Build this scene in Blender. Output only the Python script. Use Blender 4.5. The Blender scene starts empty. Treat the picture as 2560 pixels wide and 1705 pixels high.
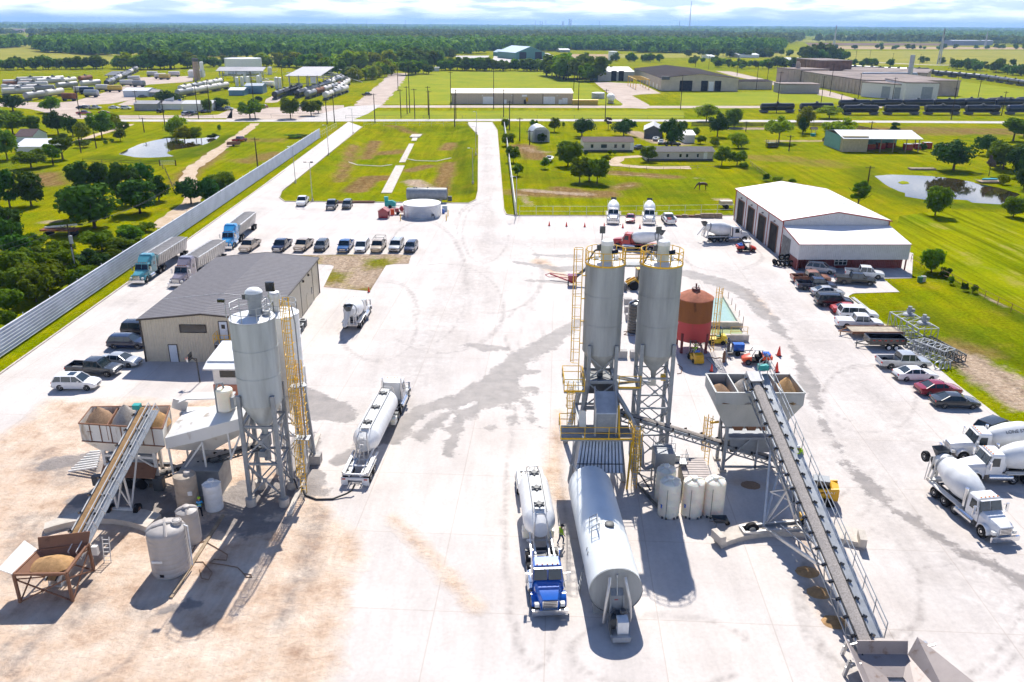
import bpy,bmesh,math,random
import numpy as np
from mathutils import Vector,Matrix
PI=math.pi;rad=math.radians
sc=bpy.context.scene;COL=sc.collection
random.seed(7);rng=np.random.default_rng(7)
# camera
FPX,CH,YH=2060.0,37.0,61.0
CX,CY=1280.0,852.5
PITCH=math.atan((CY-YH)/FPX)
RC=Matrix.Rotation(PI/2-PITCH,3,'X')@Matrix.Rotation(rad(0.34),3,'Z')
cam=bpy.data.cameras.new('camera');cam.sensor_width=36;cam.lens=36*FPX/2560
cam.clip_start=1;cam.clip_end=80000
co=bpy.data.objects.new('camera',cam);COL.objects.link(co)
co.matrix_world=Matrix.Translation((0,0,CH))@RC.to_4x4()
sc.camera=co
sc.view_settings.view_transform='Standard';sc.view_settings.look='None'
sc.view_settings.gamma=1;sc.view_settings.exposure=0.5
cy=sc.cycles
cy.max_bounces=5;cy.diffuse_bounces=2;cy.glossy_bounces=2;cy.transmission_bounces=3;cy.transparent_max_bounces=4
cy.volume_bounces=0;cy.adaptive_threshold=0.04;cy.use_denoising=True
cy.caustics_reflective=False;cy.caustics_refractive=False
# light: one sun ahead of the camera, a little to its right
SUN_EL,SUN_AZ=rad(47),rad(3.5)
sd=bpy.data.lights.new('sun','SUN');sd.energy=5.0;sd.angle=rad(0.5);sd.color=(1,.955,.88)
so=bpy.data.objects.new('sun',sd);COL.objects.link(so)
so.rotation_euler=Vector((-math.sin(SUN_AZ)*math.cos(SUN_EL),-math.cos(SUN_AZ)*math.cos(SUN_EL),-math.sin(SUN_EL))).to_track_quat('-Z','Y').to_euler()
W=bpy.data.worlds.new('World');sc.world=W;W.use_nodes=True
wn,wl=W.node_tree.nodes,W.node_tree.links
wn.clear()
def wnode(t,**k):
 n=wn.new(t)
 for a,b in k.items():setattr(n,a,b)
 return n
sky=wnode('ShaderNodeTexSky',sky_type='NISHITA',sun_disc=False,sun_elevation=SUN_EL,sun_rotation=SUN_AZ,altitude=50,air_density=1.0,dust_density=0.6,ozone_density=2.0)
tc=wnode('ShaderNodeTexCoord');mp=wnode('ShaderNodeMapping');mp.inputs['Scale'].default_value=(9,9,60)
nz=wnode('ShaderNodeTexNoise');nz.inputs['Scale'].default_value=1;nz.inputs['Detail'].default_value=7;nz.inputs['Roughness'].default_value=.55
cr=wnode('ShaderNodeValToRGB');cr.color_ramp.elements[0].position=.18;cr.color_ramp.elements[1].position=.44
nz2=wnode('ShaderNodeTexNoise');nz2.inputs['Scale'].default_value=1.7;nz2.inputs['Detail'].default_value=5
cr2=wnode('ShaderNodeValToRGB');cr2.color_ramp.elements[0].position=.40;cr2.color_ramp.elements[1].position=.58
cr2.color_ramp.elements[0].color=(9.0,10.4,14.0,1);cr2.color_ramp.elements[1].color=(21,21,21.3,1)
mx=wnode('ShaderNodeMix',data_type='RGBA')
bg=wnode('ShaderNodeBackground');bg.inputs['Strength'].default_value=0.075
wo=wnode('ShaderNodeOutputWorld')
wl.new(tc.outputs['Generated'],mp.inputs['Vector']);wl.new(mp.outputs[0],nz.inputs['Vector']);wl.new(mp.outputs[0],nz2.inputs['Vector'])
wl.new(nz.outputs['Fac'],cr.inputs['Fac']);wl.new(nz2.outputs['Fac'],cr2.inputs['Fac'])
sz=wnode('ShaderNodeSeparateXYZ');wl.new(tc.outputs['Generated'],sz.inputs[0]);el=wnode('ShaderNodeMapRange');el.inputs[1].default_value=.10;el.inputs[2].default_value=.30;el.inputs[3].default_value=1;el.inputs[4].default_value=0;wl.new(sz.outputs[2],el.inputs[0])
ml_=wnode('ShaderNodeMath',operation='MULTIPLY');wl.new(cr.outputs['Color'],ml_.inputs[0]);wl.new(el.outputs[0],ml_.inputs[1])
wl.new(ml_.outputs[0],mx.inputs['Factor']);tn=wnode('ShaderNodeMix',data_type='RGBA',blend_type='MULTIPLY');tn.inputs[0].default_value=1;tn.inputs[7].default_value=(.80,.96,1.25,1);wl.new(sky.outputs[0],tn.inputs[6]);wl.new(tn.outputs[2],mx.inputs[6]);wl.new(cr2.outputs['Color'],mx.inputs[7])
wl.new(mx.outputs[2],bg.inputs[0]);wl.new(bg.outputs[0],wo.inputs[0])
# photo point -> place on the ground (or on a plane, or at a distance)
def ray(x,y):return RC@Vector(((x-CX)/FPX,-(y-CY)/FPX,-1))
def P(x,y,z=0):
 d=ray(x,y);t=(z-CH)/d.z
 return Vector((d.x*t,d.y*t,z))
ZR=dict(D=(0,0,.91953),tl=(0,0,2.738),tc=(850,0,2.738),tr=(1700,0,2.738),ml=(0,550,2.738),mc=(850,550,2.738),mr=(1700,550,2.738),bl=(0,1000,2.2244),bc=(1250,1000,2.2244),br=(1700,1000,2.2244),tw=(1380,560,3.564))
def Q(k,x,y,z=0):
 a,b,s=ZR[k];return P(a+x/s,b+y/s,z)
def QY(k,x,y,Y):
 a,b,s=ZR[k];d=ray(a+x/s,b+y/s);t=Y/d.y
 return Vector((d.x*t,Y,CH+d.z*t))
def D(x,y,z=0):return Q('D',x,y,z)
# materials
MATS={}
def mat(name,col=(.5,.5,.5),rough=.6,metal=0,var=.12,vs=1.5,col2=None,spots=0,bump=0,bs=30,ribs=None,coat=0,emis=None,streak=0,sss=0):
 """procedural paint/metal/plastic: base colour broken up by noise, optional rust colour col2, ribs=(axis, pitch, depth)"""
 if name in MATS:return MATS[name]
 m=bpy.data.materials.new(name);m.use_nodes=True;n,l=m.node_tree.nodes,m.node_tree.links
 b=n['Principled BSDF'];b.inputs['Roughness'].default_value=rough;b.inputs['Metallic'].default_value=metal
 if rough>=.7:b.inputs['Specular IOR Level'].default_value=.15
 if sss:b.inputs['Subsurface Weight'].default_value=sss;b.inputs['Subsurface Radius'].default_value=(1,.8,.6);b.inputs['Subsurface Scale'].default_value=.8
 if coat:b.inputs['Coat Weight'].default_value=coat;b.inputs['Coat Roughness'].default_value=.08
 t=n.new('ShaderNodeTexCoord')
 z=n.new('ShaderNodeTexNoise');z.inputs['Scale'].default_value=vs;z.inputs['Detail'].default_value=6;z.inputs['Roughness'].default_value=.62
 src=t.outputs['Object']
 if streak:
  mp=n.new('ShaderNodeMapping');mp.inputs['Scale'].default_value=(1,1,1/streak);l.new(src,mp.inputs[0]);src=mp.outputs[0]
 l.new(src,z.inputs['Vector'])
 r=n.new('ShaderNodeValToRGB');e=r.color_ramp.elements
 c2=col2 or tuple(max(0,c*(1-2.2*var))for c in col)
 e[0].position=.3+spots*.14;e[1].position=.68-(spots*.12);e[0].color=(*c2,1);e[1].color=(*[min(1,c*(1+var*.5))for c in col],1)
 if col2:e.new(e[0].position+.1).color=(*col,1)
 l.new(z.outputs['Fac'],r.inputs['Fac']);l.new(r.outputs['Color'],b.inputs['Base Color'])
 h=None
 if ribs:
  ax,pitch,dep=ribs
  sx=n.new('ShaderNodeSeparateXYZ');l.new(t.outputs['Object'],sx.inputs[0])
  q=n.new('ShaderNodeMath');q.operation='MULTIPLY';q.inputs[1].default_value=2*PI/pitch;l.new(sx.outputs[ax],q.inputs[0])
  s=n.new('ShaderNodeMath');s.operation='SINE';l.new(q.outputs[0],s.inputs[0])
  k=n.new('ShaderNodeMath');k.operation='MULTIPLY';k.inputs[1].default_value=dep;l.new(s.outputs[0],k.inputs[0]);h=k.outputs[0]
  bp=n.new('ShaderNodeBump');bp.inputs['Distance'].default_value=1;bp.inputs['Strength'].default_value=1
  l.new(h,bp.inputs['Height']);l.new(bp.outputs[0],b.inputs['Normal'])
 elif bump:
  z2=n.new('ShaderNodeTexNoise');z2.inputs['Scale'].default_value=bs;z2.inputs['Detail'].default_value=4;l.new(t.outputs['Object'],z2.inputs['Vector'])
  bp=n.new('ShaderNodeBump');bp.inputs['Distance'].default_value=bump;l.new(z2.outputs['Fac'],bp.inputs['Height']);l.new(bp.outputs[0],b.inputs['Normal'])
 if emis:b.inputs['Emission Color'].default_value=(*emis[:3],1);b.inputs['Emission Strength'].default_value=emis[3]
 MATS[name]=m;return m
M=dict(white=mat('white_paint',(.8,.8,.79),.4,var=.06,coat=.2),dirty=mat('weathered_white_steel',(.72,.70,.66),.55,var=.1,vs=.9,col2=(.42,.34,.26),streak=4),cream=mat('cream_poly',(.90,.84,.70),.45,var=.04,sss=.7),poly=mat('dusty_poly',(.46,.42,.39),.55,var=.1,vs=.8,streak=3),tan_poly=mat('tan_poly',(.48,.39,.30),.6,var=.12),silo=mat('silo_grey',(.36,.375,.38),.55,var=.16,vs=.9,streak=7),silo2=mat('silo_grey_old',(.47,.505,.51),.55,var=.17,vs=.9,streak=8),steel=mat('galvanised_steel',(.42,.44,.46),.45,.35,var=.12),gsteel=mat('grey_painted_steel',(.30,.32,.34),.5,var=.12),dsteel=mat('dark_steel',(.09,.095,.10),.55,var=.2),chrome=mat('bright_metal',(.75,.76,.78),.18,.9,var=.05),alum=mat('mill_aluminium',(.62,.61,.60),.38,.6,var=.1),yellow=mat('safety_yellow',(.80,.46,.01),.45,var=.08),cat=mat('machine_yellow',(.78,.42,.02),.4,var=.06),black=mat('black_rubber',(.018,.018,.02),.7,var=.2),bpaint=mat('black_paint',(.012,.013,.018),.22,var=.1,coat=.5),glass=mat('dark_glass',(.02,.035,.045),.06,var=.2,coat=.4),red=mat('red_paint',(.45,.02,.02),.35,var=.08,coat=.3),rust=mat('rust',(.30,.10,.04),.8,var=.3,vs=2),rusty=mat('rusty_steel',(.23,.12,.075),.75,var=.3,vs=1.6,col2=(.10,.05,.035)),conc=mat('cast_concrete',(.60,.54,.47),.85,var=.12,vs=1.2,bump=.01),darkconc=mat('concrete_block',(.48,.45,.42),.85,var=.12),sandp=mat('sand_pile',(.50,.30,.14),.95,var=.15,vs=3,bump=.05,bs=18),gravp=mat('grey_gravel_pile',(.46,.41,.37),.95,var=.25,vs=14,bump=.06,bs=22),brownp=mat('brown_gravel_pile',(.42,.27,.17),.95,var=.25,vs=14,bump=.06,bs=22),belt=mat('belt_rubber',(.03,.03,.032),.6,var=.2),blue=mat('truck_blue',(.015,.13,.55),.22,var=.06,coat=.6),lblue=mat('light_blue_paint',(.03,.30,.62),.25,var=.06,coat=.5),teal=mat('teal_truck_paint',(.08,.30,.36),.25,var=.06,coat=.5),grape=mat('grey_violet_paint',(.25,.22,.26),.25,var=.06,coat=.5),lamp=mat('lamp_lens',(.8,.8,.75),.1,var=.03,coat=.6),rlamp=mat('red_lens',(.5,.01,.01),.15,var=.03,coat=.5),amber=mat('amber_lens',(.8,.25,.01),.2,var=.03),orange=mat('orange_paint',(.75,.10,.01),.35,var=.08),wood=mat('weathered_wood',(.38,.29,.20),.8,var=.2),pole=mat('creosote_wood',(.075,.055,.04),.85,var=.25,vs=3,streak=8),hivis=mat('hi_vis_cloth',(.45,.75,.03),.8,var=.08),denim=mat('denim',(.05,.10,.22),.85,var=.15),skin=mat('skin',(.36,.19,.12),.55,var=.06),dark=mat('dark_cloth',(.02,.02,.025),.85,var=.1),water=mat('pool_water',(.40,.55,.46),.08,var=.05),green=mat('green_paint',(.02,.16,.07),.4,var=.1),tealm=mat('teal_machine',(.01,.36,.33),.4,var=.1),lightblue=mat('pale_blue_poly',(.45,.55,.62),.5,var=.06),rim=mat('alloy_rim',(.5,.5,.5),.3,.7,var=.1),silver=mat('silver_paint',(.50,.51,.52),.25,.3,var=.04,coat=.5),navy=mat('navy_paint',(.012,.02,.055),.18,var=.06,coat=.6),dgrey=mat('charcoal_paint',(.045,.05,.058),.22,var=.06,coat=.5),beigep=mat('champagne_paint',(.45,.36,.27),.28,.1,var=.06,coat=.4),maroon=mat('dark_red_paint',(.30,.015,.03),.2,var=.05,coat=.6),copper=mat('copper_brown_paint',(.33,.13,.07),.3,.1,var=.06,coat=.4),pblue=mat('pickup_blue',(.02,.10,.28),.22,var=.06,coat=.5),carwhite=mat('car_white',(.82,.82,.82),.2,var=.03,coat=.5),beige=mat('beige_cladding',(.60,.53,.40),.55,var=.05,ribs=(0,.3,.018)),beigey=mat('beige_cladding_side',(.60,.53,.40),.55,var=.05,ribs=(1,.3,.018)),roofg=mat('grey_metal_roof',(.155,.148,.16),.72,0,var=.08,ribs=(1,.6,.03)),bronze=mat('dark_trim',(.05,.04,.035),.5,var=.1),wroof=mat('white_metal_roof',(.84,.83,.83),.4,var=.04,ribs=(1,.6,.02)),lgcl=mat('light_grey_cladding',(.58,.57,.58),.5,var=.05,ribs=(0,.3,.02)),lgcly=mat('light_grey_cladding_side',(.58,.57,.58),.5,var=.05,ribs=(1,.3,.02)),redcl=mat('dark_red_cladding',(.20,.035,.035),.5,var=.1,ribs=(0,.3,.02)),redtrim=mat('red_trim',(.35,.05,.03),.5,var=.1),tarp=mat('grey_tarp',(.17,.165,.17),.7,var=.12))
# mesh builder
class MB:
 def __init__(s):s.v=[];s.f=[];s.mi=[];s.k=0
 def add(s,vs,fs):
  o=len(s.v);s.v+=[tuple(v)for v in vs];s.f+=[tuple(i+o for i in f)for f in fs];s.mi+=[s.k]*len(fs);return s
 def mat(s,k):s.k=k;return s
 def box(s,x0,x1,y0,y1,z0,z1):
  return s.add([(x,y,z)for x in(x0,x1)for y in(y0,y1)for z in(z0,z1)],[(0,1,3,2),(4,6,7,5),(0,4,5,1),(2,3,7,6),(0,2,6,4),(1,5,7,3)])
 def cbox(s,c,d):return s.box(c[0]-d[0]/2,c[0]+d[0]/2,c[1]-d[1]/2,c[1]+d[1]/2,c[2]-d[2]/2,c[2]+d[2]/2)
 def hexa(s,a,b):
  return s.add(list(a)+list(b),[(3,2,1,0),(4,5,6,7)]+[(i,(i+1)%4,4+(i+1)%4,4+i)for i in range(4)])
 def bar(s,p,q,w,h=None,up=(0,0,1)):
  p,q=Vector(p),Vector(q);d=(q-p).normalized();u=Vector(up)
  if abs(d.dot(u))>.97:u=Vector((0,1,0))
  a=d.cross(u).normalized()*w/2;b=a.cross(d).normalized()*(h or w)/2
  return s.hexa([p-a-b,p+a-b,p+a+b,p-a+b],[q-a-b,q+a-b,q+a+b,q-a+b])
 def loft(s,loops,cap=True,close=True):
  n=len(loops[0]);vs=[v for L in loops for v in L];fs=[]
  for i in range(len(loops)-1):
   for j in range(n if close else n-1):
    k=(j+1)%n;fs.append((i*n+j,i*n+k,(i+1)*n+k,(i+1)*n+j))
  if cap:fs+=[tuple(range(n))[::-1],tuple(range((len(loops)-1)*n,len(loops)*n))]
  return s.add(vs,fs)
 def lathe(s,prof,o=(0,0,0),ax=(0,0,1),n=24,cap=True):
  o=Vector(o);ax=Vector(ax).normalized();u=ax.orthogonal().normalized()
  if abs(ax.z)>.99:u=Vector((1,0,0))
  w=ax.cross(u)
  L=[[o+ax*h+(u*math.cos(2*PI*i/n)+w*math.sin(2*PI*i/n))*max(r,1e-4)for i in range(n)]for r,h in prof]
  return s.loft(L,cap)
 def cyl(s,p,q,r,r2=None,n=14,cap=True):
  p,q=Vector(p),Vector(q);return s.lathe([(r,0),(r if r2 is None else r2,(q-p).length)],p,q-p,n,cap)
 def tube(s,pts,r,n=6,closed=False):
  pts=[Vector(p)for p in pts]
  if closed:pts=pts+[pts[0]]
  L=[];pu=None
  for i,p in enumerate(pts):
   d=((pts[min(i+1,len(pts)-1)]-pts[max(i-1,0)])).normalized()
   if closed and i in(0,len(pts)-1):d=(pts[1]-pts[-2]).normalized()
   u=(pu-d*pu.dot(d)).normalized()if pu and(pu-d*pu.dot(d)).length>1e-4 else d.orthogonal().normalized()
   pu=u;w=d.cross(u);L.append([p+(u*math.cos(2*PI*j/n)+w*math.sin(2*PI*j/n))*r for j in range(n)])
  return s.loft(L)
 def prism(s,poly,ax,a,b):
  def at(p,t):return(t,p[0],p[1])if ax==0 else(p[0],t,p[1])if ax==1 else(p[0],p[1],t)
  return s.loft([[at(p,a)for p in poly],[at(p,b)for p in poly]])
 def quad(s,*p):return s.add(p,[tuple(range(len(p)))])
 def heap(s,cx,cy,z,rx,ry,h,n=20,rings=6,seed=0,zb=None):
  r=random.Random(seed);L=[]
  for i in range(rings+1):
   t=i/rings;L.append([(cx+rx*t*math.cos(2*PI*j/n)*(1+r.uniform(-.05,.05)),cy+ry*t*math.sin(2*PI*j/n)*(1+r.uniform(-.05,.05)),z+h*(1-t**1.25)+r.uniform(-.03,.03)*h)for j in range(n)])
  return s.loft(L[::-1])
 def build(s,name,m,parent=None,smooth=35,loc=None,rot=None):
  me=bpy.data.meshes.new(name);me.from_pydata(s.v,[],s.f)
  for x in(m if isinstance(m,(list,tuple))else[m]):me.materials.append(M[x]if isinstance(x,str)else x)
  if any(s.mi):me.polygons.foreach_set('material_index',s.mi)
  bm=bmesh.new();bm.from_mesh(me);bmesh.ops.recalc_face_normals(bm,faces=bm.faces);bm.to_mesh(me);bm.free()
  if smooth:me.shade_smooth();me.set_sharp_from_angle(angle=rad(smooth))
  o=bpy.data.objects.new(name,me);COL.objects.link(o)
  if parent:o.parent=parent
  if loc is not None:o.location=loc
  if rot is not None:o.rotation_euler=rot if hasattr(rot,'__len__')else(0,0,rot)
  return o
def tag(o,label,cat,group=None,kind=None):
 if label:o['label']=label
 if cat:o['category']=cat
 if group:o['group']=group
 if kind:o['kind']=kind
 return o
def thing(name,label,cat,loc=(0,0,0),rz=0,group=None):
 o=bpy.data.objects.new(name,None);COL.objects.link(o);o.location=loc;o.rotation_euler=(0,0,rz)
 return tag(o,label,cat,group)
def one(name,mb,m,label,cat,loc=None,rz=None,group=None,smooth=35):
 return tag(mb.build(name,m,None,smooth,loc,rz),label,cat,group)
KIDS={}
def kids(o):
 if o.name not in KIDS:KIDS[o.name]=[c for c in bpy.data.objects if c.parent is o]
 return KIDS[o.name]
def copy_tree(o,loc=None,rz=None,label=None,parent=None,scale=None,group=None,paint=None):
 c=o.copy();COL.objects.link(c);c.parent=parent
 if loc is not None:c.location=loc
 if rz is not None:c.rotation_euler=(0,0,rz)
 if label:c['label']=label
 if group:c['group']=group
 if scale is not None:c.scale=scale if hasattr(scale,'__len__')else(scale,)*3
 if paint and c.type=='MESH' and c.material_slots and c.material_slots[0].material.name==paint[0]:
  c.material_slots[0].link='OBJECT';c.material_slots[0].material=paint[1]
 for k in kids(o):copy_tree(k,parent=c,paint=paint)
 return c
def arc(cx,cy,r,a0,a1,n,z=0):return[(cx+r*math.cos(a0+(a1-a0)*i/n),cy+r*math.sin(a0+(a1-a0)*i/n),z)for i in range(n+1)]
def rail(mb,pts,h=1.05,r=.03,gap=1.5,closed=False):
 pts=[Vector(p)for p in pts];P2=pts+[pts[0]]if closed else pts
 for k in(h,h*.52):
  mb.tube([p+Vector((0,0,k))for p in pts],r,5,closed)
 for a,b in zip(P2,P2[1:]):
  n=max(1,round((b-a).length/gap))
  for i in range(n):q=a.lerp(b,i/n);mb.bar(q,q+Vector((0,0,h)),r*1.8)
 mb.bar(P2[-1],P2[-1]+Vector((0,0,h)),r*1.8)
def caged_ladder(p,h,ang,parent,m='yellow',cage0=2.2,r=.36,step=1.0,name='ladder'):
 """vertical ladder from p up h; ang = direction it faces away from the wall"""
 p=Vector(p);d=Vector((math.cos(ang),math.sin(ang),0));s=Vector((-d.y,d.x,0));b=MB()
 for k in(-.22,.22):b.bar(p+s*k,p+s*k+Vector((0,0,h)),.06)
 z=.3
 while z<h:b.bar(p-s*.22+Vector((0,0,z)),p+s*.22+Vector((0,0,z)),.03);z+=.33
 o=b.build(name,m,parent);
 if h>cage0+.5:
  b=MB();z=cage0
  while z<=h+.01:
   b.tube([p+d*(r+r*math.sin(a)*1.0)*(1 if 0<i<8 else 0)+s*(r*math.cos(a))+Vector((0,0,z))for i,a in enumerate([PI*j/8 for j in range(9)])],.028,4);z+=step
  for j in(1,3,4,5,7):
   a=PI*j/8;q=p+d*(r+r*math.sin(a))+s*(r*math.cos(a));b.bar(q+Vector((0,0,cage0)),q+Vector((0,0,h)),.045)
  b.build('cage',m,o)
 return o
def lattice(mb,a0,b0,a1,b1,n,w=.07):
 a0,b0,a1,b1=map(Vector,(a0,b0,a1,b1))
 for i in range(n):
  p,q=a0.lerp(a1,i/n),a0.lerp(a1,(i+1)/n);r_,t=b0.lerp(b1,i/n),b0.lerp(b1,(i+1)/n)
  mb.bar(p,t,w);mb.bar(r_,q,w);mb.bar(q,t,w*1.2)
  # flat sheets of ground cut to an outline
def sdf(px,py,poly):
 poly=np.asarray([(p[0],p[1])for p in poly],float);d=np.full(px.shape,1e18);ins=np.zeros(px.shape,bool);nx=np.zeros(px.shape);ny=np.zeros(px.shape)
 for(ax,ay),(bx,by)in zip(poly,np.roll(poly,-1,0)):
  ex,ey=bx-ax,by-ay;L=ex*ex+ey*ey+1e-12
  t=np.clip(((px-ax)*ex+(py-ay)*ey)/L,0,1);qx,qy=ax+t*ex,ay+t*ey
  dd=(px-qx)**2+(py-qy)**2;k=dd<d;d=np.where(k,dd,d);nx=np.where(k,qx,nx);ny=np.where(k,qy,ny)
  c=((ay>py)!=(by>py))&(px<ex*(py-ay)/(ey if abs(ey)>1e-12 else 1e-12)+ax);ins^=c
 d=np.sqrt(d);return np.where(ins,d,-d),nx,ny
def seg_dist(px,py,pts,widths=None):
 d=np.full(px.shape,1e9)
 for i in range(len(pts)-1):
  (ax,ay),(bx,by)=pts[i][:2],pts[i+1][:2];ex,ey=bx-ax,by-ay;L=ex*ex+ey*ey+1e-9
  t=np.clip(((px-ax)*ex+(py-ay)*ey)/L,0,1)
  w=0 if widths is None else widths[i]+(widths[i+1]-widths[i])*t
  d=np.minimum(d,np.hypot(px-ax-t*ex,py-ay-t*ey)-w)
 return d
def grid_mesh(name,X,Y,keep,Zf,m,attrs=None):
 """X, Y: 2-D vertex arrays; keep: cell mask"""
 ny,nx=X.shape;idx=np.arange(nx*ny).reshape(ny,nx)
 q=np.stack([idx[:-1,:-1],idx[:-1,1:],idx[1:,1:],idx[1:,:-1]],-1)[keep]
 used=np.unique(q);re=np.full(nx*ny,-1);re[used]=np.arange(len(used));q=re[q]
 v=np.stack([X.ravel()[used],Y.ravel()[used],Zf.ravel()[used]],-1)
 me=bpy.data.meshes.new(name);me.from_pydata(v.tolist(),[],q.tolist())
 if attrs is not None:
  a=me.color_attributes.new('mask','FLOAT_COLOR','POINT');c=np.ones((len(used),4),np.float32)
  for i,k in enumerate(attrs):c[:,i]=k.ravel()[used]
  a.data.foreach_set('color',c.ravel())
 me.materials.append(m);me.shade_smooth();o=bpy.data.objects.new(name,me);COL.objects.link(o);return o
def sheet(name,poly,z,step,m,attrs=None,kind='structure',hf=None):
 xs=[p[0]for p in poly];ys=[p[1]for p in poly]
 gx=np.arange(min(xs)-step,max(xs)+step*1.5,step);gy=np.arange(min(ys)-step,max(ys)+step*1.5,step)
 X,Y=np.meshgrid(gx,gy);d,qx,qy=sdf(X,Y,poly);ins=d>0
 keep=ins[:-1,:-1]|ins[1:,:-1]|ins[:-1,1:]|ins[1:,1:]
 X=np.where(ins,X,qx);Y=np.where(ins,Y,qy)
 o=grid_mesh(name,X,Y,keep,(np.full(X.shape,z)if hf is None else hf(X,Y)+z),m,attrs(X,Y)if attrs else None)
 if kind:o['kind']=kind
 return o
def ribbon(name,pts,w,z,m,jit=0,kind='structure',step=4):
 out=[]
 for a,b in zip(pts,pts[1:]):
  a,b=Vector(a[:2]),Vector(b[:2]);n=max(1,int((b-a).length/step));out+=[a.lerp(b,i/n)for i in range(n)]
 out.append(Vector(pts[-1][:2]));r=random.Random(3);L=[]
 for i,p in enumerate(out):
  d=(out[min(i+1,len(out)-1)]-out[max(i-1,0)]).normalized();s=Vector((-d.y,d.x))
  a=w/2+r.uniform(-jit,jit);b2=w/2+r.uniform(-jit,jit);L.append([(*(p+s*a),z),(*(p-s*b2),z)])
 b=MB();b.loft(L,False,False);o=b.build(name,m,None,0)
 if kind:o['kind']=kind
 return o
 # ground materials
def nodemat(name):
 m=bpy.data.materials.new(name);m.use_nodes=True;return m,m.node_tree.nodes,m.node_tree.links,m.node_tree.nodes['Principled BSDF']
class NT:
 def __init__(s,n,l):s.n,s.l=n,l;s.t=n.new('ShaderNodeTexCoord').outputs['Object']
 def noise(s,sc_,det=5,rough=.6,vec=None,stretch=None):
  z=s.n.new('ShaderNodeTexNoise');z.inputs['Scale'].default_value=sc_;z.inputs['Detail'].default_value=det;z.inputs['Roughness'].default_value=rough
  v=vec or s.t
  if stretch:
   mp=s.n.new('ShaderNodeMapping');mp.inputs['Scale'].default_value=stretch[0];mp.inputs['Rotation'].default_value=(0,0,rad(stretch[1]));s.l.new(v,mp.inputs[0]);v=mp.outputs[0]
  s.l.new(v,z.inputs['Vector']);return z.outputs['Fac']
 def ramp(s,f,*st):
  r=s.n.new('ShaderNodeValToRGB');e=r.color_ramp.elements
  while len(e)<len(st):e.new(.5)
  for q,(p,c)in zip(e,st):q.position=p;q.color=(*(c if hasattr(c,'__len__')else(c,)*3),1)
  s.l.new(f,r.inputs['Fac']);return r.outputs['Color']
 def mix(s,f,a,b,mode='MIX'):
  m=s.n.new('ShaderNodeMix');m.data_type='RGBA';m.blend_type=mode
  for k,x in((0,f),(6,a),(7,b)):
   if hasattr(x,'is_linked'):s.l.new(x,m.inputs[k])
   else:m.inputs[k].default_value=x if not hasattr(x,'__len__')else(*x,1)
  return m.outputs[2]
 def math(s,op,a,b=0,c=0):
  m=s.n.new('ShaderNodeMath');m.operation=op
  for k,x in enumerate((a,b,c)):
   if hasattr(x,'is_linked'):s.l.new(x,m.inputs[k])
   else:m.inputs[k].default_value=x
  return m.outputs[0]
 def chan(s):
  a=s.n.new('ShaderNodeAttribute');a.attribute_name='mask';q=s.n.new('ShaderNodeSeparateColor');s.l.new(a.outputs['Color'],q.inputs[0]);return q.outputs
 def bump(s,h,d,b):
  p=s.n.new('ShaderNodeBump');p.inputs['Distance'].default_value=d;s.l.new(h,p.inputs['Height']);s.l.new(p.outputs[0],b.inputs['Normal'])
m,n,l,b=nodemat('grass_ground');T=NT(n,l);ch=T.chan()
big=T.noise(.018,5);mid=T.noise(.16,6,.65);fine=T.noise(2.2,4,.7)
gcol=T.ramp(T.math('MULTIPLY_ADD',mid,.55,T.math('MULTIPLY',big,.45)),(.28,(.085,.145,.001)),(.43,(.20,.245,.001)),(.58,(.31,.295,.001)),(.78,(.40,.29,.012)))
gcol=T.mix(T.math('MULTIPLY',ch[2],.65),gcol,(.035,.085,.006))
dry=T.ramp(T.math('ADD',ch[0],T.math('MULTIPLY_ADD',mid,1.2,-.95)),(.0,0),(.55,1))
gcol=T.mix(dry,gcol,T.ramp(T.noise(.9,5),(.3,(.20,.10,.03)),(.7,(.34,.24,.10))))
soil=T.ramp(T.math('ADD',ch[1],T.math('MULTIPLY_ADD',T.noise(.5,6,.7),1.3,-.95)),(.05,0),(.5,1))
gcol=T.mix(soil,gcol,T.ramp(T.noise(1.3,6),(.3,(.38,.27,.18)),(.7,(.56,.44,.33))))
gcol=T.mix(.6,gcol,T.ramp(fine,(.32,.30),(.66,1.3)),'MULTIPLY');gcol=T.mix(.5,gcol,T.ramp(T.noise(.55,4,.6,stretch=((1,.06,1),62)),(.36,.62),(.6,1.15)),'MULTIPLY')
l.new(gcol,b.inputs['Base Color']);b.inputs['Roughness'].default_value=1;b.inputs['Specular IOR Level'].default_value=0;T.bump(T.math('ADD',fine,mid),.35,b);M['grass']=m
m,n,l,b=nodemat('yard_concrete');T=NT(n,l);ch=T.chan()
c0=T.ramp(T.noise(.12,6,.65),(.3,(.57,.51,.465)),(.7,(.70,.645,.60)))
c0=T.mix(.35,c0,T.ramp(T.noise(3.5,5,.7),(.3,.72),(.7,1.1)),'MULTIPLY')
c0=T.mix(.35,c0,T.ramp(T.noise(.5,6,.7,stretch=((1,.12,1),22)),(.35,.7),(.62,1.06)),'MULTIPLY')
bk=n.new('ShaderNodeTexBrick');bk.offset=.0;bk.inputs['Scale'].default_value=1;bk.inputs['Brick Width'].default_value=7.5;bk.inputs['Row Height'].default_value=9.0;bk.inputs['Mortar Size'].default_value=.045;bk.inputs['Mortar Smooth'].default_value=.4
bk.inputs['Color1'].default_value=(1,1,1,1);bk.inputs['Color2'].default_value=(.93,.935,.95,1);bk.inputs['Mortar'].default_value=(.78,.74,.71,1)
mp=n.new('ShaderNodeMapping');mp.inputs['Rotation'].default_value=(0,0,rad(3));l.new(T.t,mp.inputs[0]);l.new(mp.outputs[0],bk.inputs['Vector'])
c0=T.mix(.8,c0,bk.outputs['Color'],'MULTIPLY')
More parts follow.
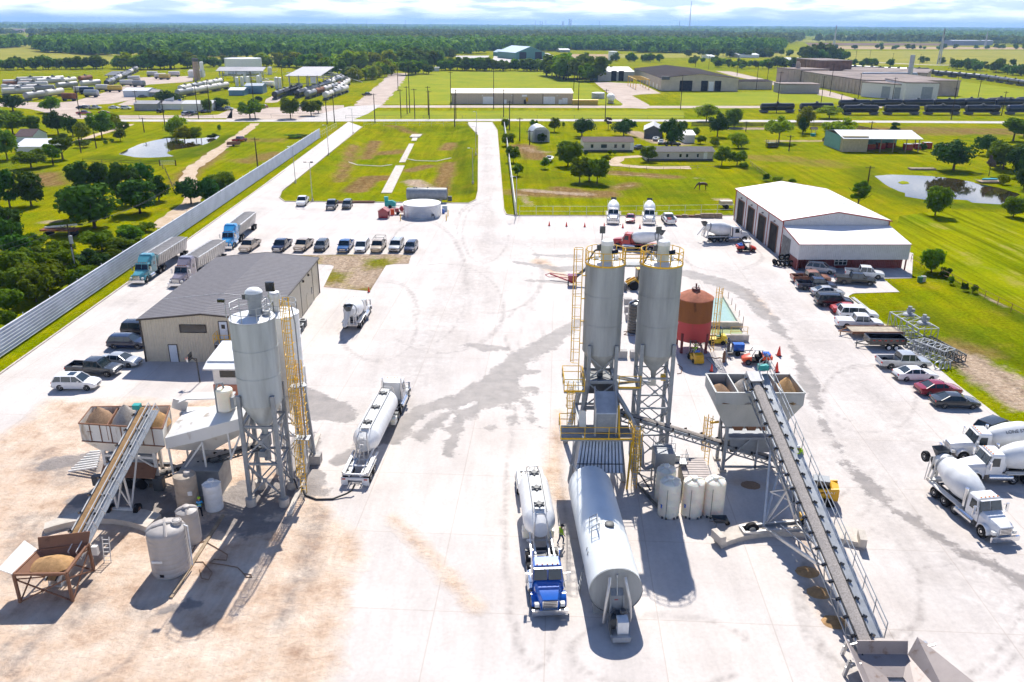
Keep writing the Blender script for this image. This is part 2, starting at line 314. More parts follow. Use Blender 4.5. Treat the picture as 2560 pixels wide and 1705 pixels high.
sand=T.ramp(T.math('ADD',ch[1],T.math('MULTIPLY_ADD',T.noise(.22,7,.68),.9,-.5)),(.28,0),(.62,1))
s0=T.ramp(T.noise(.35,7,.65),(.28,(.37,.235,.155)),(.44,(.59,.435,.32)),(.66,(.70,.58,.47)))
s0=T.mix(.4,s0,T.ramp(T.noise(2.4,6,.7,stretch=((1,.18,1),30)),(.3,.6),(.66,1.1)),'MULTIPLY')
c0=T.mix(sand,c0,s0)
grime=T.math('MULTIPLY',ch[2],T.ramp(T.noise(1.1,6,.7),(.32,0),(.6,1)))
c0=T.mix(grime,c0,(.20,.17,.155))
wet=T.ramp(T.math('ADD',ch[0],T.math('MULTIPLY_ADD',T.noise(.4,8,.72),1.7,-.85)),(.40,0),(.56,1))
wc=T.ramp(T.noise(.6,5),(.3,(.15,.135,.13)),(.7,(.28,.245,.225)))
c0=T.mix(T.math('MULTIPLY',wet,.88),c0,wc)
l.new(c0,b.inputs['Base Color']);l.new(T.math('MULTIPLY_ADD',wet,-.3,.9),b.inputs['Roughness']);b.inputs['Specular IOR Level'].default_value=.25;T.bump(T.math('MULTIPLY',T.noise(1.6,7,.7),T.math('ADD',sand,.12)),.16,b);M['yard']=m
def plain_ground(name,c1,c2,s1=.3,rough=.9):
 m,n,l,b=nodemat(name);T=NT(n,l);c=T.ramp(T.noise(s1,7,.68),(.3,c1),(.7,c2));c=T.mix(.4,c,T.ramp(T.noise(s1*9,5,.7),(.3,.7),(.7,1.12)),'MULTIPLY')
 l.new(c,b.inputs['Base Color']);b.inputs['Roughness'].default_value=rough;b.inputs['Specular IOR Level'].default_value=.03;T.bump(T.noise(s1*6),.1,b);M[name]=m
plain_ground('road_concrete',(.50,.46,.43),(.64,.60,.57));plain_ground('pinkish_pad',(.42,.33,.27),(.60,.50,.43),.12);plain_ground('dirt_road',(.46,.33,.21),(.64,.52,.40),.4)
plain_ground('plough_brown',(.14,.085,.06),(.22,.15,.10),.02);plain_ground('stubble',(.36,.25,.13),(.46,.34,.20),.015);plain_ground('hay_grass',(.22,.22,.02),(.34,.30,.04),.02);plain_ground('bright_grass',(.19,.25,.001),(.31,.305,.001),.05)
m,n,l,b=nodemat('pond_water');T=NT(n,l);l.new(T.ramp(T.noise(.12),(.35,(.022,.018,.008)),(.7,(.06,.042,.018))),b.inputs['Base Color']);b.inputs['Roughness'].default_value=.04;T.bump(T.noise(.8,3),.006,b);M['pond']=m
# outlines
kl0,kl1=Q('ml',0,1060),Q('ml',1480,0);kd=(kl1-kl0).normalized()
basin_top=[D(*p)for p in((833,292),(648,440),(642,455),(655,464),(1078,468),(1094,460),(1099,440),(1100,312),(1078,289))]
re0,re1=D(2201,885),D(2316,972.6);ed=(re1-re0).normalized()
YARD=[kl0-kd*62,kl0,kl1,D(801,280)]+basin_top+[D(1076,281),D(1131,281),D(1143,300),D(1158,482),D(1164,494),D(1185,497),D(1690,497),Vector((62,171,0)),Vector((70,140,0)),D(2096,640),D(2030,641),D(2068,672),D(1962,675),D(1949,682),D(2010,727),D(2134,828),re0,re1,re1+ed*45]
BASIN=basin_top
SANDP=[Q('ml',0,1500),Q('ml',330,1238),Q('ml',1290,1240),D(560,930),D(640,1050),D(720,1120),D(770,1190),D(830,1230),D(800,1400),D(760,1568),D(700,1700),D(-400,1700),D(-300,1250)]
def rp(k,pts):return[Q(k,*p)for p in pts]
def yard_attrs(X,Y):
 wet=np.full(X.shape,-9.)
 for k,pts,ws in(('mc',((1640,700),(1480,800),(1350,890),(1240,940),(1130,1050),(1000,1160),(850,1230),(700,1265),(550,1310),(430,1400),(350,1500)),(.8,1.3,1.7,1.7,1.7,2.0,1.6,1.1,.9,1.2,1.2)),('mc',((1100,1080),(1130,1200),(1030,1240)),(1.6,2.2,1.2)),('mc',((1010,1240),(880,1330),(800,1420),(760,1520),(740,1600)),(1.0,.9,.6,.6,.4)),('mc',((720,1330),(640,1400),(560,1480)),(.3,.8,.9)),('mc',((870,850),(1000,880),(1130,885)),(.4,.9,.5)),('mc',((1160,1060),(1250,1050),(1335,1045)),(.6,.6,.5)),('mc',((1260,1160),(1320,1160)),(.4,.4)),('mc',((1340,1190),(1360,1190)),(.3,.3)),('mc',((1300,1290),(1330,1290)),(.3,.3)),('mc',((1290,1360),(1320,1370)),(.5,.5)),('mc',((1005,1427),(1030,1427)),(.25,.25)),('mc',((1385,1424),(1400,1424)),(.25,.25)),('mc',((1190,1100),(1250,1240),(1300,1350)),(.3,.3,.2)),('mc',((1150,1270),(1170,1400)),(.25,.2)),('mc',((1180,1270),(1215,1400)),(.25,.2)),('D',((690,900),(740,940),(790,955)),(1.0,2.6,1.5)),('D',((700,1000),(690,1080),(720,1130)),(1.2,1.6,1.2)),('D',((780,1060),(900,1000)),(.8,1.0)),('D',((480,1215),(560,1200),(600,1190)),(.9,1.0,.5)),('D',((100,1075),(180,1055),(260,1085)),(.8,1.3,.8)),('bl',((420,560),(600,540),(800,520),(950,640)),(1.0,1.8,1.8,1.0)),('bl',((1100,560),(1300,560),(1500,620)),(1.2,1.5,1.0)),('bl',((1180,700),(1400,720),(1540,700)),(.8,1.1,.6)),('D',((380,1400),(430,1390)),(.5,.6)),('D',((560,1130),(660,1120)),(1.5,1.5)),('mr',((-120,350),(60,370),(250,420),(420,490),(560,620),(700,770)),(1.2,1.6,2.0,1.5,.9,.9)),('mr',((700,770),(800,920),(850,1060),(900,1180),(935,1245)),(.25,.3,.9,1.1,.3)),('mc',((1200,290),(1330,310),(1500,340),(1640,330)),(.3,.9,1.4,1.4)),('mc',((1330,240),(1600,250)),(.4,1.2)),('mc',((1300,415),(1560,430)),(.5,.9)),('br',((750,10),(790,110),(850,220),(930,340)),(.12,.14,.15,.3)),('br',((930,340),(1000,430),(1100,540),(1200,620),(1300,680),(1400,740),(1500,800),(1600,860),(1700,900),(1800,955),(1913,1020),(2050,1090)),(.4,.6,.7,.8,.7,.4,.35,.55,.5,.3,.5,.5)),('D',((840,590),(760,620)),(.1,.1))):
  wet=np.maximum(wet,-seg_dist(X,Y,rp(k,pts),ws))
 sand=sdf(X,Y,SANDP)[0]
 for k,pts,ws in(('D',((1840,1230),(1870,1330),(1910,1430)),(.4,.8,.6)),('D',((1300,640),(1240,600)),(1,1.5)),('mr',((440,480),(560,590),(640,680)),(.6,.7,.3)),('D',((1290,950),(1270,1100),(1290,1150)),(.5,.8,.5)),('D',((1700,1110),(1760,1120)),(.6,.6)),('D',((900,1190),(1100,1400)),(.4,.6))):
  sand=np.maximum(sand,-seg_dist(X,Y,rp(k,pts),ws)*1.5)
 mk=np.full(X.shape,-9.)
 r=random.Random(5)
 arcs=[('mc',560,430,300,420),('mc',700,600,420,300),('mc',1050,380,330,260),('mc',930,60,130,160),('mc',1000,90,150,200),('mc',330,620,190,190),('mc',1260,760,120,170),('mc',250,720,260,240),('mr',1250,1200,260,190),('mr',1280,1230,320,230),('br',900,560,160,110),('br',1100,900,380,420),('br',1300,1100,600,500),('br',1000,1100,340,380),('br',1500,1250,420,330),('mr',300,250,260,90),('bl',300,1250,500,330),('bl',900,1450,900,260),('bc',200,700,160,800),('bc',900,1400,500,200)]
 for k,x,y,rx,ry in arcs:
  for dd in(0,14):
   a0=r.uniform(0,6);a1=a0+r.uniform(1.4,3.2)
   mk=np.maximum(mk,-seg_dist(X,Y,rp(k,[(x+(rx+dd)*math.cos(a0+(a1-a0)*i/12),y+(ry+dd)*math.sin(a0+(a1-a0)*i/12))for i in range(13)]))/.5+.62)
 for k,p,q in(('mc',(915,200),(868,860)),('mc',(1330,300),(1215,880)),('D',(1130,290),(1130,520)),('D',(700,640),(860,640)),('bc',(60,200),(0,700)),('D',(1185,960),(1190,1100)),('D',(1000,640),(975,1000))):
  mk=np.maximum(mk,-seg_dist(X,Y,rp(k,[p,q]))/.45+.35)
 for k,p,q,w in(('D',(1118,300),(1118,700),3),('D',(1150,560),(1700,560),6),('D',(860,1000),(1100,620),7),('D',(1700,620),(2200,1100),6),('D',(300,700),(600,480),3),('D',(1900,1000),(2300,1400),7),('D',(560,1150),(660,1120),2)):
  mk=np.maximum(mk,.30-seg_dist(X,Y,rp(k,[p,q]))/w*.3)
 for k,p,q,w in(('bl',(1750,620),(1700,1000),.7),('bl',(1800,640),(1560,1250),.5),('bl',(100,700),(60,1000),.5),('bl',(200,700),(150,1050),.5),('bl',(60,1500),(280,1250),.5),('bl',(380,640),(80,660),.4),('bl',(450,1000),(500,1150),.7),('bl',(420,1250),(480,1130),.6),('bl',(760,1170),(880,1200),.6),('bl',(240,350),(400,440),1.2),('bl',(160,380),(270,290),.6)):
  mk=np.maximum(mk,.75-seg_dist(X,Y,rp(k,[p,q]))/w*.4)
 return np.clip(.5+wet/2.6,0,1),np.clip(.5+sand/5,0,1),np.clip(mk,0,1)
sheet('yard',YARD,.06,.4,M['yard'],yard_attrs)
POND_L=rp('tl',((810,1055),(880,1020),(960,985),(1060,960),(1150,945),(1260,955),(1390,945),(1510,925),(1480,955),(1400,990),(1300,1010),(1160,1030),(1140,1050),(1190,1070),(1050,1080),(930,1078)))
POND_R=rp('tr',((1330,1205),(1440,1195),(1700,1205),(1900,1225),(2050,1258),(2200,1290),(2330,1330),(2200,1400),(2000,1388),(1950,1362),(1830,1345),(1690,1370),(1540,1345),(1640,1350),(1500,1310),(1580,1300),(1440,1285),(1400,1260)))
# the ground, one sheet to the horizon
def axis(lo,hi,st,far,g=1.16):
 a=list(np.arange(lo,hi+st,st));d=st
 while a[-1]<far:d*=g;a.append(a[-1]+d)
 d=st;b_=[a[0]]
 while b_[0]>-far if lo<0 else b_[0]>-60:d*=g;b_.insert(0,b_[0]-d)
 return np.array(b_[:-1]+a)
gx=axis(-170,190,1.6,26000);gy=axis(20,350,1.6,30000)
X,Y=np.meshgrid(gx,gy)
bd=sdf(X,Y,BASIN)[0]
Z=-1.5*np.clip((bd-.5)/7,0,1)**1.0
dry=np.zeros(X.shape)+.25;soil=np.zeros(X.shape);lush=np.zeros(X.shape)
for k,pts,w,s in(('tl',((1500,1040),(1300,1180),(1250,1250)),4,.9),('tl',((320,1190),(330,1260)),5,.9),('tl',((1700,1100),(1900,1050)),7,.8),('tl',((1700,960),(1850,960)),8,.7),('tc',((240,940),(180,1050)),3,1),('tc',((720,990),(760,950)),3,1.1),('tc',((110,1260),(200,1180),(310,1180)),4,1.2),('tc',((740,1080),(680,1300)),3,1),('tc',((100,980),(40,1100),(0,1200)),3,.8),('tc',((300,1020),(420,1000)),5,.9),('tc',((340,860),(560,890)),3,.8),('tc',((1250,1000),(1350,1080)),6,1),('tc',((1850,1180),(2250,1210)),5,.9),('tc',((1250,1320),(1800,1330)),6,1),('tc',((1500,1290),(1700,1340)),4,1),('tc',((2000,1260),(1900,1290)),4,.8),('tr',((1300,890),(2200,900)),18,.8),('tr',((600,1080),(1000,1120)),12,.6),('mr',((1850,850),(2000,900)),4,.8),('tc',((600,1100),(480,1130)),3,1.1)):
 dry=np.maximum(dry,s*np.clip(1.35-np.maximum(seg_dist(X,Y,rp(k,pts)),0)/w,0,1))
for k,pts,w,s in(('mr',((1950,950),(2100,1060),(2200,1130),(2354,1250)),3.5,1),('mr',((2100,1000),(2300,1100)),3,.7),('mr',((2050,470),(2180,560),(2354,620)),1.2,.9),('tc',((1270,1300),(1500,1320),(1700,1330)),2.5,.85),('tc',((1230,1330),(1300,1400)),2,.6),('tc',((0,1350),(280,1360)),1.6,1),('tc',((500,1200),(600,1260)),4,.9),('tr',((240,1365),(340,1365)),1.5,.9),('tc',((2010,905),(2080,930),(2200,975),(2330,985)),5,1),('tc',((1260,1010),(1330,1040),(1420,1040)),4,.55),('tr',((350,880),(560,880)),5,.9),('tr',((620,965),(1150,965)),3,.8),('tl',((300,1520),(390,1515)),2,.8),('mr',((1400,720),(1450,740)),1.5,.8),('tc',((1850,1190),(2200,1210)),1.5,.6),('tc',((1900,1280),(2000,1270)),2,.5),('tr',((100,1215),(150,1225)),1.5,.6),('mr',((2050,1130),(2300,1300)),1.5,.5)):
 soil=np.maximum(soil,s*np.clip(1.3-np.maximum(seg_dist(X,Y,rp(k,pts)),0)/w,0,1))
for k,pts,w,s in(('tl',((700,1080),(1000,1110),(1300,1060),(1600,930)),6,.9),('mr',((1560,330),(1900,430),(2354,680)),2.5,1),('mr',((1650,640),(2000,800),(2300,950)),4,.7),('tr',((500,1150),(700,1260)),4,.9),('tr',((1250,1160),(1300,1270),(1700,1400),(2300,1420)),5,.8),('tc',((760,1240),(900,1300)),4,.8),('tc',((800,950),(900,1250)),4,.7),('tc',((1250,1200),(2300,1320)),9,.5),('tl',((0,1100),(300,1300)),12,.5)):
 lush=np.maximum(lush,s*np.clip(1.3-np.maximum(seg_dist(X,Y,rp(k,pts)),0)/w,0,1))
keep=np.ones((X.shape[0]-1,X.shape[1]-1),bool)
grid_mesh('ground',X,Y,keep,Z,M['grass'],(dry,soil,lush))['kind']='structure'
for nm,poly in(('pond',POND_L),('pond',POND_R)):sheet(nm,poly,.03,2.5,M['pond'])
sheet('pond_island',rp('tr',((1490,1250),(1520,1240),(1560,1245),(1570,1258),(1520,1262))),.08,1,M['bright_grass'])
fa=Q('mr',2300,500)-Q('mr',1600,150);m,n,l,b=nodemat('crop_rows');T=NT(n,l)
rows=T.noise(.5,4,.65,stretch=((1,.035,1),90-math.degrees(math.atan2(fa.y,fa.x))));c=T.ramp(T.noise(.05,6,.65),(.3,(.16,.215,.001)),(.7,(.30,.295,.001)));c=T.mix(.85,c,T.ramp(rows,(.36,.5),(.56,1.12)),'MULTIPLY');c=T.mix(T.ramp(T.math('MULTIPLY',rows,T.noise(.12,4)),(.30,0),(.40,.5)),c,(.38,.27,.10));c=T.mix(.5,c,T.ramp(T.noise(2,4,.7),(.32,.45),(.66,1.2)),'MULTIPLY')
l.new(c,b.inputs['Base Color']);b.inputs['Roughness'].default_value=1;b.inputs['Specular IOR Level'].default_value=0;T.bump(rows,.3,b);M['crop']=m
sheet('crop_field',[Q('mr',1600,270),Q('mr',1800,370),Q('mr',2000,478),Q('mr',2400,670),Q('mr',2800,640),Q('mr',2700,60),Q('tr',2360,1460),Q('tr',1800,1440),Q('tr',1500,1480),Q('mr',1480,60)],.02,3,M['crop'])
kb=MB();k0=kl0-kd*60;kb.bar((*k0.xy,.1),(*(kl1+kd*60).xy,.1),.22,.22)
for a,c in zip(basin_top,basin_top[1:]):kb.bar((a.x,a.y,.1),(c.x,c.y,.1),.2,.22)
for a,c in zip(YARD[14:19],YARD[15:20]):kb.bar((a.x,a.y,.1),(c.x,c.y,.1),.2,.22)
o=kb.build('kerb','conc',None,0);o['kind']='structure'
fl=MB()
def strip(mb,pts,w,z0=-1.46,h=.12):
 for a,c in zip(pts,pts[1:]):mb.bar((a.x,a.y,z0+h/2),(c.x,c.y,z0+h/2),w,h)
strip(fl,[Q('tc',x,y,-1.45)for x,y in((318,1322),(412,1135))],2.6);strip(fl,[Q('tc',x,y,-1.45)for x,y in((425,1112),(490,985))],1.8);strip(fl,[Q('tc',x,y,-1.45)for x,y in((505,965),(520,930))],1.8)
a,c=Q('tc',485,928,-1.2),Q('tc',555,928,-1.2);fl.box(a.x,c.x,a.y-4,a.y+4,-1.4,-1.1)
strip(fl,[Q('tc',x,y,-1.45)for x,y in((60,1110),(120,1130),(280,1138),(355,1128))],.5);strip(fl,[Q('tc',x,y,-1.45)for x,y in((440,1085),(520,1100),(660,1104),(760,1082))],.5)
one('drain_channel',fl,'conc','pale concrete drain channel across the grassy basin floor','drain channel',smooth=0)
ribbon('road',[D(230,277),D(600,277.5),D(1200,276),D(1700,278),D(2400,282)],8,.05,M['road_concrete'])
ribbon('factory_drive',[D(860,245),D(1100,245),D(1500,246),D(1790,246)],12,.045,M['pinkish_pad'])
sheet('factory_drive',rp('tc',((1710,530),(1780,560),(2060,575),(2200,640),(1990,650),(2120,720),(2100,745),(1900,735),(1940,715),(1850,650),(1760,580))),.05,6,M['pinkish_pad'])
sheet('factory_drive',rp('tr',((930,610),(1000,620),(1250,690),(1400,710),(1380,740),(1200,700),(940,650))),.05,5,M['pinkish_pad'])
sheet('factory_drive',rp('tr',((240,485),(350,490),(700,570),(690,600),(560,560),(380,525))),.05,8,M['pinkish_pad'])
sheet('junction_pad',[D(*p)for p in((690,275),(735,262),(800,245),(880,240),(845,262),(812,275))],.055,4,M['road_concrete'])
ribbon('dirt_track',[D(845,243),D(875,215),D(900,190),D(918,168)],14,.045,M['pinkish_pad'],1)
ribbon('dirt_track',rp('tl',((1750,845),(1650,920),(1540,1000),(1420,1080),(1310,1160),(1280,1215),(1330,1300),(1310,1390),(1180,1480),(1050,1560))),3.6,.05,M['dirt_road'],.5,step=3)
ribbon('dirt_track',rp('tl',((500,980),(640,930),(780,890),(900,850))),3.2,.05,M['dirt_road'],.4)
ribbon('dirt_track',rp('tc',((1850,1105),(1900,1130),(2050,1145),(2400,1150))),4.5,.05,M['dirt_road'],.8);ribbon('dirt_track',rp('tc',((1870,1110),(1920,1080),(2060,1068))),4,.045,M['dirt_road'],.6)
for poly in(((0,690),(200,700),(460,705),(520,690),(760,620),(850,590),(960,530),(1320,520),(1320,560),(1000,580),(920,680),(760,710),(540,725),(560,790),(1480,790),(1590,745),(1590,810),(500,815),(200,745),(0,730)),((1590,745),(2354,720),(2354,830),(1540,830)),((900,680),(940,670),(940,720),(800,720)),((1820,680),(1900,640),(1960,600),(2000,620),(1900,700),(1810,710))):
 sheet('refinery_yard',rp('tl',poly),.045,5,M['pinkish_pad'])
sheet('mown_grass',rp('tc',((190,715),(460,500),(900,487),(1480,490),(1700,570),(1840,650),(1940,715),(1760,712),(760,712))),.02,8,M['bright_grass'])
sheet('mown_grass',rp('tr',((0,640),(640,625),(930,640),(1200,690),(1220,700),(0,730))),.02,6,M['bright_grass']);sheet('mown_grass',rp('tr',((1680,530),(2354,610),(2354,670),(1770,690),(1750,600))),.02,6,M['bright_grass']);sheet('mown_grass',rp('tc',((60,800),(110,760),(2354,755),(2354,810),(40,815))),.02,6,M['bright_grass'])
for nm,mt,poly in(('hay_field','hay_grass',((0,100),(80,92),(300,112),(700,130),(900,138),(900,152),(380,136),(200,148),(0,140))),('ploughed_field','plough_brown',((0,66),(420,69),(420,72),(0,74))),('hay_field','hay_grass',((0,89),(250,90),(200,97),(0,102))),('ploughed_field','plough_brown',((0,82),(330,83),(300,88),(0,88))),('stubble_field','stubble',((1860,106),(2400,109),(2400,114),(1870,113))),('ploughed_field','plough_brown',((1850,98),(2200,100),(2250,105),(1860,105))),('hay_field','hay_grass',((1820,92),(2200,94),(2180,97),(1830,96))),('hay_field','hay_grass',((1700,118),(2400,116),(2400,150),(1990,150),(1700,128))),('hay_field','hay_grass',((1430,124),(1780,122),(1760,132),(1420,134))),('stubble_field','stubble',((1290,124),(1430,125),(1400,137),(1310,137))),('white_pad','road_concrete',((1045,128),(1125,128),(1115,139),(1050,138))),('white_pad','road_concrete',((1138,122),(1260,122),(1300,142),(1130,144))),('stubble_field','stubble',((1700,74),(2400,80),(2400,83),(1700,78))),('hay_field','hay_grass',((2200,86),(2400,88),(2400,95),(2200,93))),('hay_field','hay_grass',((1040,150),(1300,150),(1330,157),(1100,156)))):
 sheet(nm,[D(*p)for p in poly],.08,40 if poly[0][1]<100 else 15,M[mt])
ribbon('country_road',[D(2000,143),D(2150,150),D(2400,150)],9,.12,M['road_concrete'])
ZR.update(s5=(560,700,2.613),t6=(1370,900,3.734),sl=(560,700,9.8),gp=(1280,1130,3.2),pt=(350,1270,7.84),tk=(1640,1170,10.455),rb=(1720,900,4.612),rc=(1780,1200,3.105),pc=(1400,960,5.6),wt=(840,930,5.06),rt=(1690,740,7.127),lb=(160,960,5.227),lh=(0,1230,5.227),ls=(500,820,6.03))
GZ=.06
def wp(mb,name,m,t,smooth=35):
 o=mb.build(name,m,t,smooth)
 if t.type=='EMPTY':o.location=-t.location
 return o
V=Vector
def silo_body(t,c,r,z0,z1,ztip,m,roof='white',rib=True):
 b=MB();b.lathe([(r,z0),(r,z1)],c,n=40,cap=False);o=wp(b,'barrel',m,t)
 if rib:
  for z in np.linspace(z0,z1,4)[1:]:b=MB();b.lathe([(r+.005,z-.05),(r+.03,z-.05),(r+.03,z+.03),(r+.005,z+.03)],c,n=40,cap=False);wp(b,'seam_band',m,o)
 b=MB();b.lathe([(r,z0),(.25,ztip),(.22,ztip-.5)],c,n=40,cap=False);wp(b,'cone',m,t)
 b=MB();b.lathe([(r+.03,z1-.02),(r+.03,z1+.06),(r*.3,z1+.22),(.05,z1+.24)],c,n=40);wp(b,'roof',roof,t)
def legs4(t,c,hx,hy,z0,z1,w,m,hx0=None,hy0=None,names='leg'):
 for sx in(-1,1):
  for sy in(-1,1):
   b=MB();b.bar((c.x+sx*(hx0 or hx),c.y+sy*(hy0 or hy),z0),(c.x+sx*hx,c.y+sy*hy,z1),w);wp(b,names,m,t,0)
def xbrace(t,p,q,z0,z1,m,w=.11,name='cross_brace'):
 b=MB();p,q=V((p[0],p[1],0)),V((q[0],q[1],0));a,d=V((0,0,z0)),V((0,0,z1))
 b.bar(p+a,q+d,w);b.bar(q+a,p+d,w);b.bar(p+d,q+d,w*1.6);b.cbox((p+q)/2+(a+d)/2,(w*3,w*1.5,w*3))
 return wp(b,name,m,t,0)
 # LEFT BATCH PLANT
c=V((-19.95,59.6,0));r=1.70
t=thing('cement_silo','tall grey cement silo of the sandy yard with a grey domed filter on top','silo',c,0)
silo_body(t,c,r,9.0,15.9,6.3,'silo2')
for sx in(-1,1):
 for sy in(-1,1):
  x,y=c.x+sx*1.36,c.y+sy*1.36
  b=MB();b.bar((x,y,.45),(x-sx*.02,y,9.9),.3);wp(b,'leg','gsteel',t,0)
  b=MB();b.cyl((x,y,GZ),(x,y,.75),.42,n=18);wp(b,'footing','conc',t)
for sy in(-1,1):
 xbrace(t,(c.x-1.36,c.y+sy*1.36),(c.x+1.36,c.y+sy*1.36),.9,3.9,'gsteel');xbrace(t,(c.x-1.36,c.y+sy*1.36),(c.x+1.36,c.y+sy*1.36),4.5,7.2,'gsteel')
for sx in(-1,1):
 xbrace(t,(c.x+sx*1.36,c.y-1.36),(c.x+sx*1.36,c.y+1.36),.9,3.9,'gsteel',.09);xbrace(t,(c.x+sx*1.36,c.y-1.36),(c.x+sx*1.36,c.y+1.36),4.5,7.2,'gsteel',.09)
b=MB();b.cbox((c.x,c.y,5.4),(.7,.7,1.1));b.cyl((c.x,c.y,3.6),(c.x,c.y,5),.28);b.cbox((c.x-.2,c.y-.5,4.4),(.5,.5,.5));wp(b,'discharge_valve','gsteel',t)
b=MB();rail(b,[(c.x+(r-.06)*math.cos(a),c.y+(r-.06)*math.sin(a),15.95)for a in[2*PI*(i+.5)/9 for i in range(9)]],1.1,.028,2,True);wp(b,'guard_rail','steel',t,0)
fc=V((c.x+.25,c.y+.25,0));b=MB();b.lathe([(.75,16.0),(.75,16.1),(.52,16.15),(.52,17.35),(.66,17.4),(.66,17.8),(.6,17.95),(.42,18.12),(.15,18.2)],fc,n=28);f=wp(b,'filter','gsteel',t)
b=MB();b.lathe([(.675,17.86),(.62,17.99),(.44,18.15),(.1,18.23)],fc,n=28);wp(b,'filter_cap','white',f)
b=MB();b.cbox((fc.x-.75,fc.y,17.5),(.3,.25,.4));wp(b,'control_box','dsteel',f)
b=MB();b.lathe([(.28,16.05),(.28,16.4),(.2,16.45)],(c.x+1.1,c.y+.2,0),n=16);wp(b,'hatch','silo',t)
for dx,dy in((-1.85,-.3),(.9,1.9)):
 b=MB();b.bar((c.x+dx,c.y+dy,15.9),(c.x+dx,c.y+dy,17.3 if dx<0 else 17.6),.06);fl_=wp(b,'lamp_post','steel',t,0)
 b=MB();b.cbox((c.x+dx-(.25 if dx<0 else-.15),c.y+dy,17.35 if dx<0 else 17.8),(.55 if dx<0 else .7,.2,.25 if dx<0 else .75));wp(b,'floodlight','bpaint',fl_,0)
c2=V((-19.2,64.4,0));t=thing('cement_silo','white cement silo tucked behind the grey silo of the sandy yard','silo',c2)
silo_body(t,c2,1.5,8.3,14.6,6.0,'white')
legs4(t,c2,1.2,1.2,GZ,9.4,.26,'dirty')
for sy in(-1,1):xbrace(t,(c2.x-1.2,c2.y+sy*1.2),(c2.x+1.2,c2.y+sy*1.2),.8,3.9,'dirty');xbrace(t,(c2.x-1.2,c2.y+sy*1.2),(c2.x+1.2,c2.y+sy*1.2),4.4,7.4,'dirty')
for sx in(-1,1):xbrace(t,(c2.x+sx*1.2,c2.y-1.2),(c2.x+sx*1.2,c2.y+1.2),.8,3.9,'dirty');xbrace(t,(c2.x+sx*1.2,c2.y-1.2),(c2.x+sx*1.2,c2.y+1.2),4.4,7.4,'dirty')
b=MB();b.lathe([(.42,14.7),(.42,15.9),(.5,15.92),(.5,16.3),(.42,16.45),(.2,16.5)],(c2.x-.35,c2.y,0),n=22);wp(b,'filter','alum',t)
b=MB();rail(b,[(c2.x+1.42*math.cos(a),c2.y+1.42*math.sin(a),14.65)for a in[2*PI*i/9 for i in range(9)]],1.0,.025,2,True);wp(b,'guard_rail','steel',t,0)
lx=QY('sl',1500,530,60.6);l1=thing('caged_ladder','yellow caged ladder running up beside the grey silo of the sandy yard','ladder',(lx.x,60.7,0))
caged_ladder((0,0,5.0),12.2,-PI/2,l1,name='ladder',cage0=1.5);caged_ladder((.15,-.5,GZ),5.0,-PI/2,l1,name='ladder',cage0=1.9,step=.8);caged_ladder((.3,.9,3.6),8.0,-PI/2,l1,name='ladder',cage0=1.0,step=.8)
for q in(((-.3,0,5.0),(.9,0,5.0)),((-.3,0,9.6),(.8,.6,9.6))):b=MB();b.bar(*q,.9,.06);b.build('landing','steel',l1,0)
b=MB();b.tube([(.35,.15,16.5),(.55,.1,15),(.55,.1,2),(.3,-.6,.8)],.06,6);b.build('fill_pipe','gsteel',l1)
t=thing('support_mast','grey lattice support mast on a concrete block beside the yellow ladder','mast',(-18.0,65.3,0))
b=MB();b.bar((-.9,0,.5),(-1.0,0,9.3),.22);b.bar((.35,.1,.5),(-.1,0,9.3),.22)
lattice(b,(-.9,0,.8),(.35,.1,.8),(-1,0,9),(-.1,0,9),4,.07);b.build('lattice_frame','gsteel',t,0)
b=MB();b.box(-.1,.9,-.4,.5,GZ,.9);b.build('footing','darkconc',t)
A=QY('bl',437,130,60.9);B_=QY('bl',905,165,60.1);E0=QY('bl',510,40,64.0);F0=QY('bl',950,36,63.6)
t=thing('aggregate_bin','weathered white open aggregate bin heaped with brown and grey gravel','aggregate bin',(-32.6,62.3,0))
zt=6.15;A.z=B_.z=E0.z=F0.z=zt;A=P(437/2.2244,1000+130/2.2244,zt);B_=P(902/2.2244,1000+160/2.2244,zt);E0=P(510/2.2244,1000+38/2.2244,zt);F0=P(945/2.2244,1000+33/2.2244,zt)
zb=4.55;zs=3.25
def ins(p,k):cc=(A+B_+E0+F0)/4;return V(((p.x-cc.x)*k[0]+cc.x,(p.y-cc.y)*k[1]+cc.y,0))
def lp(k,z):return[V((*ins(p,k).xy,z))for p in(A,B_,F0,E0)]
b=MB();b.loft([lp((.66,.55),zs),lp((1,1),zb),lp((1,1),zt)],False);o=wp(b,'bin_shell','dirty',t,0);md=o.modifiers.new('s','SOLIDIFY');md.thickness=.08
b=MB();a0,a1=A.lerp(B_,1/3),A.lerp(B_,2/3);e0,e1=E0.lerp(F0,1/3),E0.lerp(F0,2/3)
for p,q in((a0,e0),(a1,e1)):b.hexa([p-V((.05,0,1.4)),p+V((.05,0,-1.4)),q+V((.05,0,-1.4)),q-V((.05,0,1.4))],[p-V((.05,0,.05)),p+V((.05,0,-.05)),q+V((.05,0,-.05)),q-V((.05,0,.05))])
wp(b,'divider','rusty',t,0)
b=MB()
for i in range(1,8):p=A.lerp(B_,i/8);b.bar(p-V((0,.03,1.55)),p-V((0,.03,.02)),.06)
p,q=A-V((0,.03,1.6)),B_-V((0,.03,1.6));b.bar(p,q,.08);b.bar(A,B_,.1);b.bar(A,E0,.1);b.bar(E0,F0,.1);b.bar(F0,B_,.1);wp(b,'rim_frame','rusty',t,0)
for i,(m_,h)in enumerate((('brownp',.95),('gravp',1.25),('sandp',1.0))):
 k=(i+.5)/3;p=(A.lerp(B_,k)+E0.lerp(F0,k))/2;b=MB();b.heap(p.x,p.y,zt-.75,1.3,1.75,h+.55,seed=i);wp(b,'gravel_heap',m_,t)
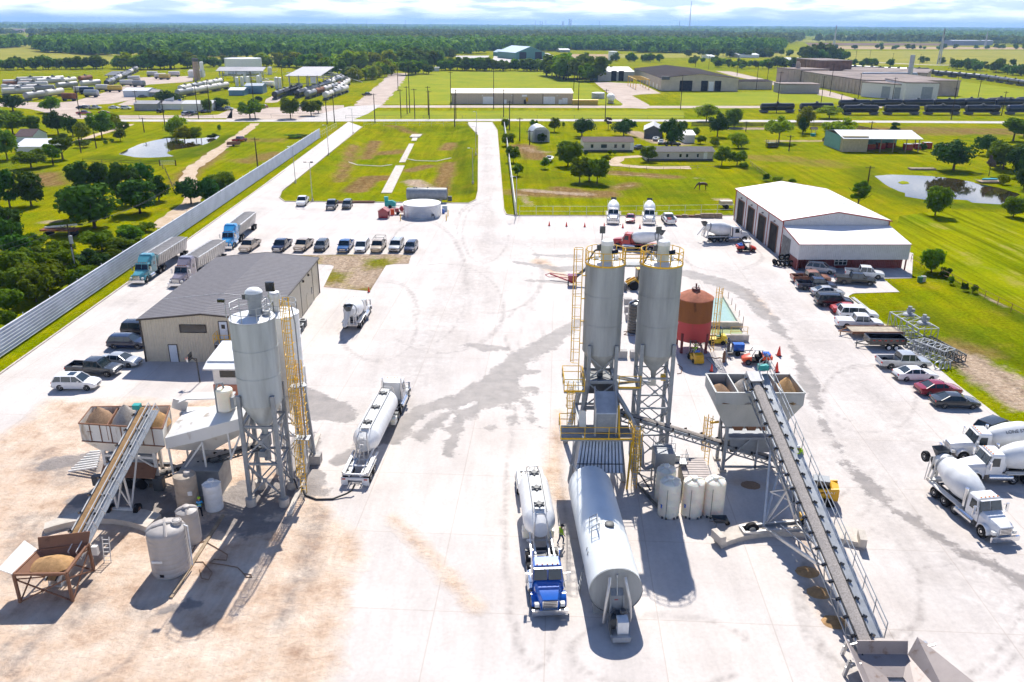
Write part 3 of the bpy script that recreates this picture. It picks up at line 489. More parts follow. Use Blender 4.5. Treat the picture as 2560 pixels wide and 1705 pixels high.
for p in(lp((.62,.55),0)):b=MB();b.bar((p.x,p.y,.3),(p.x,p.y,zs+.4),.24);wp(b,'leg','dirty',t,0)
q4=lp((.62,.55),0)
b=MB();b.bar(q4[0]+V((0,0,2.9)),q4[1]+V((0,0,2.9)),.22);b.bar(q4[0]+V((0,0,1.9)),q4[0].lerp(q4[1],.35)+V((0,0,2.9)),.12);b.bar(q4[1]+V((0,0,1.9)),q4[0].lerp(q4[1],.65)+V((0,0,2.9)),.12);b.bar(q4[0].lerp(q4[1],.35)+V((0,0,2.9)),q4[0].lerp(q4[1],.5)+V((0,0,2.0)),.12);wp(b,'lattice_frame','dirty',t,0)
b=MB();b.hexa([q4[0]+V((-.2,-.9,1.25)),q4[1]+V((.1,-.9,1.4)),q4[1]+V((.1,.5,2.4)),q4[0]+V((-.2,.5,2.3))],[q4[0]+V((-.2,-.9,1.32)),q4[1]+V((.1,-.9,1.47)),q4[1]+V((.1,.5,2.47)),q4[0]+V((-.2,.5,2.37))]);wp(b,'skirt_plate','rusty',t,0)
b=MB();b.hexa([q4[0]+V((.6,.6,.5)),q4[1]+V((-.6,.6,.5)),q4[2]+V((-.6,-.6,.5)),q4[3]+V((.6,-.6,.5))],[lp((.6,.5),0)[i]+V((0,0,2.7))for i in range(4)]);wp(b,'weigh_hopper','gsteel',t,0)
b=MB();b.bar(q4[0]+V((-.9,-.3,.75)),q4[1]+V((.6,-.3,.75)),.3);b.bar(q4[3]+V((-.9,.3,.75)),q4[2]+V((.6,.3,.75)),.3)
for i in range(7):p=q4[0].lerp(q4[1],i/6);b.bar(p+V((0,-.4,.25)),p+V((0,-.4,.95)),.1)
b.cbox(q4[0]+V((-.7,-.5,.75)),(.7,.5,.9));b.cbox(q4[1]+V((.3,-.6,.8)),(.8,.6,1.1));wp(b,'chassis','dsteel',t,0)
for k in(.2,.45,.7):p=q4[0].lerp(q4[1],k)+V((0,-.55,.5));b=MB();b.cyl(p,p+V((0,.35,0)),.48,n=18);wp(b,'wheel','black',t)
for i in range(8):
 p,q=Q('lb',60+i*22,1140-i*34,.2+i*.02),Q('lb',420+i*12,1110-i*36,.6)
s_=MB()
for i in range(8):s_.bar(P(160+(60+i*40)/5.227,960+(1140-i*36)/5.227,.25),P(160+(430+i*8)/5.227,960+(1085-i*30)/5.227,.8),.14)
one('slatted_ramp',s_,'dirty','pale slatted steel ramp leaning at the end of the white aggregate bin','ramp',smooth=0)
t=thing('slanted_cement_pig','dented white slanted cement holding tank on lattice legs beside the aggregate bin','holding tank',(-25.5,61.5,0))
La,Lb,Ra,Rb_=V((-28.3,59.9,5.3)),V((-28.0,63.4,5.9)),V((-21.7,59.9,7.2)),V((-21.7,63.0,7.5))
L0,L1,R0,R1=La-V((-.1,-.9,1.1)),Lb-V((-.1,.6,1.3)),Ra-V((.2,-.9,1.9)),Rb_-V((.2,.6,1.9))
b=MB();m0=[La.lerp(Lb,.5)+V((0,0,.15)),Ra.lerp(Rb_,.5)+V((0,0,.2))]
Lm,Rm=La-V((0,.05,.95)),Ra-V((0,.05,.95))
b.loft([[La,m0[0],Lb,Lb-V((0,0,.9)),V((-27.3,62.4,3.9)),V((-27.3,61.0,3.6)),Lm],[V((-25,59.9,6.25)),V((-25,61.6,6.7)),V((-25,63.2,6.75)),V((-25,63.2,5.7)),V((-25,62.3,3.7)),V((-25,61.1,3.55)),V((-25,59.85,5.2))],[Ra,m0[1],Rb_,Rb_-V((0,0,1)),V((-21.9,62.3,5.6)),V((-21.9,61.1,5.4)),Rm]]);wp(b,'tank_shell','dirty',t,25)
for p,q in(((-28.1,60.0,1.2),(-28.2,60,5.2)),((-25.3,60.0,2.6),(-25.3,59.9,5.0)),((-23.1,60,3.6),(-23.1,59.9,5.9)),((-28.0,60,1.3),(-25.3,59.9,4.9)),((-23.2,60,3.3),(-21.8,59.9,6.3)),((-28.0,63,.3),(-28.0,63,5))):
 b=MB();b.bar(p,q,.14);wp(b,'leg','dirty',t,0)
b=MB();b.lathe([(.66,7.15),(.66,8.9),(.6,8.98),(.1,9.06)],(-23.6,61.6,0),n=26);o=wp(b,'vent_filter','cream',t)
b=MB();b.tube([(-23.6,61.6,9.0),(-23.7,61.6,9.5),(-24.1,61.6,9.4),(-24.35,61.6,8.8),(-24.35,61.6,6.8)],.1,8);b.cbox((-22.9,61.4,7.9),(.3,.5,1.0));wp(b,'vent_pipe','gsteel',o)
b=MB();b.lathe([(.3,7.3),(.3,7.55),(.1,7.6)],(-22.3,61.8,0),n=16);wp(b,'hatch','dirty',t)
b=MB();arch=[(-28.9,64.6,5.6),(-28.6,64.6,6.5),(-27.8,64.6,6.9),(-24.0,64.6,7.0)]
for a,d in zip(arch,arch[1:]):b.bar(a,d,1.3,.12,up=(0,1,0)if a[2]<6.4 else(0,0,1))
b.box(-28.6,-24,63.9,65.2,4.4,5.6);wp(b,'belt_cover','dirty',t,0)
def conveyor(name,label,p0,p1,w,depth,load,frame,edge=.12,nseg=12,idl=10,skirt=None):
 p0,p1=V(p0),V(p1);base=V((p0.x,p0.y,0));t=thing(name,label,'conveyor',base)
 d=(p1-p0).normalized();s=d.cross(V((0,0,1))).normalized();u=s.cross(d).normalized()
 b=MB();b.bar(p0,p1,w,.05,up=u);o=wp(b,'belt','belt',t,0)
 b=MB();n=70;r_=random.Random(4);L=[]
 for i in range(n+1):
  p=p0.lerp(p1,i/n)+u*.03;k=w*(.40+r_.uniform(-.02,.02));h=.10+r_.uniform(-.02,.03);L.append([p-s*k,p-s*k*.4+u*h,p+s*k*.4+u*h,p+s*k])
 b.loft(L);wp(b,'load',load,o)
 b=MB()
 for k in(-1,1):b.bar(p0+s*k*(w/2+.1)-u*.1,p1+s*k*(w/2+.1)-u*.1,.1,.2,up=u);b.bar(p0+s*k*(w/2+.1)-u*depth,p1+s*k*(w/2+.1)-u*depth,.1,up=u)
 for k in(-1,1):
  o_=s*k*(w/2+.1)
  for i in range(nseg):
   a,e=p0.lerp(p1,i/nseg)+o_,p0.lerp(p1,(i+1)/nseg)+o_;b.bar(a-u*depth,(a+e)/2-u*.1,.06);b.bar((a+e)/2-u*.1,e-u*depth,.06)
 for i in range(nseg+1):a=p0.lerp(p1,i/nseg)-u*depth;b.bar(a-s*(w/2+.1),a+s*(w/2+.1),.06)
 wp(b,'lattice_frame',frame,t,0)
 for i in range(idl):a=p0.lerp(p1,(i+.5)/idl)-u*.06;b=MB();q=s*(w/2+.3);b.loft([[a-q+u*.16,a-q*.55,a-q*.55-u*.1,a-q+u*.02],[a+q*.55,a+q+u*.16,a+q+u*.02,a+q*.55-u*.1]]);b.bar(a-q,a-q*.7+u*.16,.16);b.bar(a+q,a+q*.7+u*.16,.16);wp(b,'roller','bpaint',t,0)
 return t,d,s,u
cp0,cp1=V((-32.0,48.6,1.1)),V((-30.4,61.6,7.35))
cp1=P(800/2.2244,1000+45/2.2244,7.2);cp0=V((-31.95,47.4,.75))
t,d,s,u=conveyor('feed_conveyor','inclined conveyor carrying tan sand up into the weathered white bin',cp0,cp1,.75,.75,'sandp','dirty',nseg=16)
b=MB();o_=s*.95;b.bar(cp0.lerp(cp1,.12)+o_-u*.2,cp1+o_-u*.2,.62,.05,up=u);wk=wp(b,'walkway','steel',t,0)
b=MB()
for k in(.66,1.26):
 q0,q1=cp0.lerp(cp1,.12)+s*k+u*.75,cp1+s*k+u*.75
 b.bar(q0,q1,.06);b.bar(q0-u*.45,q1-u*.45,.05)
 for i in range(12):a=q0.lerp(q1,i/11);b.bar(a,a-u*.95,.05)
wp(b,'guard_rail','dirty',wk,0)
b=MB();b.cbox(cp1+V((-.6,.1,.1)),(.6,.5,.4));wp(b,'drive_motor','tealm',t,0)
mid=cp0.lerp(cp1,.62);wa,wb2=V((-31.6,56.7,.6)),V((-30.35,56.7,.6))
b=MB();b.bar((-31.9,56.7,.55),(-29.9,56.6,.55),.2,.3)
for q in(-.6,.55):b.bar((-30.9+q,56.7,.6),mid+s*q-u*.7,.13)
b.bar((-31.5,56.7,.6),mid+s*.55-u*.7,.09);b.bar((-30.3,56.7,.6),mid-s*.6-u*.7,.09)
m2=cp0.lerp(cp1,.82);b.bar((-30.4,56.7,.6),m2+s*.5-u*.7,.11);b.bar((-31.5,56.7,.6),m2-s*.5-u*.7,.11);wp(b,'undercarriage','dirty',t,0)
for x in(-32.1,-29.9):b=MB();b.cyl((x-.16,56.7,.56),(x+.16,56.7,.56),.5,n=22);o=wp(b,'wheel','black',t);b=MB();b.cyl((x-.175,56.7,.56),(x+.175,56.7,.56),.24,n=16);wp(b,'rim','rusty',o)
t=thing('feed_hopper','rusty sand hopper with flared plates on braced legs at the conveyor foot','hopper',(-32.0,47.6,0))
f=[P((75)/2.2244,1000+970/2.2244,2.35),P(370/2.2244,1000+965/2.2244,2.35),P(490/2.2244,1000+800/2.2244,2.35),P(215/2.2244,1000+835/2.2244,2.35)]
for i,p in enumerate(f):b=MB();q=V((p.x,p.y,0));b.bar((p.x,p.y,GZ),p,.17);wp(b,'leg','rusty',t,0)
for i in range(4):
 p,q=f[i],f[(i+1)%4];b=MB();b.bar((p.x,p.y,.1),q-V((0,0,.4)),.08);b.bar((q.x,q.y,.1),p-V((0,0,.4)),.08);wp(b,'cross_brace','rusty',t,0)
cc=sum(f,V())/4;lo=[cc+(p-cc)*.3-V((0,0,1.0))for p in f]
b=MB();b.loft([lo,f],False);o=wp(b,'bin_shell','rusty',t,0);o.modifiers.new('s','SOLIDIFY').thickness=.06
b=MB()
for i in range(4):b.bar(f[i],f[(i+1)%4],.14,.16)
wp(b,'rim_frame','rusty',t,0)
b=MB();b.hexa([f[0],f[3],f[3]+V((-.9,.1,.75)),f[0]+V((-.85,-.15,.55))],[p-V((.04,0,.05))for p in(f[0],f[3],f[3]+V((-.9,.1,.75)),f[0]+V((-.85,-.15,.55)))]);wp(b,'side_plate','dirty',t,0)
b=MB();b.hexa([f[3],f[2],f[2]+V((.1,.35,.8)),f[3]+V((-.1,.35,.8))],[p+V((0,.06,0))for p in(f[3],f[2],f[2]+V((.1,.35,.8)),f[3]+V((-.1,.35,.8)))]);wp(b,'back_plate','rusty',t,0)
b=MB();b.heap(cc.x-.15,cc.y+.05,2.0,1.55,1.1,.55,seed=3);wp(b,'sand_heap','sandp',t)
b=MB();b.cbox(f[2]+V((.35,.1,-.6)),(.4,.3,.7));wp(b,'switch_box','dirty',t,0)
t=thing('access_ladder','small steel step ladder beside the rusty sand hopper','ladder',(f[2].x+.55,f[2].y+1.0,0))
b=MB()
for x in(-.25,.25):b.bar((x,0,GZ),(x-.1,.5,1.9),.06)
for i in range(6):b.bar((-.27,.08*i,.25+.3*i),(.23,.08*i,.25+.3*i),.04)
b.build('ladder','dirty',t,0)
def curved_beam(name,label,outer,inner,h,ends=None):
 n=len(outer);b=MB();b.loft([[(*o.xy,GZ),(*i.xy,GZ),(*i.xy,h),(*o.xy,h)]for o,i in zip(outer,inner)])
 o=one(name,b,'conc',label,'concrete beam',smooth=30);return o
def bez(a,b_,c_,n=12):return[a*(1-k)**2+b_*2*k*(1-k)+c_*k*k for k in[i/n for i in range(n+1)]]
curved_beam('concrete_beam','curved sandy concrete beam under the wheels of the sand conveyor',bez(Q('bl',250,690,.45),Q('bl',620,540,.45),Q('bl',895,640,.45)),bez(Q('bl',250,752,.0),Q('bl',580,640,.0),Q('bl',820,742,.0)),.55)
def poly_tank(label,c,r,h,m,ribs_=7,cross=True,lid=True,band=None,cat='tank',dome=.25,name='poly_tank'):
 t=thing(name,label,cat,(c[0],c[1],0));pr=[]
 for i in range(ribs_):z=GZ+(h-GZ)*i/ribs_;dz=(h-GZ)/ribs_;pr+=[(r-.025,z),(r,z+dz*.12),(r,z+dz*.88),(r-.025,z+dz*.99)]
 pr+=[(r*.96,h+.06),(r*.7,h+dome*.7),(r*.25,h+dome),(.05,h+dome)]
 b=MB();b.lathe(pr,n=36);o=b.build('shell',m,t,40)
 if cross:
  b=MB()
  for a in(.4,.4+PI/2):d=V((math.cos(a),math.sin(a),0));b.tube([d*r*.99+V((0,0,h+.03)),d*r*.6+V((0,0,h+dome*.85)),V((0,0,h+dome+.06)),-d*r*.6+V((0,0,h+dome*.85)),-d*r*.97+V((0,0,h+.05))],.1,5)
  b.build('top_rib',m,t)
 if lid:b=MB();b.lathe([(.26,h+dome*.6),(.26,h+dome+.18),(.22,h+dome+.2)],(lid[0],lid[1],0)if hasattr(lid,'__len__')else(0,0,0),n=18);b.build('lid',m if lid is True else 'poly',t)
 return t
tb=poly_tank('big dusty white poly water tank with a cross ribbed dome beside the coiled hose',(-24.52,49.75),1.33,3.5,'poly',9,lid=(.75,.25),dome=.35)
b=MB();b.cyl((.75,.25,3.75),(.75,.25,4.02),.36,n=20);b.build('manhole','poly',tb)
b=MB();b.cyl((.75,.25,4.0),(.75,.25,4.035),.28,n=20);b.build('manhole_opening','bpaint',tb)
b=MB();b.tube([(1.2,.3,3.6),(1.5,.2,3.55),(1.52,.1,2),(1.52,0,.4)],.06,6);b.build('downpipe','white',tb)
b=MB();b.cbox((-.35,-1.32,1.55),(.75,.06,.18));b.build('label_plate','white',tb,0)
b=MB();b.cbox((-.15,-1.32,.4),(.3,.06,.22));b.build('drain_plate','bpaint',tb,0)
poly_tank('slimmer white poly tank right behind the big dusty water tank',(-24.4,53.2),.82,2.75,'poly',5)
tb=poly_tank('brown stained ribbed poly tank next to the worker in the sandy yard',(-26.2,57.7),.88,3.15,'tan_poly',8,False,(.3,-.1),dome=.22)
b=MB();b.cbox((.55,-.72,1.9),(.35,.12,.35));b.build('label_plate','white',tb,0)
poly_tank('short white poly chemical tank beside the worker and the brown tank',(-24.15,57.75),.72,2.3,'white',4)
t=thing('equipment_shed','grey flat roofed steel equipment shed behind the brown poly tank','shed',(-25.6,61.0,0))
b=MB();b.box(-1.6,1.4,-1.4,1.4,GZ,2.5);b.build('wall','gsteel',t,0);b=MB();b.hexa([(-1.75,-1.6,2.45),(1.55,-1.6,2.45),(1.55,1.55,2.75),(-1.75,1.55,2.75)],[(-1.75,-1.6,2.55),(1.55,-1.6,2.55),(1.55,1.55,2.85),(-1.75,1.55,2.85)]);b.build('roof','gsteel',t,0)
conveyor('batch_conveyor','dark belt conveyor rising from under the aggregate bin to the grey silo',(-30.5,61.8,.9),(-20.8,60.6,4.6),.8,.45,'gravp','dsteel',nseg=14)
cb=V((-28.2,78.6,0));t=thing('control_cabin','two storey control cabin, white above and faded pink below, behind the grey silo','cabin',cb)
b=MB();b.box(-2.2,2.4,-2.0,2.2,GZ,2.6);b.build('lower_wall',mat('faded_pink_paint',(.55,.24,.16),.7,var=.15,vs=1.2,col2=(.30,.13,.09)),t,0)
b=MB();b.box(-2.1,2.4,-1.9,2.2,2.6,5.2);b.build('upper_wall','white',t,0)
b=MB();b.hexa([(-2.4,-2.2,5.2),(2.6,-2.2,5.2),(2.6,2.6,5.5),(-2.4,2.6,5.5)],[(-2.4,-2.2,5.35),(2.6,-2.2,5.35),(2.6,2.6,5.65),(-2.4,2.6,5.65)]);b.build('roof','white',t,0)
b=MB();b.hexa([(-2.5,-3.3,4.75),(2.6,-3.3,4.75),(2.6,-1.9,5.15),(-2.5,-1.9,5.15)],[(-2.5,-3.3,4.9),(2.6,-3.3,4.9),(2.6,-1.9,5.28),(-2.5,-1.9,5.28)]);b.build('awning','white',t,0)
b=MB();b.box(-1.4,2.0,-1.93,-1.88,3.4,4.4);w_=b.build('window','glass',t,0)
b=MB();b.bar((-1.45,-1.94,3.37),(2.05,-1.94,3.37),.07);b.bar((.3,-1.94,3.37),(.3,-1.94,4.43),.06);b.build('frame','white',w_,0)
b=MB();b.tube([(-18.3,60.6,1.2),(-18.0,60.3,.4),Q('bl',1680,480,.15),Q('bl',1700,530,.14),Q('bl',1760,552,.14),Q('bl',1850,550,.14),Q('wt',130,1540,.3),Q('wt',200,1500,.5),Q('wt',240,1420,.8)],.08,8)
one('cement_hose',b,'belt','thick black discharge hose lying between the white tanker and the grey silo','hose')
b=MB();b.tube([Q('bl',x,y,.1)for x,y in((1060,860),(1090,800),(1140,785),(1200,820),(1265,860),(1260,890),(1190,885),(1165,905),(1240,915),(1320,930),(1350,960),(1370,985),(1400,985),(1395,970),(1350,965))],.04,5)
one('garden_hose',b,'brownp','thin hose snaking over the shaded ground near the big water tank','hose')
b=MB();b.tube([Q('bl',x,y,.1)for x,y in((1070,900),(1130,900),(1180,960),(1160,1000),(1120,990),(1110,940))],.035,5)
one('garden_hose',b,'brownp','short coil of hose at the foot of the big water tank','hose')
b=MB();b.bar(Q('bl',950,1100,.12),Q('bl',1240,640,.12),.25,.12);one('kerb_timber',b,'wood','straight timber edging running past the big water tank','timber',smooth=0)
b=MB();b.bar(Q('bl',1610,640,.12),Q('bl',1770,190,.12),.45,.18);one('wheel_stop',b,'conc','long concrete wheel stop to the side of the grey silo','kerb block',smooth=0)
# TWIN SILO PLANT
YC=66.0
def silo_pair(label,xl,xr,first):
 x0,x1=QY('tw',xl,345,YC).x,QY('tw',xr,345,YC).x;c=V(((x0+x1)/2,YC,0));r=(x1-x0)/2*.975
 t=thing('cement_silo',label,'silo',c)
 silo_body(t,c,r,10.9,18.6,8.9,'silo')
 b=MB();rail(b,[(c.x+(r+.02)*math.cos(a),c.y+(r+.02)*math.sin(a),18.65)for a in[2*PI*i/14 for i in range(14)]],1.15,.035,2,True)
 b.lathe([(r+.02,18.62),(r+.07,18.62),(r+.07,18.76),(r+.02,18.76)],c,n=40,cap=False);wp(b,'guard_rail','yellow',t,0)
 b=MB();b.lathe([(.5,18.7),(.5,20.35),(.47,20.5),(.3,20.6),(.1,20.63)],(c.x+.08,c.y-.1,0),n=26);f=wp(b,'filter',mat('pale_green_grey',(.58,.60,.52),.5,var=.05),t)
 b=MB();b.lathe([(.515,20.2),(.515,20.36),(.485,20.52),(.3,20.63),(.1,20.66)],(c.x+.08,c.y-.1,0),n=26);wp(b,'filter_cap','white',f)
 b=MB();b.cbox((c.x-.55,c.y+.1,19.9),(.35,.35,.5));b.tube([(c.x-.6,c.y,19.8),(c.x-.9,c.y-.1,19.7),(c.x-1.3,c.y-.2,19.1),(c.x-1.45,c.y-.2,18.7)],.07,6);wp(b,'vent_hose','dsteel',t)
 b=MB();b.bar((c.x-.3,c.y+.9,18.7),(c.x-.25,c.y+.9,21.1),.07);b.bar((c.x+.6,c.y-.9,18.7),(c.x+.6,c.y-.9,19.7),.06);lp_=wp(b,'lamp_post','dsteel',t,0)
 b=MB();b.cbox((c.x-.25,c.y+.88,21.2),(.45,.12,.6));wp(b,'floodlight','dsteel',lp_,0)
 b=MB();b.hexa([(c.x+.4,c.y-1.0,19.6),(c.x+.9,c.y-1.0,19.7),(c.x+.9,c.y-.85,20.0),(c.x+.4,c.y-.85,19.9)],[(c.x+.4,c.y-.9,19.56),(c.x+.9,c.y-.9,19.66),(c.x+.9,c.y-.75,19.96),(c.x+.4,c.y-.75,19.86)]);wp(b,'floodlight','bpaint',lp_,0)
 for dx in(.95,-.7):b=MB();b.lathe([(.2,18.7),(.2,19.05),(.1,19.12)],(c.x+dx,c.y+.6,0),n=14);wp(b,'hatch','white',t)
 return t,c,r
tL,cL,rL=silo_pair('grey cement silo of the twin tower with a yellow ladder cage up its side',295,655,0)
tR,cR,rR=silo_pair('grey cement silo of the twin tower nearest the rusty red tank',783,1167,1)
hw=1.35
for sx in(-1,1):
 for sy in(-1,1):
  b=MB();b.bar((cR.x+sx*hw,cR.y+sy*hw,GZ),(cR.x+sx*hw,cR.y+sy*hw,11.9),.3);wp(b,'leg','gsteel',tR,0)
for z0,z1 in((.8,3.4),(3.7,6.0),(6.3,8.8)):
 for s in(-1,1):xbrace(tR,(cR.x-hw,cR.y+s*hw),(cR.x+hw,cR.y+s*hw),z0,z1,'gsteel',.09);xbrace(tR,(cR.x+s*hw,cR.y-hw),(cR.x+s*hw,cR.y+hw),z0,z1,'gsteel',.09)
b=MB();b.cbox((cR.x,cR.y,8.0),(.5,.5,.8));b.cyl((cR.x,cR.y,7.7),(cL.x+1.0,cL.y-.3,8.6),.2,n=10);wp(b,'screw_conveyor','alum',tR)
b=MB();b.cbox((cR.x+.75,cR.y-.6,8.6),(.4,.4,.5));wp(b,'valve_motor','yellow',tR,0)
t=thing('plant_frame','dark steel tower frame over the truck bay carrying one of the twin silos','plant frame',(cL.x,65,0))
xf0,xf1=cL.x-1.15,cL.x+1.15
for x,x0 in((xf0,5.1),(xf1,9.75)):
 for y,y0 in((64.6,62.4),(67.4,69.4)):
  b=MB();b.bar((x0,y0,GZ),(x,y,8.6),.34);b.bar((x,y,8.6),(x,y,11.8),.3);wp(b,'leg','gsteel',t,0)
for y,y0 in((64.6,62.4),(67.4,69.4)):
 b=MB();f_=lambda xx,x0,z:V((x0+(xx-x0)*z/8.6,y0+(y-y0)*z/8.6,z))
 for z in(4.7,6.3,8.5):b.bar(f_(xf0,5.1,z),f_(xf1,9.75,z),.26)
 b.bar(f_(xf0,5.1,6.4),f_(xf1,9.75,8.4),.1);b.bar(f_(xf1,9.75,6.4),f_(xf0,5.1,8.4),.1);b.bar((xf0,y,8.7),(xf1,y,10.8),.1);b.bar((xf1,y,8.7),(xf0,y,10.8),.1);wp(b,'cross_brace','gsteel',t,0)
for x,x0 in((xf0,5.1),(xf1,9.75)):
 b=MB();f_=lambda y,y0,z:V((x0+(x-x0)*z/8.6,y0+(y-y0)*z/8.6,z))
 for z in(4.7,8.5):b.bar(f_(64.6,62.4,z),f_(67.4,69.4,z),.24)
 b.bar(f_(64.6,62.4,.6),f_(67.4,69.4,4.6),.1);b.bar(f_(67.4,69.4,.6),f_(64.6,62.4,4.6),.1);b.bar(f_(64.6,62.4,4.9),f_(67.4,69.4,8.3),.1);wp(b,'cross_brace','gsteel',t,0)
b=MB();b.loft([[(cL.x-1.1,65,7.2),(cL.x+1.1,65,7.2),(cL.x+1.1,67.2,7.2),(cL.x-1.1,67.2,7.2)],[(cL.x-1.1,65,8.4),(cL.x+1.1,65,8.4),(cL.x+1.1,67.2,8.4),(cL.x-1.1,67.2,8.4)]]);b.cyl((cL.x,66,8.2),(cL.x,66,8.8),.25);wp(b,'weigh_batcher','dsteel',t,0)
b=MB();b.tube([(cL.x-.6,66,8.5),(cL.x-1.1,65.5,8.2),(cL.x-1.2,65.2,7.0),(cL.x-1.2,65.2,5.4)],.08,6);wp(b,'air_hose','belt',t)
b=MB();hx0,hx1=QY('t6',443,300,62.6).x,QY('t6',640,300,62.6).x
b.loft([[(hx0,61.7,5.2),(hx1,61.7,5.2),(hx1,63.1,5.2),(hx0,63.1,5.2)],[(hx0,61.6,6.9),(hx1,61.6,6.9),(hx1,63.2,6.9),(hx0,63.2,6.9)]]);hp=wp(b,'surge_hopper','gsteel',t,0)
b=MB();b.hexa([(hx0,61.55,6.9),(hx1,61.55,6.9),(hx1,63.2,8.1),(hx0,63.2,8.1)],[(hx0,61.6,7.0),(hx1,61.6,7.0),(hx1,63.2,8.25),(hx0,63.2,8.25)])
for x in(hx0,hx1):b.hexa([(x-.04,61.55,6.9),(x+.04,61.55,6.9),(x+.04,63.2,6.9),(x-.04,63.2,6.9)],[(x-.04,61.55,7.5),(x+.04,61.55,7.5),(x+.04,63.2,8.7),(x-.04,63.2,8.7)])
for x in(hx0,hx1):b.bar((x,61.6,4.6),(x,61.6,7),.12)
wp(b,'hopper_hood','alum',hp,0)
b=MB();b.hexa([(5.7,62.6,5.2),(6.3,62.4,5.2),(6.3,63.2,6.4),(5.7,63.4,6.4)],[(5.7,62.5,5.25),(6.3,62.3,5.25),(6.3,63.1,6.45),(5.7,63.3,6.45)]);wp(b,'cream_panel','cream',t,0)
b=MB();tx0,tx1=QY('t6',305,755,61.5).x,QY('t6',690,755,61.5).x;bx0,bx1=QY('t6',270,985,59.9).x-.1,QY('t6',710,1055,59.9).x
n=13
for i in range(n):
 k0,k1=i/n,(i+.62)/n
 b.hexa([(bx0+(bx1-bx0)*k0,59.9,2.3),(bx0+(bx1-bx0)*k1,59.9,2.3),(tx0+(tx1-tx0)*k1,61.5,4.5),(tx0+(tx1-tx0)*k0,61.5,4.5)],[(bx0+(bx1-bx0)*k0,59.98,2.26),(bx0+(bx1-bx0)*k1,59.98,2.26),(tx0+(tx1-tx0)*k1,61.58,4.46),(tx0+(tx1-tx0)*k0,61.58,4.46)])
sh=wp(b,'dust_shroud',mat('pale_ribbed_sheet',(.66,.69,.73),.4,.1,var=.08),t,0)
b=MB();b.hexa([(bx0,59.99,2.22),(bx1,59.99,2.22),(tx1,61.59,4.42),(tx0,61.59,4.42)],[(bx0,60.03,2.2),(bx1,60.03,2.2),(tx1,61.63,4.4),(tx0,61.63,4.4)]);wp(b,'shroud_backing','gsteel',sh,0)
b=MB();k=.27;b.bar((bx0+(tx0-bx0)*k,59.88+1.6*k,2.32+2.2*k),(bx1+(tx1-bx1)*k,59.88+1.6*k,2.32+2.2*k),.06);wp(b,'shroud_cable','dsteel',sh,0)
b=MB()
for x,xx in((bx0,tx0),(bx1,tx1)):b.hexa([(x,59.95,GZ+1.4),(x,63,GZ+1.4),(xx,63,4.4),(xx,61.6,4.4)],[(x+.05,59.95,GZ+1.4),(x+.05,63,GZ+1.4),(xx+.05,63,4.4),(xx+.05,61.6,4.4)])
wp(b,'side_curtain','gsteel',t,0)
def platform(parent,x0,x1,y0,y1,z,name='platform',sides='fblr'):
 b=MB();b.box(x0,x1,y0,y1,z-.18,z);o=wp(b,name,'gsteel',parent,0)
 b=MB();pts=[]
 if 'l' in sides:pts+=[(x0,y1,z),(x0,y0,z)]
 else:pts+=[(x0,y0,z)]
 pts+=[(x1,y0,z)]
 if 'r' in sides:pts+=[(x1,y1,z)]
 rail(b,pts,1.1,.035,2.0);b.bar((x0,y0-.02,z+.05),(x1,y0-.02,z+.05),.04,.16);wp(b,'guard_rail','yellow',o,0)
 return o
px0,px1=QY('t6',118,740,61).x,QY('t6',790,740,61).x
platform(t,px0,px1,61.0,63.6,4.85)
b=MB();rail(b,[(px0+1.35,63.6,4.85),(px0,63.6,4.85)],1.1,.035,1.4);b.bar((hx1+.25,61.3,4.8),(hx1+.2,62.2,7.4),.14);b.bar((hx1+.9,63.5,5.9),(px1,63.5,5.9),.05);b.bar((px1,61.2,5.9),(px1-.3,63.6,5.9),.05);wp(b,'guard_rail','yellow',t,0)
ux0,ux1=QY('t6',150,290,63.4).x,QY('t6',340,290,63.4).x;uz=QY('t6',240,295,63.4).z
platform(t,ux0,ux1,63.4,66.4,uz);b=MB();rail(b,[(ux0,66.4,uz),(ux1-.1,66.4,uz)],1.1,.035,1.2);wp(b,'guard_rail','yellow',t,0)
mx0,mx1=QY('t6',660,260,64.4).x,QY('t6',862,260,64.4).x;mz=QY('t6',760,262,64.4).z
platform(t,mx0,mx1,64.4,67,mz,sides='')
bx=[cL.x+rL-.1,cR.x-rR+.1];b=MB();b.box(bx[0],bx[1],YC-.6,YC+.6,18.45,18.6);br=wp(b,'platform','gsteel',t,0)
b=MB()
for y in(YC-.6,YC+.6):rail(b,[(bx[0],y,18.6),(bx[1],y,18.6)],1.15,.04,1.2)
wp(b,'guard_rail','yellow',br,0)
t2=thing('caged_ladder','long yellow caged ladder up the outer side of the twin silos','ladder',(cL.x-rL-.28,YC-.3,0))
caged_ladder((0,0,uz),19.9-uz,PI*.98,t2,cage0=1.8)
b=MB()
for z in(11.6,13.6,15.6,17.6):b.bar((0,0,z),(.4,.05,z),.08)
b.build('wall_bracket','yellow',t2,0)
t2=thing('caged_ladder','short yellow caged ladder hanging below the small side platform of the twin silos','ladder',(ux0+.55,63.35,0))
caged_ladder((0,0,4.9),uz-3.9,-PI/2,t2,cage0=2.0,step=.7)
lx2=QY('t6',850,830,61).x;t2=thing('caged_ladder','yellow caged ladder from the ground to the platform over the guppy tank','ladder',(lx2-.55,61.2,0))
caged_ladder((.35,0,GZ),6.0,-PI/2,t2,cage0=2.0,step=.55,r=.4);b=MB();b.bar((-.25,-.1,GZ),(-.05,-.1,4.9),.16);b.build('post','yellow',t2,0)
t=thing('dust_collector','grey dust collector box on legs with a small logo plate beside the twin silos','dust collector',(12.95,61.9,0))
b=MB();b.box(-.85,.8,-.85,.85,1.75,3.5);b.build('housing','gsteel',t,0)
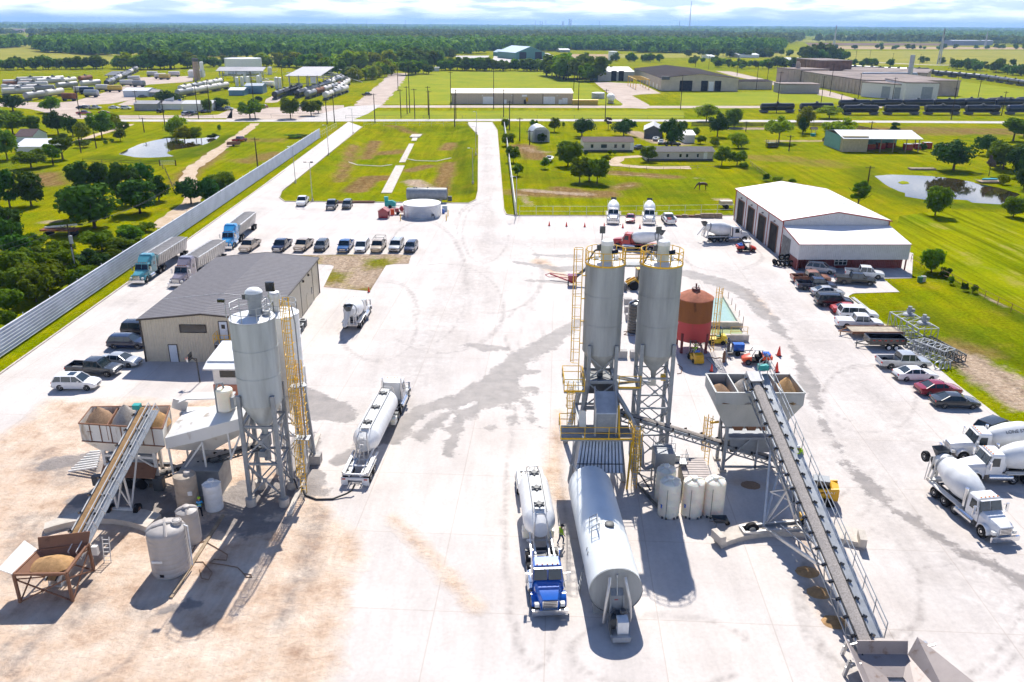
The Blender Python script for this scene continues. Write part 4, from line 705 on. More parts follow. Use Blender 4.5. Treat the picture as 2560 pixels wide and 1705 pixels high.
b=MB();b.loft([[(-.25,-.25,.95),(.2,-.25,.95),(.2,.25,.95),(-.25,.25,.95)],[(-.85,-.85,1.75),(.8,-.85,1.75),(.8,.85,1.75),(-.85,.85,1.75)]]);b.build('hopper','gsteel',t,0)
for x in(-.78,.72):
 for y in(-.78,.78):b=MB();b.bar((x,y,GZ),(x,y,1.8),.13);b.build('leg','gsteel',t,0)
b=MB();rail(b,[(-.8,.8,3.5),(-.8,-.8,3.5),(.75,-.8,3.5),(.75,.8,3.5)],.95,.025,1.2);b.build('guard_rail','steel',t,0)
b=MB();b.box(.8,2.0,-.5,.5,2.3,2.36);b.cbox((1.1,0,2.7),(.5,.5,.6));rail(b,[(.9,-.5,2.36),(2.0,-.5,2.36),(2.0,.5,2.36)],.9,.022,.6);b.bar((.8,-.4,1.8),(1.9,-.4,2.3),.06);b.build('service_step','steel',t,0)
b=MB();b.box(-.32,.32,-.875,-.855,2.2,2.48);pl=b.build('sign_plate','white',t,0)
b=MB();b.cyl((-.2,-.885,2.34),(-.2,-.878,2.34),.1,n=14);b.build('emblem','tealm',pl)
def text(s,name,size,m,parent,loc,rot,ext=.004,align='CENTER'):
 cu=bpy.data.curves.new(name,'FONT');cu.body=s;cu.size=size;cu.extrude=ext;cu.align_x=align;cu.align_y='CENTER'
 cu.materials.append(M[m]if isinstance(m,str)else m);o=bpy.data.objects.new(name,cu);COL.objects.link(o);o.parent=parent;o.location=loc;o.rotation_euler=rot;return o
b=MB()
for i in range(4):b.cbox((-.03+.09*i,-.88,2.36),(.05,.008,.09))
b.build('lettering','gsteel',pl,0)
b=MB();b.tube([(cL.x+1.3,64.2,7.6),(cL.x+2.0,63.4,6.6),(cL.x+2.7,62.9,5.4),(cL.x+3.2,62.4,4.4),(cL.x+3.4,62.0,3.2),(cL.x+3.45,61.8,2.0),(cL.x+3.8,61.8,1.6),(12.1,61.9,1.9)],.2,12)
one('dust_duct',b,'steel','fat grey bent duct joining the twin silo tower to the dust collector','duct')
b=MB();b.tube([(10.9,61.5,.3),(11.4,59.8,.3),(12.0,58,.25)],.13,6);b.bar((10.8,61.3,1.6),(11.8,60.5,.3),.09);one('conveyor_strut',b,'dsteel','black pipe on the ground running from the yellow ladder to the white tanks','pipe')
for i,(x,y,lab)in enumerate(((12.72,57.3,'half shaded white poly tank closest to the dust collector'),(14.62,57.35,'middle one of the three white poly tanks in a row'),(16.33,57.45,'white poly tank at the end of the row, above the wheelbarrow'))):
 tk_=poly_tank(lab,(x,y),.86,3.0,'cream',5,dome=.3,lid=True)
 b=MB();b.bar((-.35,-.83,.3),(-.35,-.83,2.75),.03);b.build('sight_tube','dsteel',tk_,0)
 b=MB()
 for a in(-2.3,-1.95,-1.2,-.8):b.cbox((.88*math.cos(a),.88*math.sin(a),.15),(.14,.14,.16))
 b.build('anchor_lug','dsteel',tk_,0)
 if i<2:b=MB();b.cbox((-.7,-.5,1.1),(.12,.12,.3));b.build('label_plate','blue',tk_,0)
 b=MB();b.lathe([(.2,3.3),(.2,3.42),(.05,3.44)],n=12);b.build('vent_cap','dsteel',tk_)
poly_tank('shaded white poly tank hidden behind the row beside the dust collector',(12.75,59.4),.8,2.9,'cream',5,dome=.3)
t=thing('storage_hut','low beige hut with a ribbed grey roof behind the white tanks','hut',(15.5,61.2,0))
b=MB();b.box(-1.0,1.0,-1.5,1.6,GZ,1.7);b.build('wall','beige',t,0);b=MB();b.hexa([(-1.1,-1.7,1.72),(1.15,-1.7,1.72),(1.15,1.8,2.0),(-1.1,1.8,2.0)],[(-1.1,-1.7,1.8),(1.15,-1.7,1.8),(1.15,1.8,2.08),(-1.1,1.8,2.08)]);b.build('roof',mat('brown_grey_ribbed_roof',(.42,.36,.34),.6,var=.08,ribs=(1,.35,.03)),t,0)
gc0=P(1280+832/3.2,1130+1110/3.2,2.35);gc1=P(1280+612/3.2,1130+232/3.2,2.35);gd=(gc1-gc0);gd.z=0;gL=gd.length;gz=math.atan2(gd.y,gd.x)-PI/2
t=thing('guppy_silo','huge pale grey horizontal cement tank on skids with a pump unit at its front','horizontal tank',(gc0.x,gc0.y,0),gz);gr=1.74
gm=mat('pale_grey_tank',(.76,.79,.79),.45,var=.05,vs=.4)
b=MB();b.lathe([(gr,0),(gr,gL-.9),(gr*.93,gL-.35),(gr*.7,gL-.05),(gr*.2,gL+.1)],(0,0,2.35),(0,1,0),n=44,cap=False);b.build('shell',gm,t)
b=MB();b.lathe([(.05,-.02),(gr*.5,-.02),(gr,.03)],(0,0,2.35),(0,1,0),n=44,cap=False);b.lathe([(gr+.03,-.03),(gr+.03,.1)],(0,0,2.35),(0,1,0),n=44,cap=False);b.build('end_plate','silo',t)
for y in(.8,gL*.5,gL-1.4):b=MB();b.box(-1.35,1.35,y-.2,y+.2,GZ,1.3);b.build('skid_leg','gsteel',t,0)
b=MB()
for s in(-1,1):b.tube([(s*.5,-.25,3.6),(s*.55,-.5,3.3),(s*.78,-.95,2.2),(s*.85,-1.0,1.0),(s*.85,-.8,.5)],.1,8)
b.build('air_pipe','alum',t)
b=MB();b.hexa([(-.42,-.9,.6),(.42,-.9,.6),(.42,-.1,.6),(-.42,-.1,.6)],[(-.42,-.45,2.3),(.42,-.45,2.3),(.42,-.05,2.6),(-.42,-.05,2.6)]);b.bar((-.45,-1.0,.6),(-.4,-.5,2.4),.1);b.bar((.45,-1.0,.6),(.4,-.5,2.4),.1);b.build('front_frame','gsteel',t,0);b=MB();b.cbox((-.05,-.5,2.0),(.24,.05,.14));b.build('name_plate','red',t,0)
b=MB();b.bar((0,-.1,3.55),(0,-.5,2.4),.06);b.cyl((0,-.15,3.5),(0,-.15,3.75),.06);b.build('relief_valve','steel',t)
b=MB();b.box(-.15,.55,-2.1,-1.3,.55,1.5);b.build('engine_box','white',t,0)
b=MB();b.cyl((-.3,-1.6,1.1),(-.3,-1.1,1.1),.3,n=16);b.tube([(-.5,-1.9,.4),(-.6,-1.6,.9),(-.5,-1.2,1.5),(-.2,-.9,1.6)],.08,6);b.cbox((.1,-1.1,1.2),(.5,.5,.6));b.lathe([(.2,1.3),(.2,1.75),(.1,1.8)],(.3,-1.15,0),n=14);b.cbox((.0,-1.0,.6),(1.0,.8,.5));b.build('blower','dsteel',t)
b=MB();b.box(-.5,.65,-2.45,-2.2,.25,.62);b.box(-.55,.7,-2.3,-.5,.3,.45);b.build('pump_skid','steel',t,0)
b=MB();b.lathe([(.34,4.02),(.34,4.22),(.26,4.26)],(.25,5.0,0),n=18);b.build('hatch','dsteel',t)
b=MB();rail(b,[(-1.1,4.3,3.7),(-.6,4.2,4.05),(-.6,5.4,4.05),(-1.1,5.5,3.7)],.7,.03,1);b.build('hatch_rail','gsteel',t,0)
b=MB()
for y in(2.9,3.4):b.bar((-2.0,y,GZ),(-1.5,y,3.4),.05)
for i in range(9):k=i/9;b.bar((-2+.5*k,2.9,.3+3.1*k),(-2+.5*k,3.4,.3+3.1*k),.035)
b.build('ladder','gsteel',t,0)
b=MB();b.tube([(-1.0,gL-.6,3.6),(-1.3,gL-.1,4.0),(-1.5,gL+.2,3.6),(-1.55,gL+.3,2)],.08,7);b.build('rear_pipe','gsteel',t)
# RIGHT AGGREGATE BIN AND LONG CONVEYOR
zt=8.15;fy,by=63.2,67.2
x0,x1=QY('rb',313,372,fy).x,QY('rb',1341,372,fy).x;X0,X1=QY('rb',220,155,by).x,QY('rb',1192,155,by).x;X0,X1=(x0+X0)/2,(x1+X1)/2
t=thing('aggregate_bin','large grey four compartment aggregate bin heaped with gravel and sand','aggregate bin',((X0+X1)/2,65.2,0));bm_=mat('grey_beige_paint',(.43,.435,.42),.55,var=.1,vs=.7,streak=3)
def lp2(kx,ky,z):cx,cy2=(X0+X1)/2,65.2;hx,hy=(X1-X0)/2*kx,2.0*ky;return[(cx-hx,cy2-hy,z),(cx+hx,cy2-hy,z),(cx+hx,cy2+hy,z),(cx-hx,cy2+hy,z)]
b=MB();b.loft([lp2(.66,.6,4.6),lp2(1,1,7.05),lp2(1,1,zt)],False);o=wp(b,'bin_shell',bm_,t,0);o.modifiers.new('s','SOLIDIFY').thickness=.1
b=MB();q=lp2(1,1,zt)
for i in range(4):b.bar(q[i],q[(i+1)%4],.16,.12)
for k in(.25,.5,.75):x=X0+(X1-X0)*k;b.box(x-.06,x+.06,63.25,67.15,6.6,zt+.05)
wp(b,'rim_frame',bm_,t,0)
for i,(m_,h)in enumerate((('brownp',.95),('gravp',1.5),('brownp',1.5),('sandp',1.65))):
 x=X0+(X1-X0)*(i+.5)/4;b=MB();b.heap(x,65.1,zt-1.0,.97,2.05,h,seed=i+9);wp(b,'gravel_heap',m_,t)
wl=(18.75,23.9)
for x in wl:
 for y in(64.25,66.4):b=MB();b.bar((x,y,GZ),(x+(.05 if x<20 else-.05),y,6.6),.26);wp(b,'leg','gsteel',t,0);b=MB();b.box(x-.3,x+.3,y-.3,y+.3,GZ,.25);wp(b,'base_plate','conc',t,0)
b=MB();b.bar((wl[0],64.25,3.35),(wl[1],64.25,3.35),.2);b.bar((wl[0],66.4,3.35),(wl[1],66.4,3.35),.2);b.bar((wl[0],64.25,.5),(wl[1],64.25,.5),.16)
b.bar((wl[0],64.25,.9),(21.0,64.25,3.3),.12);b.bar((wl[1],64.25,.9),(21.9,64.25,3.3),.12);b.bar((21.6,64.25,.3),(21.6,64.25,3.4),.16)
for x in wl:b.bar((x,64.25,.8),(x,66.4,4),.12);b.bar((x,66.4,.8),(x,64.25,4),.12)
b.bar((wl[0],64.25,4.3),(19.7,64.25,5.2),.14);wp(b,'lattice_frame','gsteel',t,0)
b=MB();b.loft([[(19.4,64.7,1.7),(23.2,64.7,1.7),(23.2,65.9,1.7),(19.4,65.9,1.7)],[(19.1,64.4,3.3),(23.5,64.4,3.3),(23.5,66.2,3.3),(19.1,66.2,3.3)]]);wp(b,'weigh_hopper','gsteel',t,0)
for i in range(4):
 b=MB();x=19.6+i*1.15;b.loft([[(x,64.9,3.75),(x+.7,64.9,3.75),(x+.7,65.7,3.75),(x,65.7,3.75)],[(x-.1,64.7,4.6),(x+.8,64.7,4.6),(x+.8,65.9,4.6),(x-.1,65.9,4.6)]]);wp(b,'discharge_gate','rusty',t,0)
t2=thing('caged_ladder','yellow caged ladder hanging at the outer end of the grey aggregate bin','ladder',(QY('rb',245,700,65.5).x,65.5,0));caged_ladder((.1,0,GZ),4.9,-PI*.75,t2,cage0=1.6,step=.75)
b=MB();b.bar((.1,0,4.2),(.9,.2,4.2),.16);b.build('wall_bracket','yellow',t2,0)
conveyor('transfer_conveyor','grey belt conveyor climbing from the aggregate bin to the twin silo tower',(23.4,65.3,.9),(8.9,64.2,6.0),.75,.6,'gravp','gsteel',nseg=18)
p1=P(1720+735/4.612,900+150/4.612,9.35);p0=P(1780+1195/3.105,1200+1262/3.105,.9)
p0=p0+(p0-p1)*.06
t,d,s,u=conveyor('long_conveyor','long inclined conveyor with a grey gravel load and a railed walkway',p0,p1,.95,.95,mat('pale_gravel_load',(.47,.42,.38),.95,var=.2,vs=9),'steel',nseg=20,idl=20)
b=MB();o_=s*1.0;b.bar(p0.lerp(p1,.07)+o_-u*.15,p1+o_-u*.15,.75,.05,up=u);wk=wp(b,'walkway','steel',t,0)
b=MB();k=1.4;q0,q1=p0.lerp(p1,.07)+s*k,p1+s*k
for h in(.55,1.05):b.bar(q0+V((0,0,h)),q1+V((0,0,h)),.05)
for i in range(15):a=q0.lerp(q1,i/14);b.bar(a-u*.2,a+V((0,0,1.05)),.05)
wp(b,'guard_rail','steel',wk,0)
b=MB();b.cbox(p1+u*.1+s*1.0+V((0,.2,.35)),(.9,.5,.45));wp(b,'drive_motor','tealm',t,0)
b=MB();b.bar(p1-d*.1+u*.25,p1-d*1.3+u*.25,1.1,.1,up=u);b.bar(p1-d*.1-s*.55,p1-d*1.3-s*.55,.1,.8,up=u);b.bar(p1-d*.1+s*.55,p1-d*1.3+s*.55,.1,.8,up=u);wp(b,'head_cover','alum',t,0)
b=MB();rail(b,[p1+s*.6+d*.1+u*.1,p1+s*1.5+d*.9+u*.1,p1+s*1.6-d*1.0+u*.1],1.0,.03,1);wp(b,'guard_rail','steel',t,0)
ax0,ax1=V((17.9,54.3,.6)),V((23.6,55.2,.6));ad=(ax1-ax0).normalized();an=V((-ad.y,ad.x,0))
b=MB()
for k in(-.45,.45):b.bar(ax0+an*k,ax1+an*k,.16,.24)
b.bar(ax0-an*.5,ax0+an*.5,.16,.24);b.bar(ax1-an*.5,ax1+an*.5,.16,.24)
hi=p0.lerp(p1,.70)-u*.95;hi2=p0.lerp(p1,.60)-u*.95;pl_,pr_=V((19.65,54.7,.7)),V((22.3,55.2,.7))
for sg in(-.6,.6):
 b.bar(pl_,hi+s*sg,.16);b.bar(pr_,hi2+s*sg,.13)
b.bar(pl_,hi2+s*.6,.13);b.bar(pr_,hi-s*.6,.1);b.bar(pl_.lerp(hi,.45),pr_.lerp(hi2,.45),.1);b.bar(pl_.lerp(hi,.72),pr_.lerp(hi2,.72),.1);b.bar(pl_,pr_.lerp(hi2,.45),.08);b.bar(pl_.lerp(hi,.45),pr_.lerp(hi2,.72),.08)
lo=p0.lerp(p1,.30)-u*.95
b.bar(pl_+V((0,0,-.1)),lo-s*.5,.2);b.bar(pr_,lo+s*.5,.12);b.bar(V((21,54.9,.7)),lo,.08);wp(b,'undercarriage','alum',t,0)
for p in(ax0+ad*.75,ax1-ad*.55):
 b=MB();b.cyl(p-an*.17,p+an*.17,.55,n=24);o=wp(b,'wheel','black',t);b=MB();b.cyl(p-an*.185,p+an*.185,.28,n=16);wp(b,'rim','cream',o)
b=MB();b.cbox(V((22.9,55.3,1.0)),(.6,.5,.9));wp(b,'hydraulic_tank','cat',t,0)
curved_beam('concrete_beam','curved pale concrete beam with end blocks under the long conveyor wheels',bez(Q('rc',10,460),Q('rc',420,250),Q('rc',1180,430)),bez(Q('rc',70,540),Q('rc',480,350),Q('rc',1188,545)),.5)
for nm,pts in(('concrete_block',((10,430),(85,500))),('concrete_block',((1150,440),(1170,520)))):
 a,e=Q('rc',*pts[0],.5),Q('rc',*pts[1],.5);b=MB();b.bar(a+V((0,0,.3)),e+V((0,0,.3)),.5,.65);one(nm,b,'conc','upright concrete end block on the curved beam, %s'%('wheelbarrow side' if pts[0][0]<100 else 'skid loader side'),'concrete block',smooth=0)
t=thing('receiving_hopper','steel receiving hopper with flared rusty plates at the foot of the long conveyor','hopper',(23.5,39.3,0))
W1=[Q('br',885,1325,3.0),Q('br',1315,1330,3.0)]
i0,i1,i2,i3=V((21.5,40.7,.75)),V((24.6,40.7,.75)),V((25.3,36.6,.75)),V((21.2,36.6,.75))
o1=Q('br',885,1325,2.7);o2=Q('br',1315,1330,2.7)
hopm=mat('worn_hopper_steel',(.34,.29,.27),.55,.2,var=.25,vs=.9,col2=(.20,.12,.08))
b=MB();b.hexa([i0,i1,V((24.6,40.95,1.55)),V((21.45,40.95,1.55))],[p+V((0,.06,0))for p in(i0,i1,V((24.6,40.95,1.55)),V((21.45,40.95,1.55)))]);wp(b,'back_plate',hopm,t,0)
b=MB();b.hexa([i0,i3,V((20.4,36.4,1.6)),V((20.7,41.2,1.75))],[p-V((.06,0,0))for p in(i0,i3,V((20.4,36.4,1.6)),V((20.7,41.2,1.75)))]);wp(b,'side_plate',hopm,t,0)
b=MB();b.hexa([i1,i2,V((27.2,36.4,1.7)),V((25.2,41.1,1.75))],[p+V((.06,0,-.03))for p in(i1,i2,V((27.2,36.4,1.7)),V((25.2,41.1,1.75)))]);wp(b,'side_plate',hopm,t,0)
b=MB();b.loft([[i0,i1,i2,i3],[V((22.8,39.3,.25)),V((23.8,39.3,.25)),V((23.9,37.6,.25)),V((22.8,37.6,.25))]],False);wp(b,'funnel',hopm,t,0)
for p in((20.35,39.6),(20.9,41.4),(25.7,41.3),(26.2,37)):b=MB();b.bar((*p,GZ),(p[0]+.2,p[1],1.2),.2);b.bar((*p,.7),(p[0]+.9,p[1],1.0),.1);wp(b,'leg','alum',t,0)
for k,(x,y)in(('rc',(740,720)),('rc',(830,880)),('rc',(950,1110)),('rc',(300,45))):
 p=Q(k,x,y);b=MB();b.heap(p.x,p.y,GZ-.02,.9,.75,.3,22,5,seed=int(x));one('sand_pile',b,'sandp' if x>400 else 'brownp',{740:'flat orange sand spill nearest the concrete beam under the long conveyor',830:'middle sand spill in the shadow line of the long conveyor',950:'sand spill closest to the receiving hopper',300:'dark gravel spill in the shade behind the white tanks'}[x],'sand pile')
 # VEHICLES (forward = local +X)
def mirror_y(pts):return[(x,-y,z)for x,y,z in pts]
def wheel(t,x,y,r=.34,w=.22,rim='rim',hub=.62,name='wheel'):
 s=1 if y>0 else-1
 b=MB();b.lathe([(r*.66,-w/2),(r*.94,-w/2),(r,-w*.3),(r,w*.3),(r*.94,w/2),(r*.66,w/2)],(x,y,r+GZ),(0,s,0),20);o=b.build(name,'black',t)
 b=MB();b.lathe([(r*hub,w*.36),(r*hub,w*.53),(r*hub*.8,w*.45),(r*.22,w*.5),(.02,w*.52)],(x,y,r+GZ),(0,s,0),14,True);b.build('rim',rim,o)
 return o
def section(x,w,z0,z1,tum=.06,crown=.03):
 return[(x,-w*.92,z0),(x,w*.92,z0),(x,w,z0+(z1-z0)*.35),(x,w*.985,z0+(z1-z0)*.72),(x,w-tum,z1),(x,w*.45,z1+crown),(x,-w*.45,z1+crown),(x,-w+tum,z1),(x,-w*.985,z0+(z1-z0)*.72),(x,-w,z0+(z1-z0)*.35)]
def greenhouse(t,base,top,w0,w1,z0,z1,paint,pillars):
 (a0,a1),(b0,b1)=base,top
 b=MB();b.hexa([(a0,-w0,z0),(a1,-w0,z0),(a1,w0,z0),(a0,w0,z0)],[(b0,-w1,z1-.05),(b1,-w1,z1-.05),(b1,w1,z1-.05),(b0,w1,z1-.05)]);b.build('window','glass',t,0)
 b=MB();n=6;b.loft([[(b0-.04+(b1-b0+.08)*i/n,y*(w1+.02),z1-.05+.05*(1-abs(y)**2)+.03*math.sin(PI*i/n))for y in(-1,-.6,0,.6,1)]+[(b0-.04+(b1-b0+.08)*i/n,y*w1,z1-.07)for y in(1,-1)]for i in range(n+1)]);r_=b.build('roof',paint,t)
 for s in(-1,1):
  b=MB();b.bar((a0,s*w0,z0),(b0,s*(w1+.005),z1-.04),.075);b.bar((a1,s*w0,z0),(b1,s*(w1+.005),z1-.04),.07)
  for k in pillars:b.bar((a0+(a1-a0)*k,s*(w0+.005),z0),(b0+(b1-b0)*min(1,max(0,((a0+(a1-a0)*k)-b0)/(b1-b0))),s*(w1+.01),z1-.04),.06)
  b.build('pillar_frame',paint,t,0)
 return r_
def car(name,label,cat,kind,paint,p,rz,group=None,sc_=1,extras=''):
 t=thing(name,label,cat,(p[0],p[1],0),rz,group);
 if sc_!=1:t.scale=(sc_,)*3
 if kind=='sedan':L,w,st=2.38,.91,[(-2.38,.74,.42,.82),(-2.3,.84,.32,.95),(-1.7,.91,.26,1.0),(-.6,.92,.24,.98),(.9,.92,.24,.95),(1.6,.9,.26,.88),(2.15,.82,.3,.74),(2.38,.68,.38,.62)];gh=((-1.85,1.05),(-.95,.25),.84,.62,.95,1.44,(.36,.66));wx,wr=1.42,.33
 elif kind=='hatch' or kind=='suv':L,w,st=2.35,.94,[(-2.35,.78,.48,.9),(-2.28,.88,.36,1.04),(-1.6,.94,.3,1.08),(-.4,.95,.28,1.06),(1.0,.95,.28,1.04),(1.6,.93,.3,.99),(2.15,.86,.36,.86),(2.35,.72,.44,.74)];gh=((-2.22,1.12),(-1.85,.35),.86,.7,1.04,1.68,(.3,.62));wx,wr=1.42,.37
 elif kind=='wagon':L,w,st=2.55,1.0,[(-2.55,.9,.5,1.0),(-2.5,.98,.4,1.12),(-1.6,1.0,.34,1.14),(0,1.01,.32,1.13),(1.2,1.0,.32,1.12),(1.9,.98,.34,1.08),(2.4,.93,.4,.98),(2.55,.85,.46,.86)];gh=((-2.48,1.25),(-2.2,.55),.93,.82,1.12,1.86,(.28,.6));wx,wr=1.55,.39
 elif kind=='van':L,w,st=2.5,.98,[(-2.5,.85,.45,1.0),(-2.45,.95,.35,1.08),(-1.5,.98,.3,1.1),(.4,.99,.28,1.08),(1.5,.98,.28,1.02),(2.1,.92,.32,.88),(2.5,.74,.4,.7)];gh=((-2.42,1.6),(-2.2,.6),.92,.78,1.06,1.76,(.3,.6));wx,wr=1.5,.34
 else:L,w,st=2.9,1.0,[(-.75,1.0,.42,1.12),(0,1.0,.40,1.13),(1.2,1.0,.40,1.12),(1.5,1.0,.42,1.12),(2.3,.98,.44,1.08),(2.75,.94,.48,1.0),(2.9,.88,.5,.9)];gh=((-.75,1.55),(-.6,.85),.93,.8,1.12,1.88,(.42,.74));wx,wr=1.85,.41
 ms=[]
 b=MB();b.loft([section(*s)for s in st])
 if kind=='pickup':
  b.box(-2.88,-.78,-.98,.98,.55,.68)
  for s in(-1,1):b.hexa([(-2.88,s*.98,.5),(-.78,s*.99,.5),(-.78,s*.99,1.18),(-2.88,s*.98,1.16)],[(-2.88,s*.9,.5),(-.78,s*.91,.5),(-.78,s*.91,1.18),(-2.88,s*.9,1.16)])
  b.box(-2.9,-2.82,-.97,.97,.55,1.16)
 bd=b.build('body',paint,t,40)
 greenhouse(t,gh[0],gh[1],gh[2],gh[3],gh[4],gh[5],paint,gh[6])
 for sx in(-1,1):
  for sy in(-1,1):wheel(t,sx*wx if kind!='pickup' else(1.95 if sx>0 else-1.8),sy*(w-.12),wr,.24)
 zf=st[-1][3]-.02;fw=st[-1][1]
 for s in(-1,1):
  b=MB();b.cbox((L-.09,s*(fw-.06),zf-.06),(.16,.3,.13));b.build('headlight','lamp',t,0)
  b=MB();b.cbox((-L+(.06 if kind!='pickup' else-.01),s*(st[0][1]-.09 if kind!='pickup' else .88),.92 if kind!='sedan' else .82),(.12,.24,.17));b.build('tail_light','rlamp',t,0)
  b=MB();b.cbox((gh[0][1]-.45,s*(w+.09),gh[4]+.1),(.14,.18,.13));b.build('mirror',paint,t,0)
 b=MB();b.cbox((L-.03,0,zf-.12),(.1,fw*1.1,.16));b.cbox((L-.1,0,.42),(.18,fw*1.5,.1));b.build('grille','bpaint' if kind!='pickup' else 'chrome',t,0)
 b=MB();b.cbox((-L-.02,0,.5),(.12,1.5,.16));b.build('bumper','bpaint' if kind!='pickup' else 'chrome',t,0)
 if kind=='pickup':b=MB();b.box(-2.8,-.8,-.9,.9,.69,.7);b.build('bed_liner','dsteel',t,0)
 if 'c' in extras:b=MB();b.box(-2.86,-.8,-.96,.96,1.17,1.2);b.build('bed_cover','bpaint' if paint!='carwhite' else 'carwhite',t,0)
 if 's' in extras:b=MB();b.cbox((-.3,0,gh[5]+.04),(.7,.8,.03));b.build('sunroof','glass',t,0)
 if 'r' in extras:
  b=MB()
  for x in(-2.6,-.9):b.bar((x,-.9,1.15),(x,-.9,2.0),.06);b.bar((x,.9,1.15),(x,.9,2.0),.06);b.bar((x,-.9,2.0),(x,.9,2.0),.06)
  b.bar((-2.6,-.9,2),(1.2,-.9,2.02),.06);b.bar((-2.6,.9,2),(1.2,.9,2.02),.06);b.build('ladder_rack','dsteel',t,0)
 if 'u' in extras:
  for s in(-1,1):b=MB();b.box(-2.9,-.75,s*1.02-.16,s*1.02+.16,.75,1.45);b.build('tool_box',paint,t,0)
  b=MB();b.cbox((-1.5,.1,1.0),(.8,.7,.5));b.build('compressor','red',t,0)
 if 'k' in extras:b=MB();b.box(-2.0,.2,-.72,-.66,gh[5],gh[5]+.05);b.box(-2.0,.2,.66,.72,gh[5],gh[5]+.05);b.build('roof_rack','bpaint',t,0)
 return t
def place2(a,b_):
 d=b_-a;return(a+b_)/2,math.atan2(d.y,d.x)
def carpx(name,label,cat,kind,paint,k,rear,front,**kw):
 c,rz=place2(Q(k,*rear),Q(k,*front));return car(name,label,cat,kind,paint,c,rz,**kw)
G1='cars parked beside the beige office';G2='vehicles parked in the far row';G3='cars parked along the grass edge'
carpx('parked_suv','white crossover parked closest to the sandy yard, beside a dark pickup','car','suv','carwhite','ml',(380,1150),(685,1150),group=G1,extras='s')
carpx('pickup_truck','dark charcoal crew pickup parked beside the white crossover','pickup','pickup','dgrey','ml',(475,1045),(835,1060),group=G1)
carpx('parked_car','silver sedan parked between a dark pickup and the beige office','car','sedan','silver','ml',(700,985),(965,1000),group=G1)
carpx('parked_suv','glossy dark blue SUV parked at the corner of the beige office','car','suv','navy','ml',(770,870),(1000,872),group=G1)
carpx('parked_suv','dark SUV half hidden behind the corner of the beige office','car','wagon','bpaint','ml',(865,782),(1110,784),group=G1)
ROW=[('pickup_truck','dark blue pickup at the near end of the row beyond the grey roof','pickup','pickup','navy',(1950,185),(1915,212),''),('pickup_truck','white and beige pickup seen between two dark vehicles in the far row','pickup','pickup','beigep',(2095,185),(2065,208),''),('parked_suv','dark teal grey SUV third in the row beyond the grey roof','car','suv','dgrey',(2215,190),(2190,215),'')]
for nm,lab,cat,kd,pt,a,b_,ex in ROW:carpx(nm,lab,cat,kd,pt,'ml',a,b_,group=G2,extras=ex)
for nm,lab,cat,kd,pt,a,b_,ex in[('pickup_truck','bright blue pickup in the row beyond the grey roof','pickup','pickup','pblue',(55,185),(25,222),''),('minivan','white minivan parked between a blue pickup and a beige rack truck','van','van','carwhite',(165,190),(140,222),''),('pickup_truck','beige pickup with a ladder rack in the far row','pickup','pickup','beigep',(278,185),(252,222),'r'),('parked_suv','large champagne grey SUV beside the ladder rack pickup','car','wagon','silver',(402,185),(372,222),'k'),('parked_suv','dark blue SUV at the end of the far row by the bare dirt plot','car','suv','navy',(500,195),(474,228),'')]:
 carpx(nm,lab,cat,kd,pt,'mc',a,b_,group=G2,extras=ex)
carpx('pickup_truck','cream pickup parked beside the blue dump semi','pickup','pickup','beigep','ml',(1735,185),(1690,215))
carpx('pickup_truck','white pickup parked alone by the grassy basin corner','pickup','pickup','carwhite','tl',(2085,1385),(2062,1412))
carpx('pickup_truck','grey pickup parked under the basin edge closest to the white pickup','pickup','pickup','dgrey','tl',(2285,1410),(2265,1438))
carpx('parked_suv','grey SUV parked under the basin edge closest to the teal machine','car','suv','dgrey','tc',(60,1410),(42,1436))
for nm,lab,cat,kd,pt,a,b_,ex in[('parked_suv','silver SUV parked against the dark red wall of the metal shop','car','suv','silver',(870,350),(1050,370),'k'),('pickup_truck','white pickup parked beyond the black pickup near the metal shop','pickup','pickup','carwhite',(1150,385),(1362,400),''),('pickup_truck','glossy black crew pickup with a covered bed by the metal shop','pickup','pickup','bpaint',(1065,430),(1325,445),'c'),('pickup_truck','copper brown pickup behind the dark blue pickup near the metal shop','pickup','pickup','copper',(765,425),(1015,428),''),('pickup_truck','dark navy pickup beside the copper brown one','pickup','pickup','navy',(800,470),(1055,478),''),('parked_car','grey blue sedan between a navy pickup and a black SUV','car','sedan','silver',(900,515),(1110,518),''),('parked_suv','long black SUV between a grey sedan and a red car','car','wagon','bpaint',(930,585),(1165,590),''),('parked_car','red sedan half hidden behind a white SUV','car','sedan','red',(1040,635),(1265,640),''),('parked_suv','white SUV squeezed between a red sedan and a white pickup','car','wagon','carwhite',(1100,672),(1320,680),''),('pickup_truck','white crew pickup with a covered bed beside the flatbed trailer','pickup','pickup','carwhite',(1065,730),(1375,742),'c'),('pickup_truck','champagne silver pickup parked beside the black dump trailer','pickup','pickup','silver',(1345,1005),(1700,1008),''),('parked_car','white sedan parked between a silver pickup and a red sedan','car','sedan','carwhite',(1465,1090),(1745,1085),''),('parked_car','dark red sedan parked beside the charcoal fastback','car','sedan','maroon',(1615,1190),(1910,1185),''),('parked_car','charcoal fastback sedan at the near end of the grass edge row','car','sedan','dgrey',(1710,1270),(2045,1278),'')]:
 carpx(nm,lab,cat,kd,pt,'mr',a,b_,group=G3,extras=ex)
carpx('parked_suv','dark grey SUV showing red tail lights behind the white mixer trucks','car','suv','dgrey','mr',(2060,1490),(2235,1430))
carpx('parked_car','small dark red sedan parked between two white mixer trucks','car','sedan','maroon','tc',(1988,1500),(1986,1530))
carpx('utility_truck','white utility pickup with side boxes parked beside the mixer trucks','pickup','pickup','carwhite','tc',(2265,1545),(2225,1500),extras='u')
carpx('pickup_truck','dark red pickup towing a trailer on the dirt track by the pond','pickup','pickup','maroon','tl',(1625,975),(1660,968))
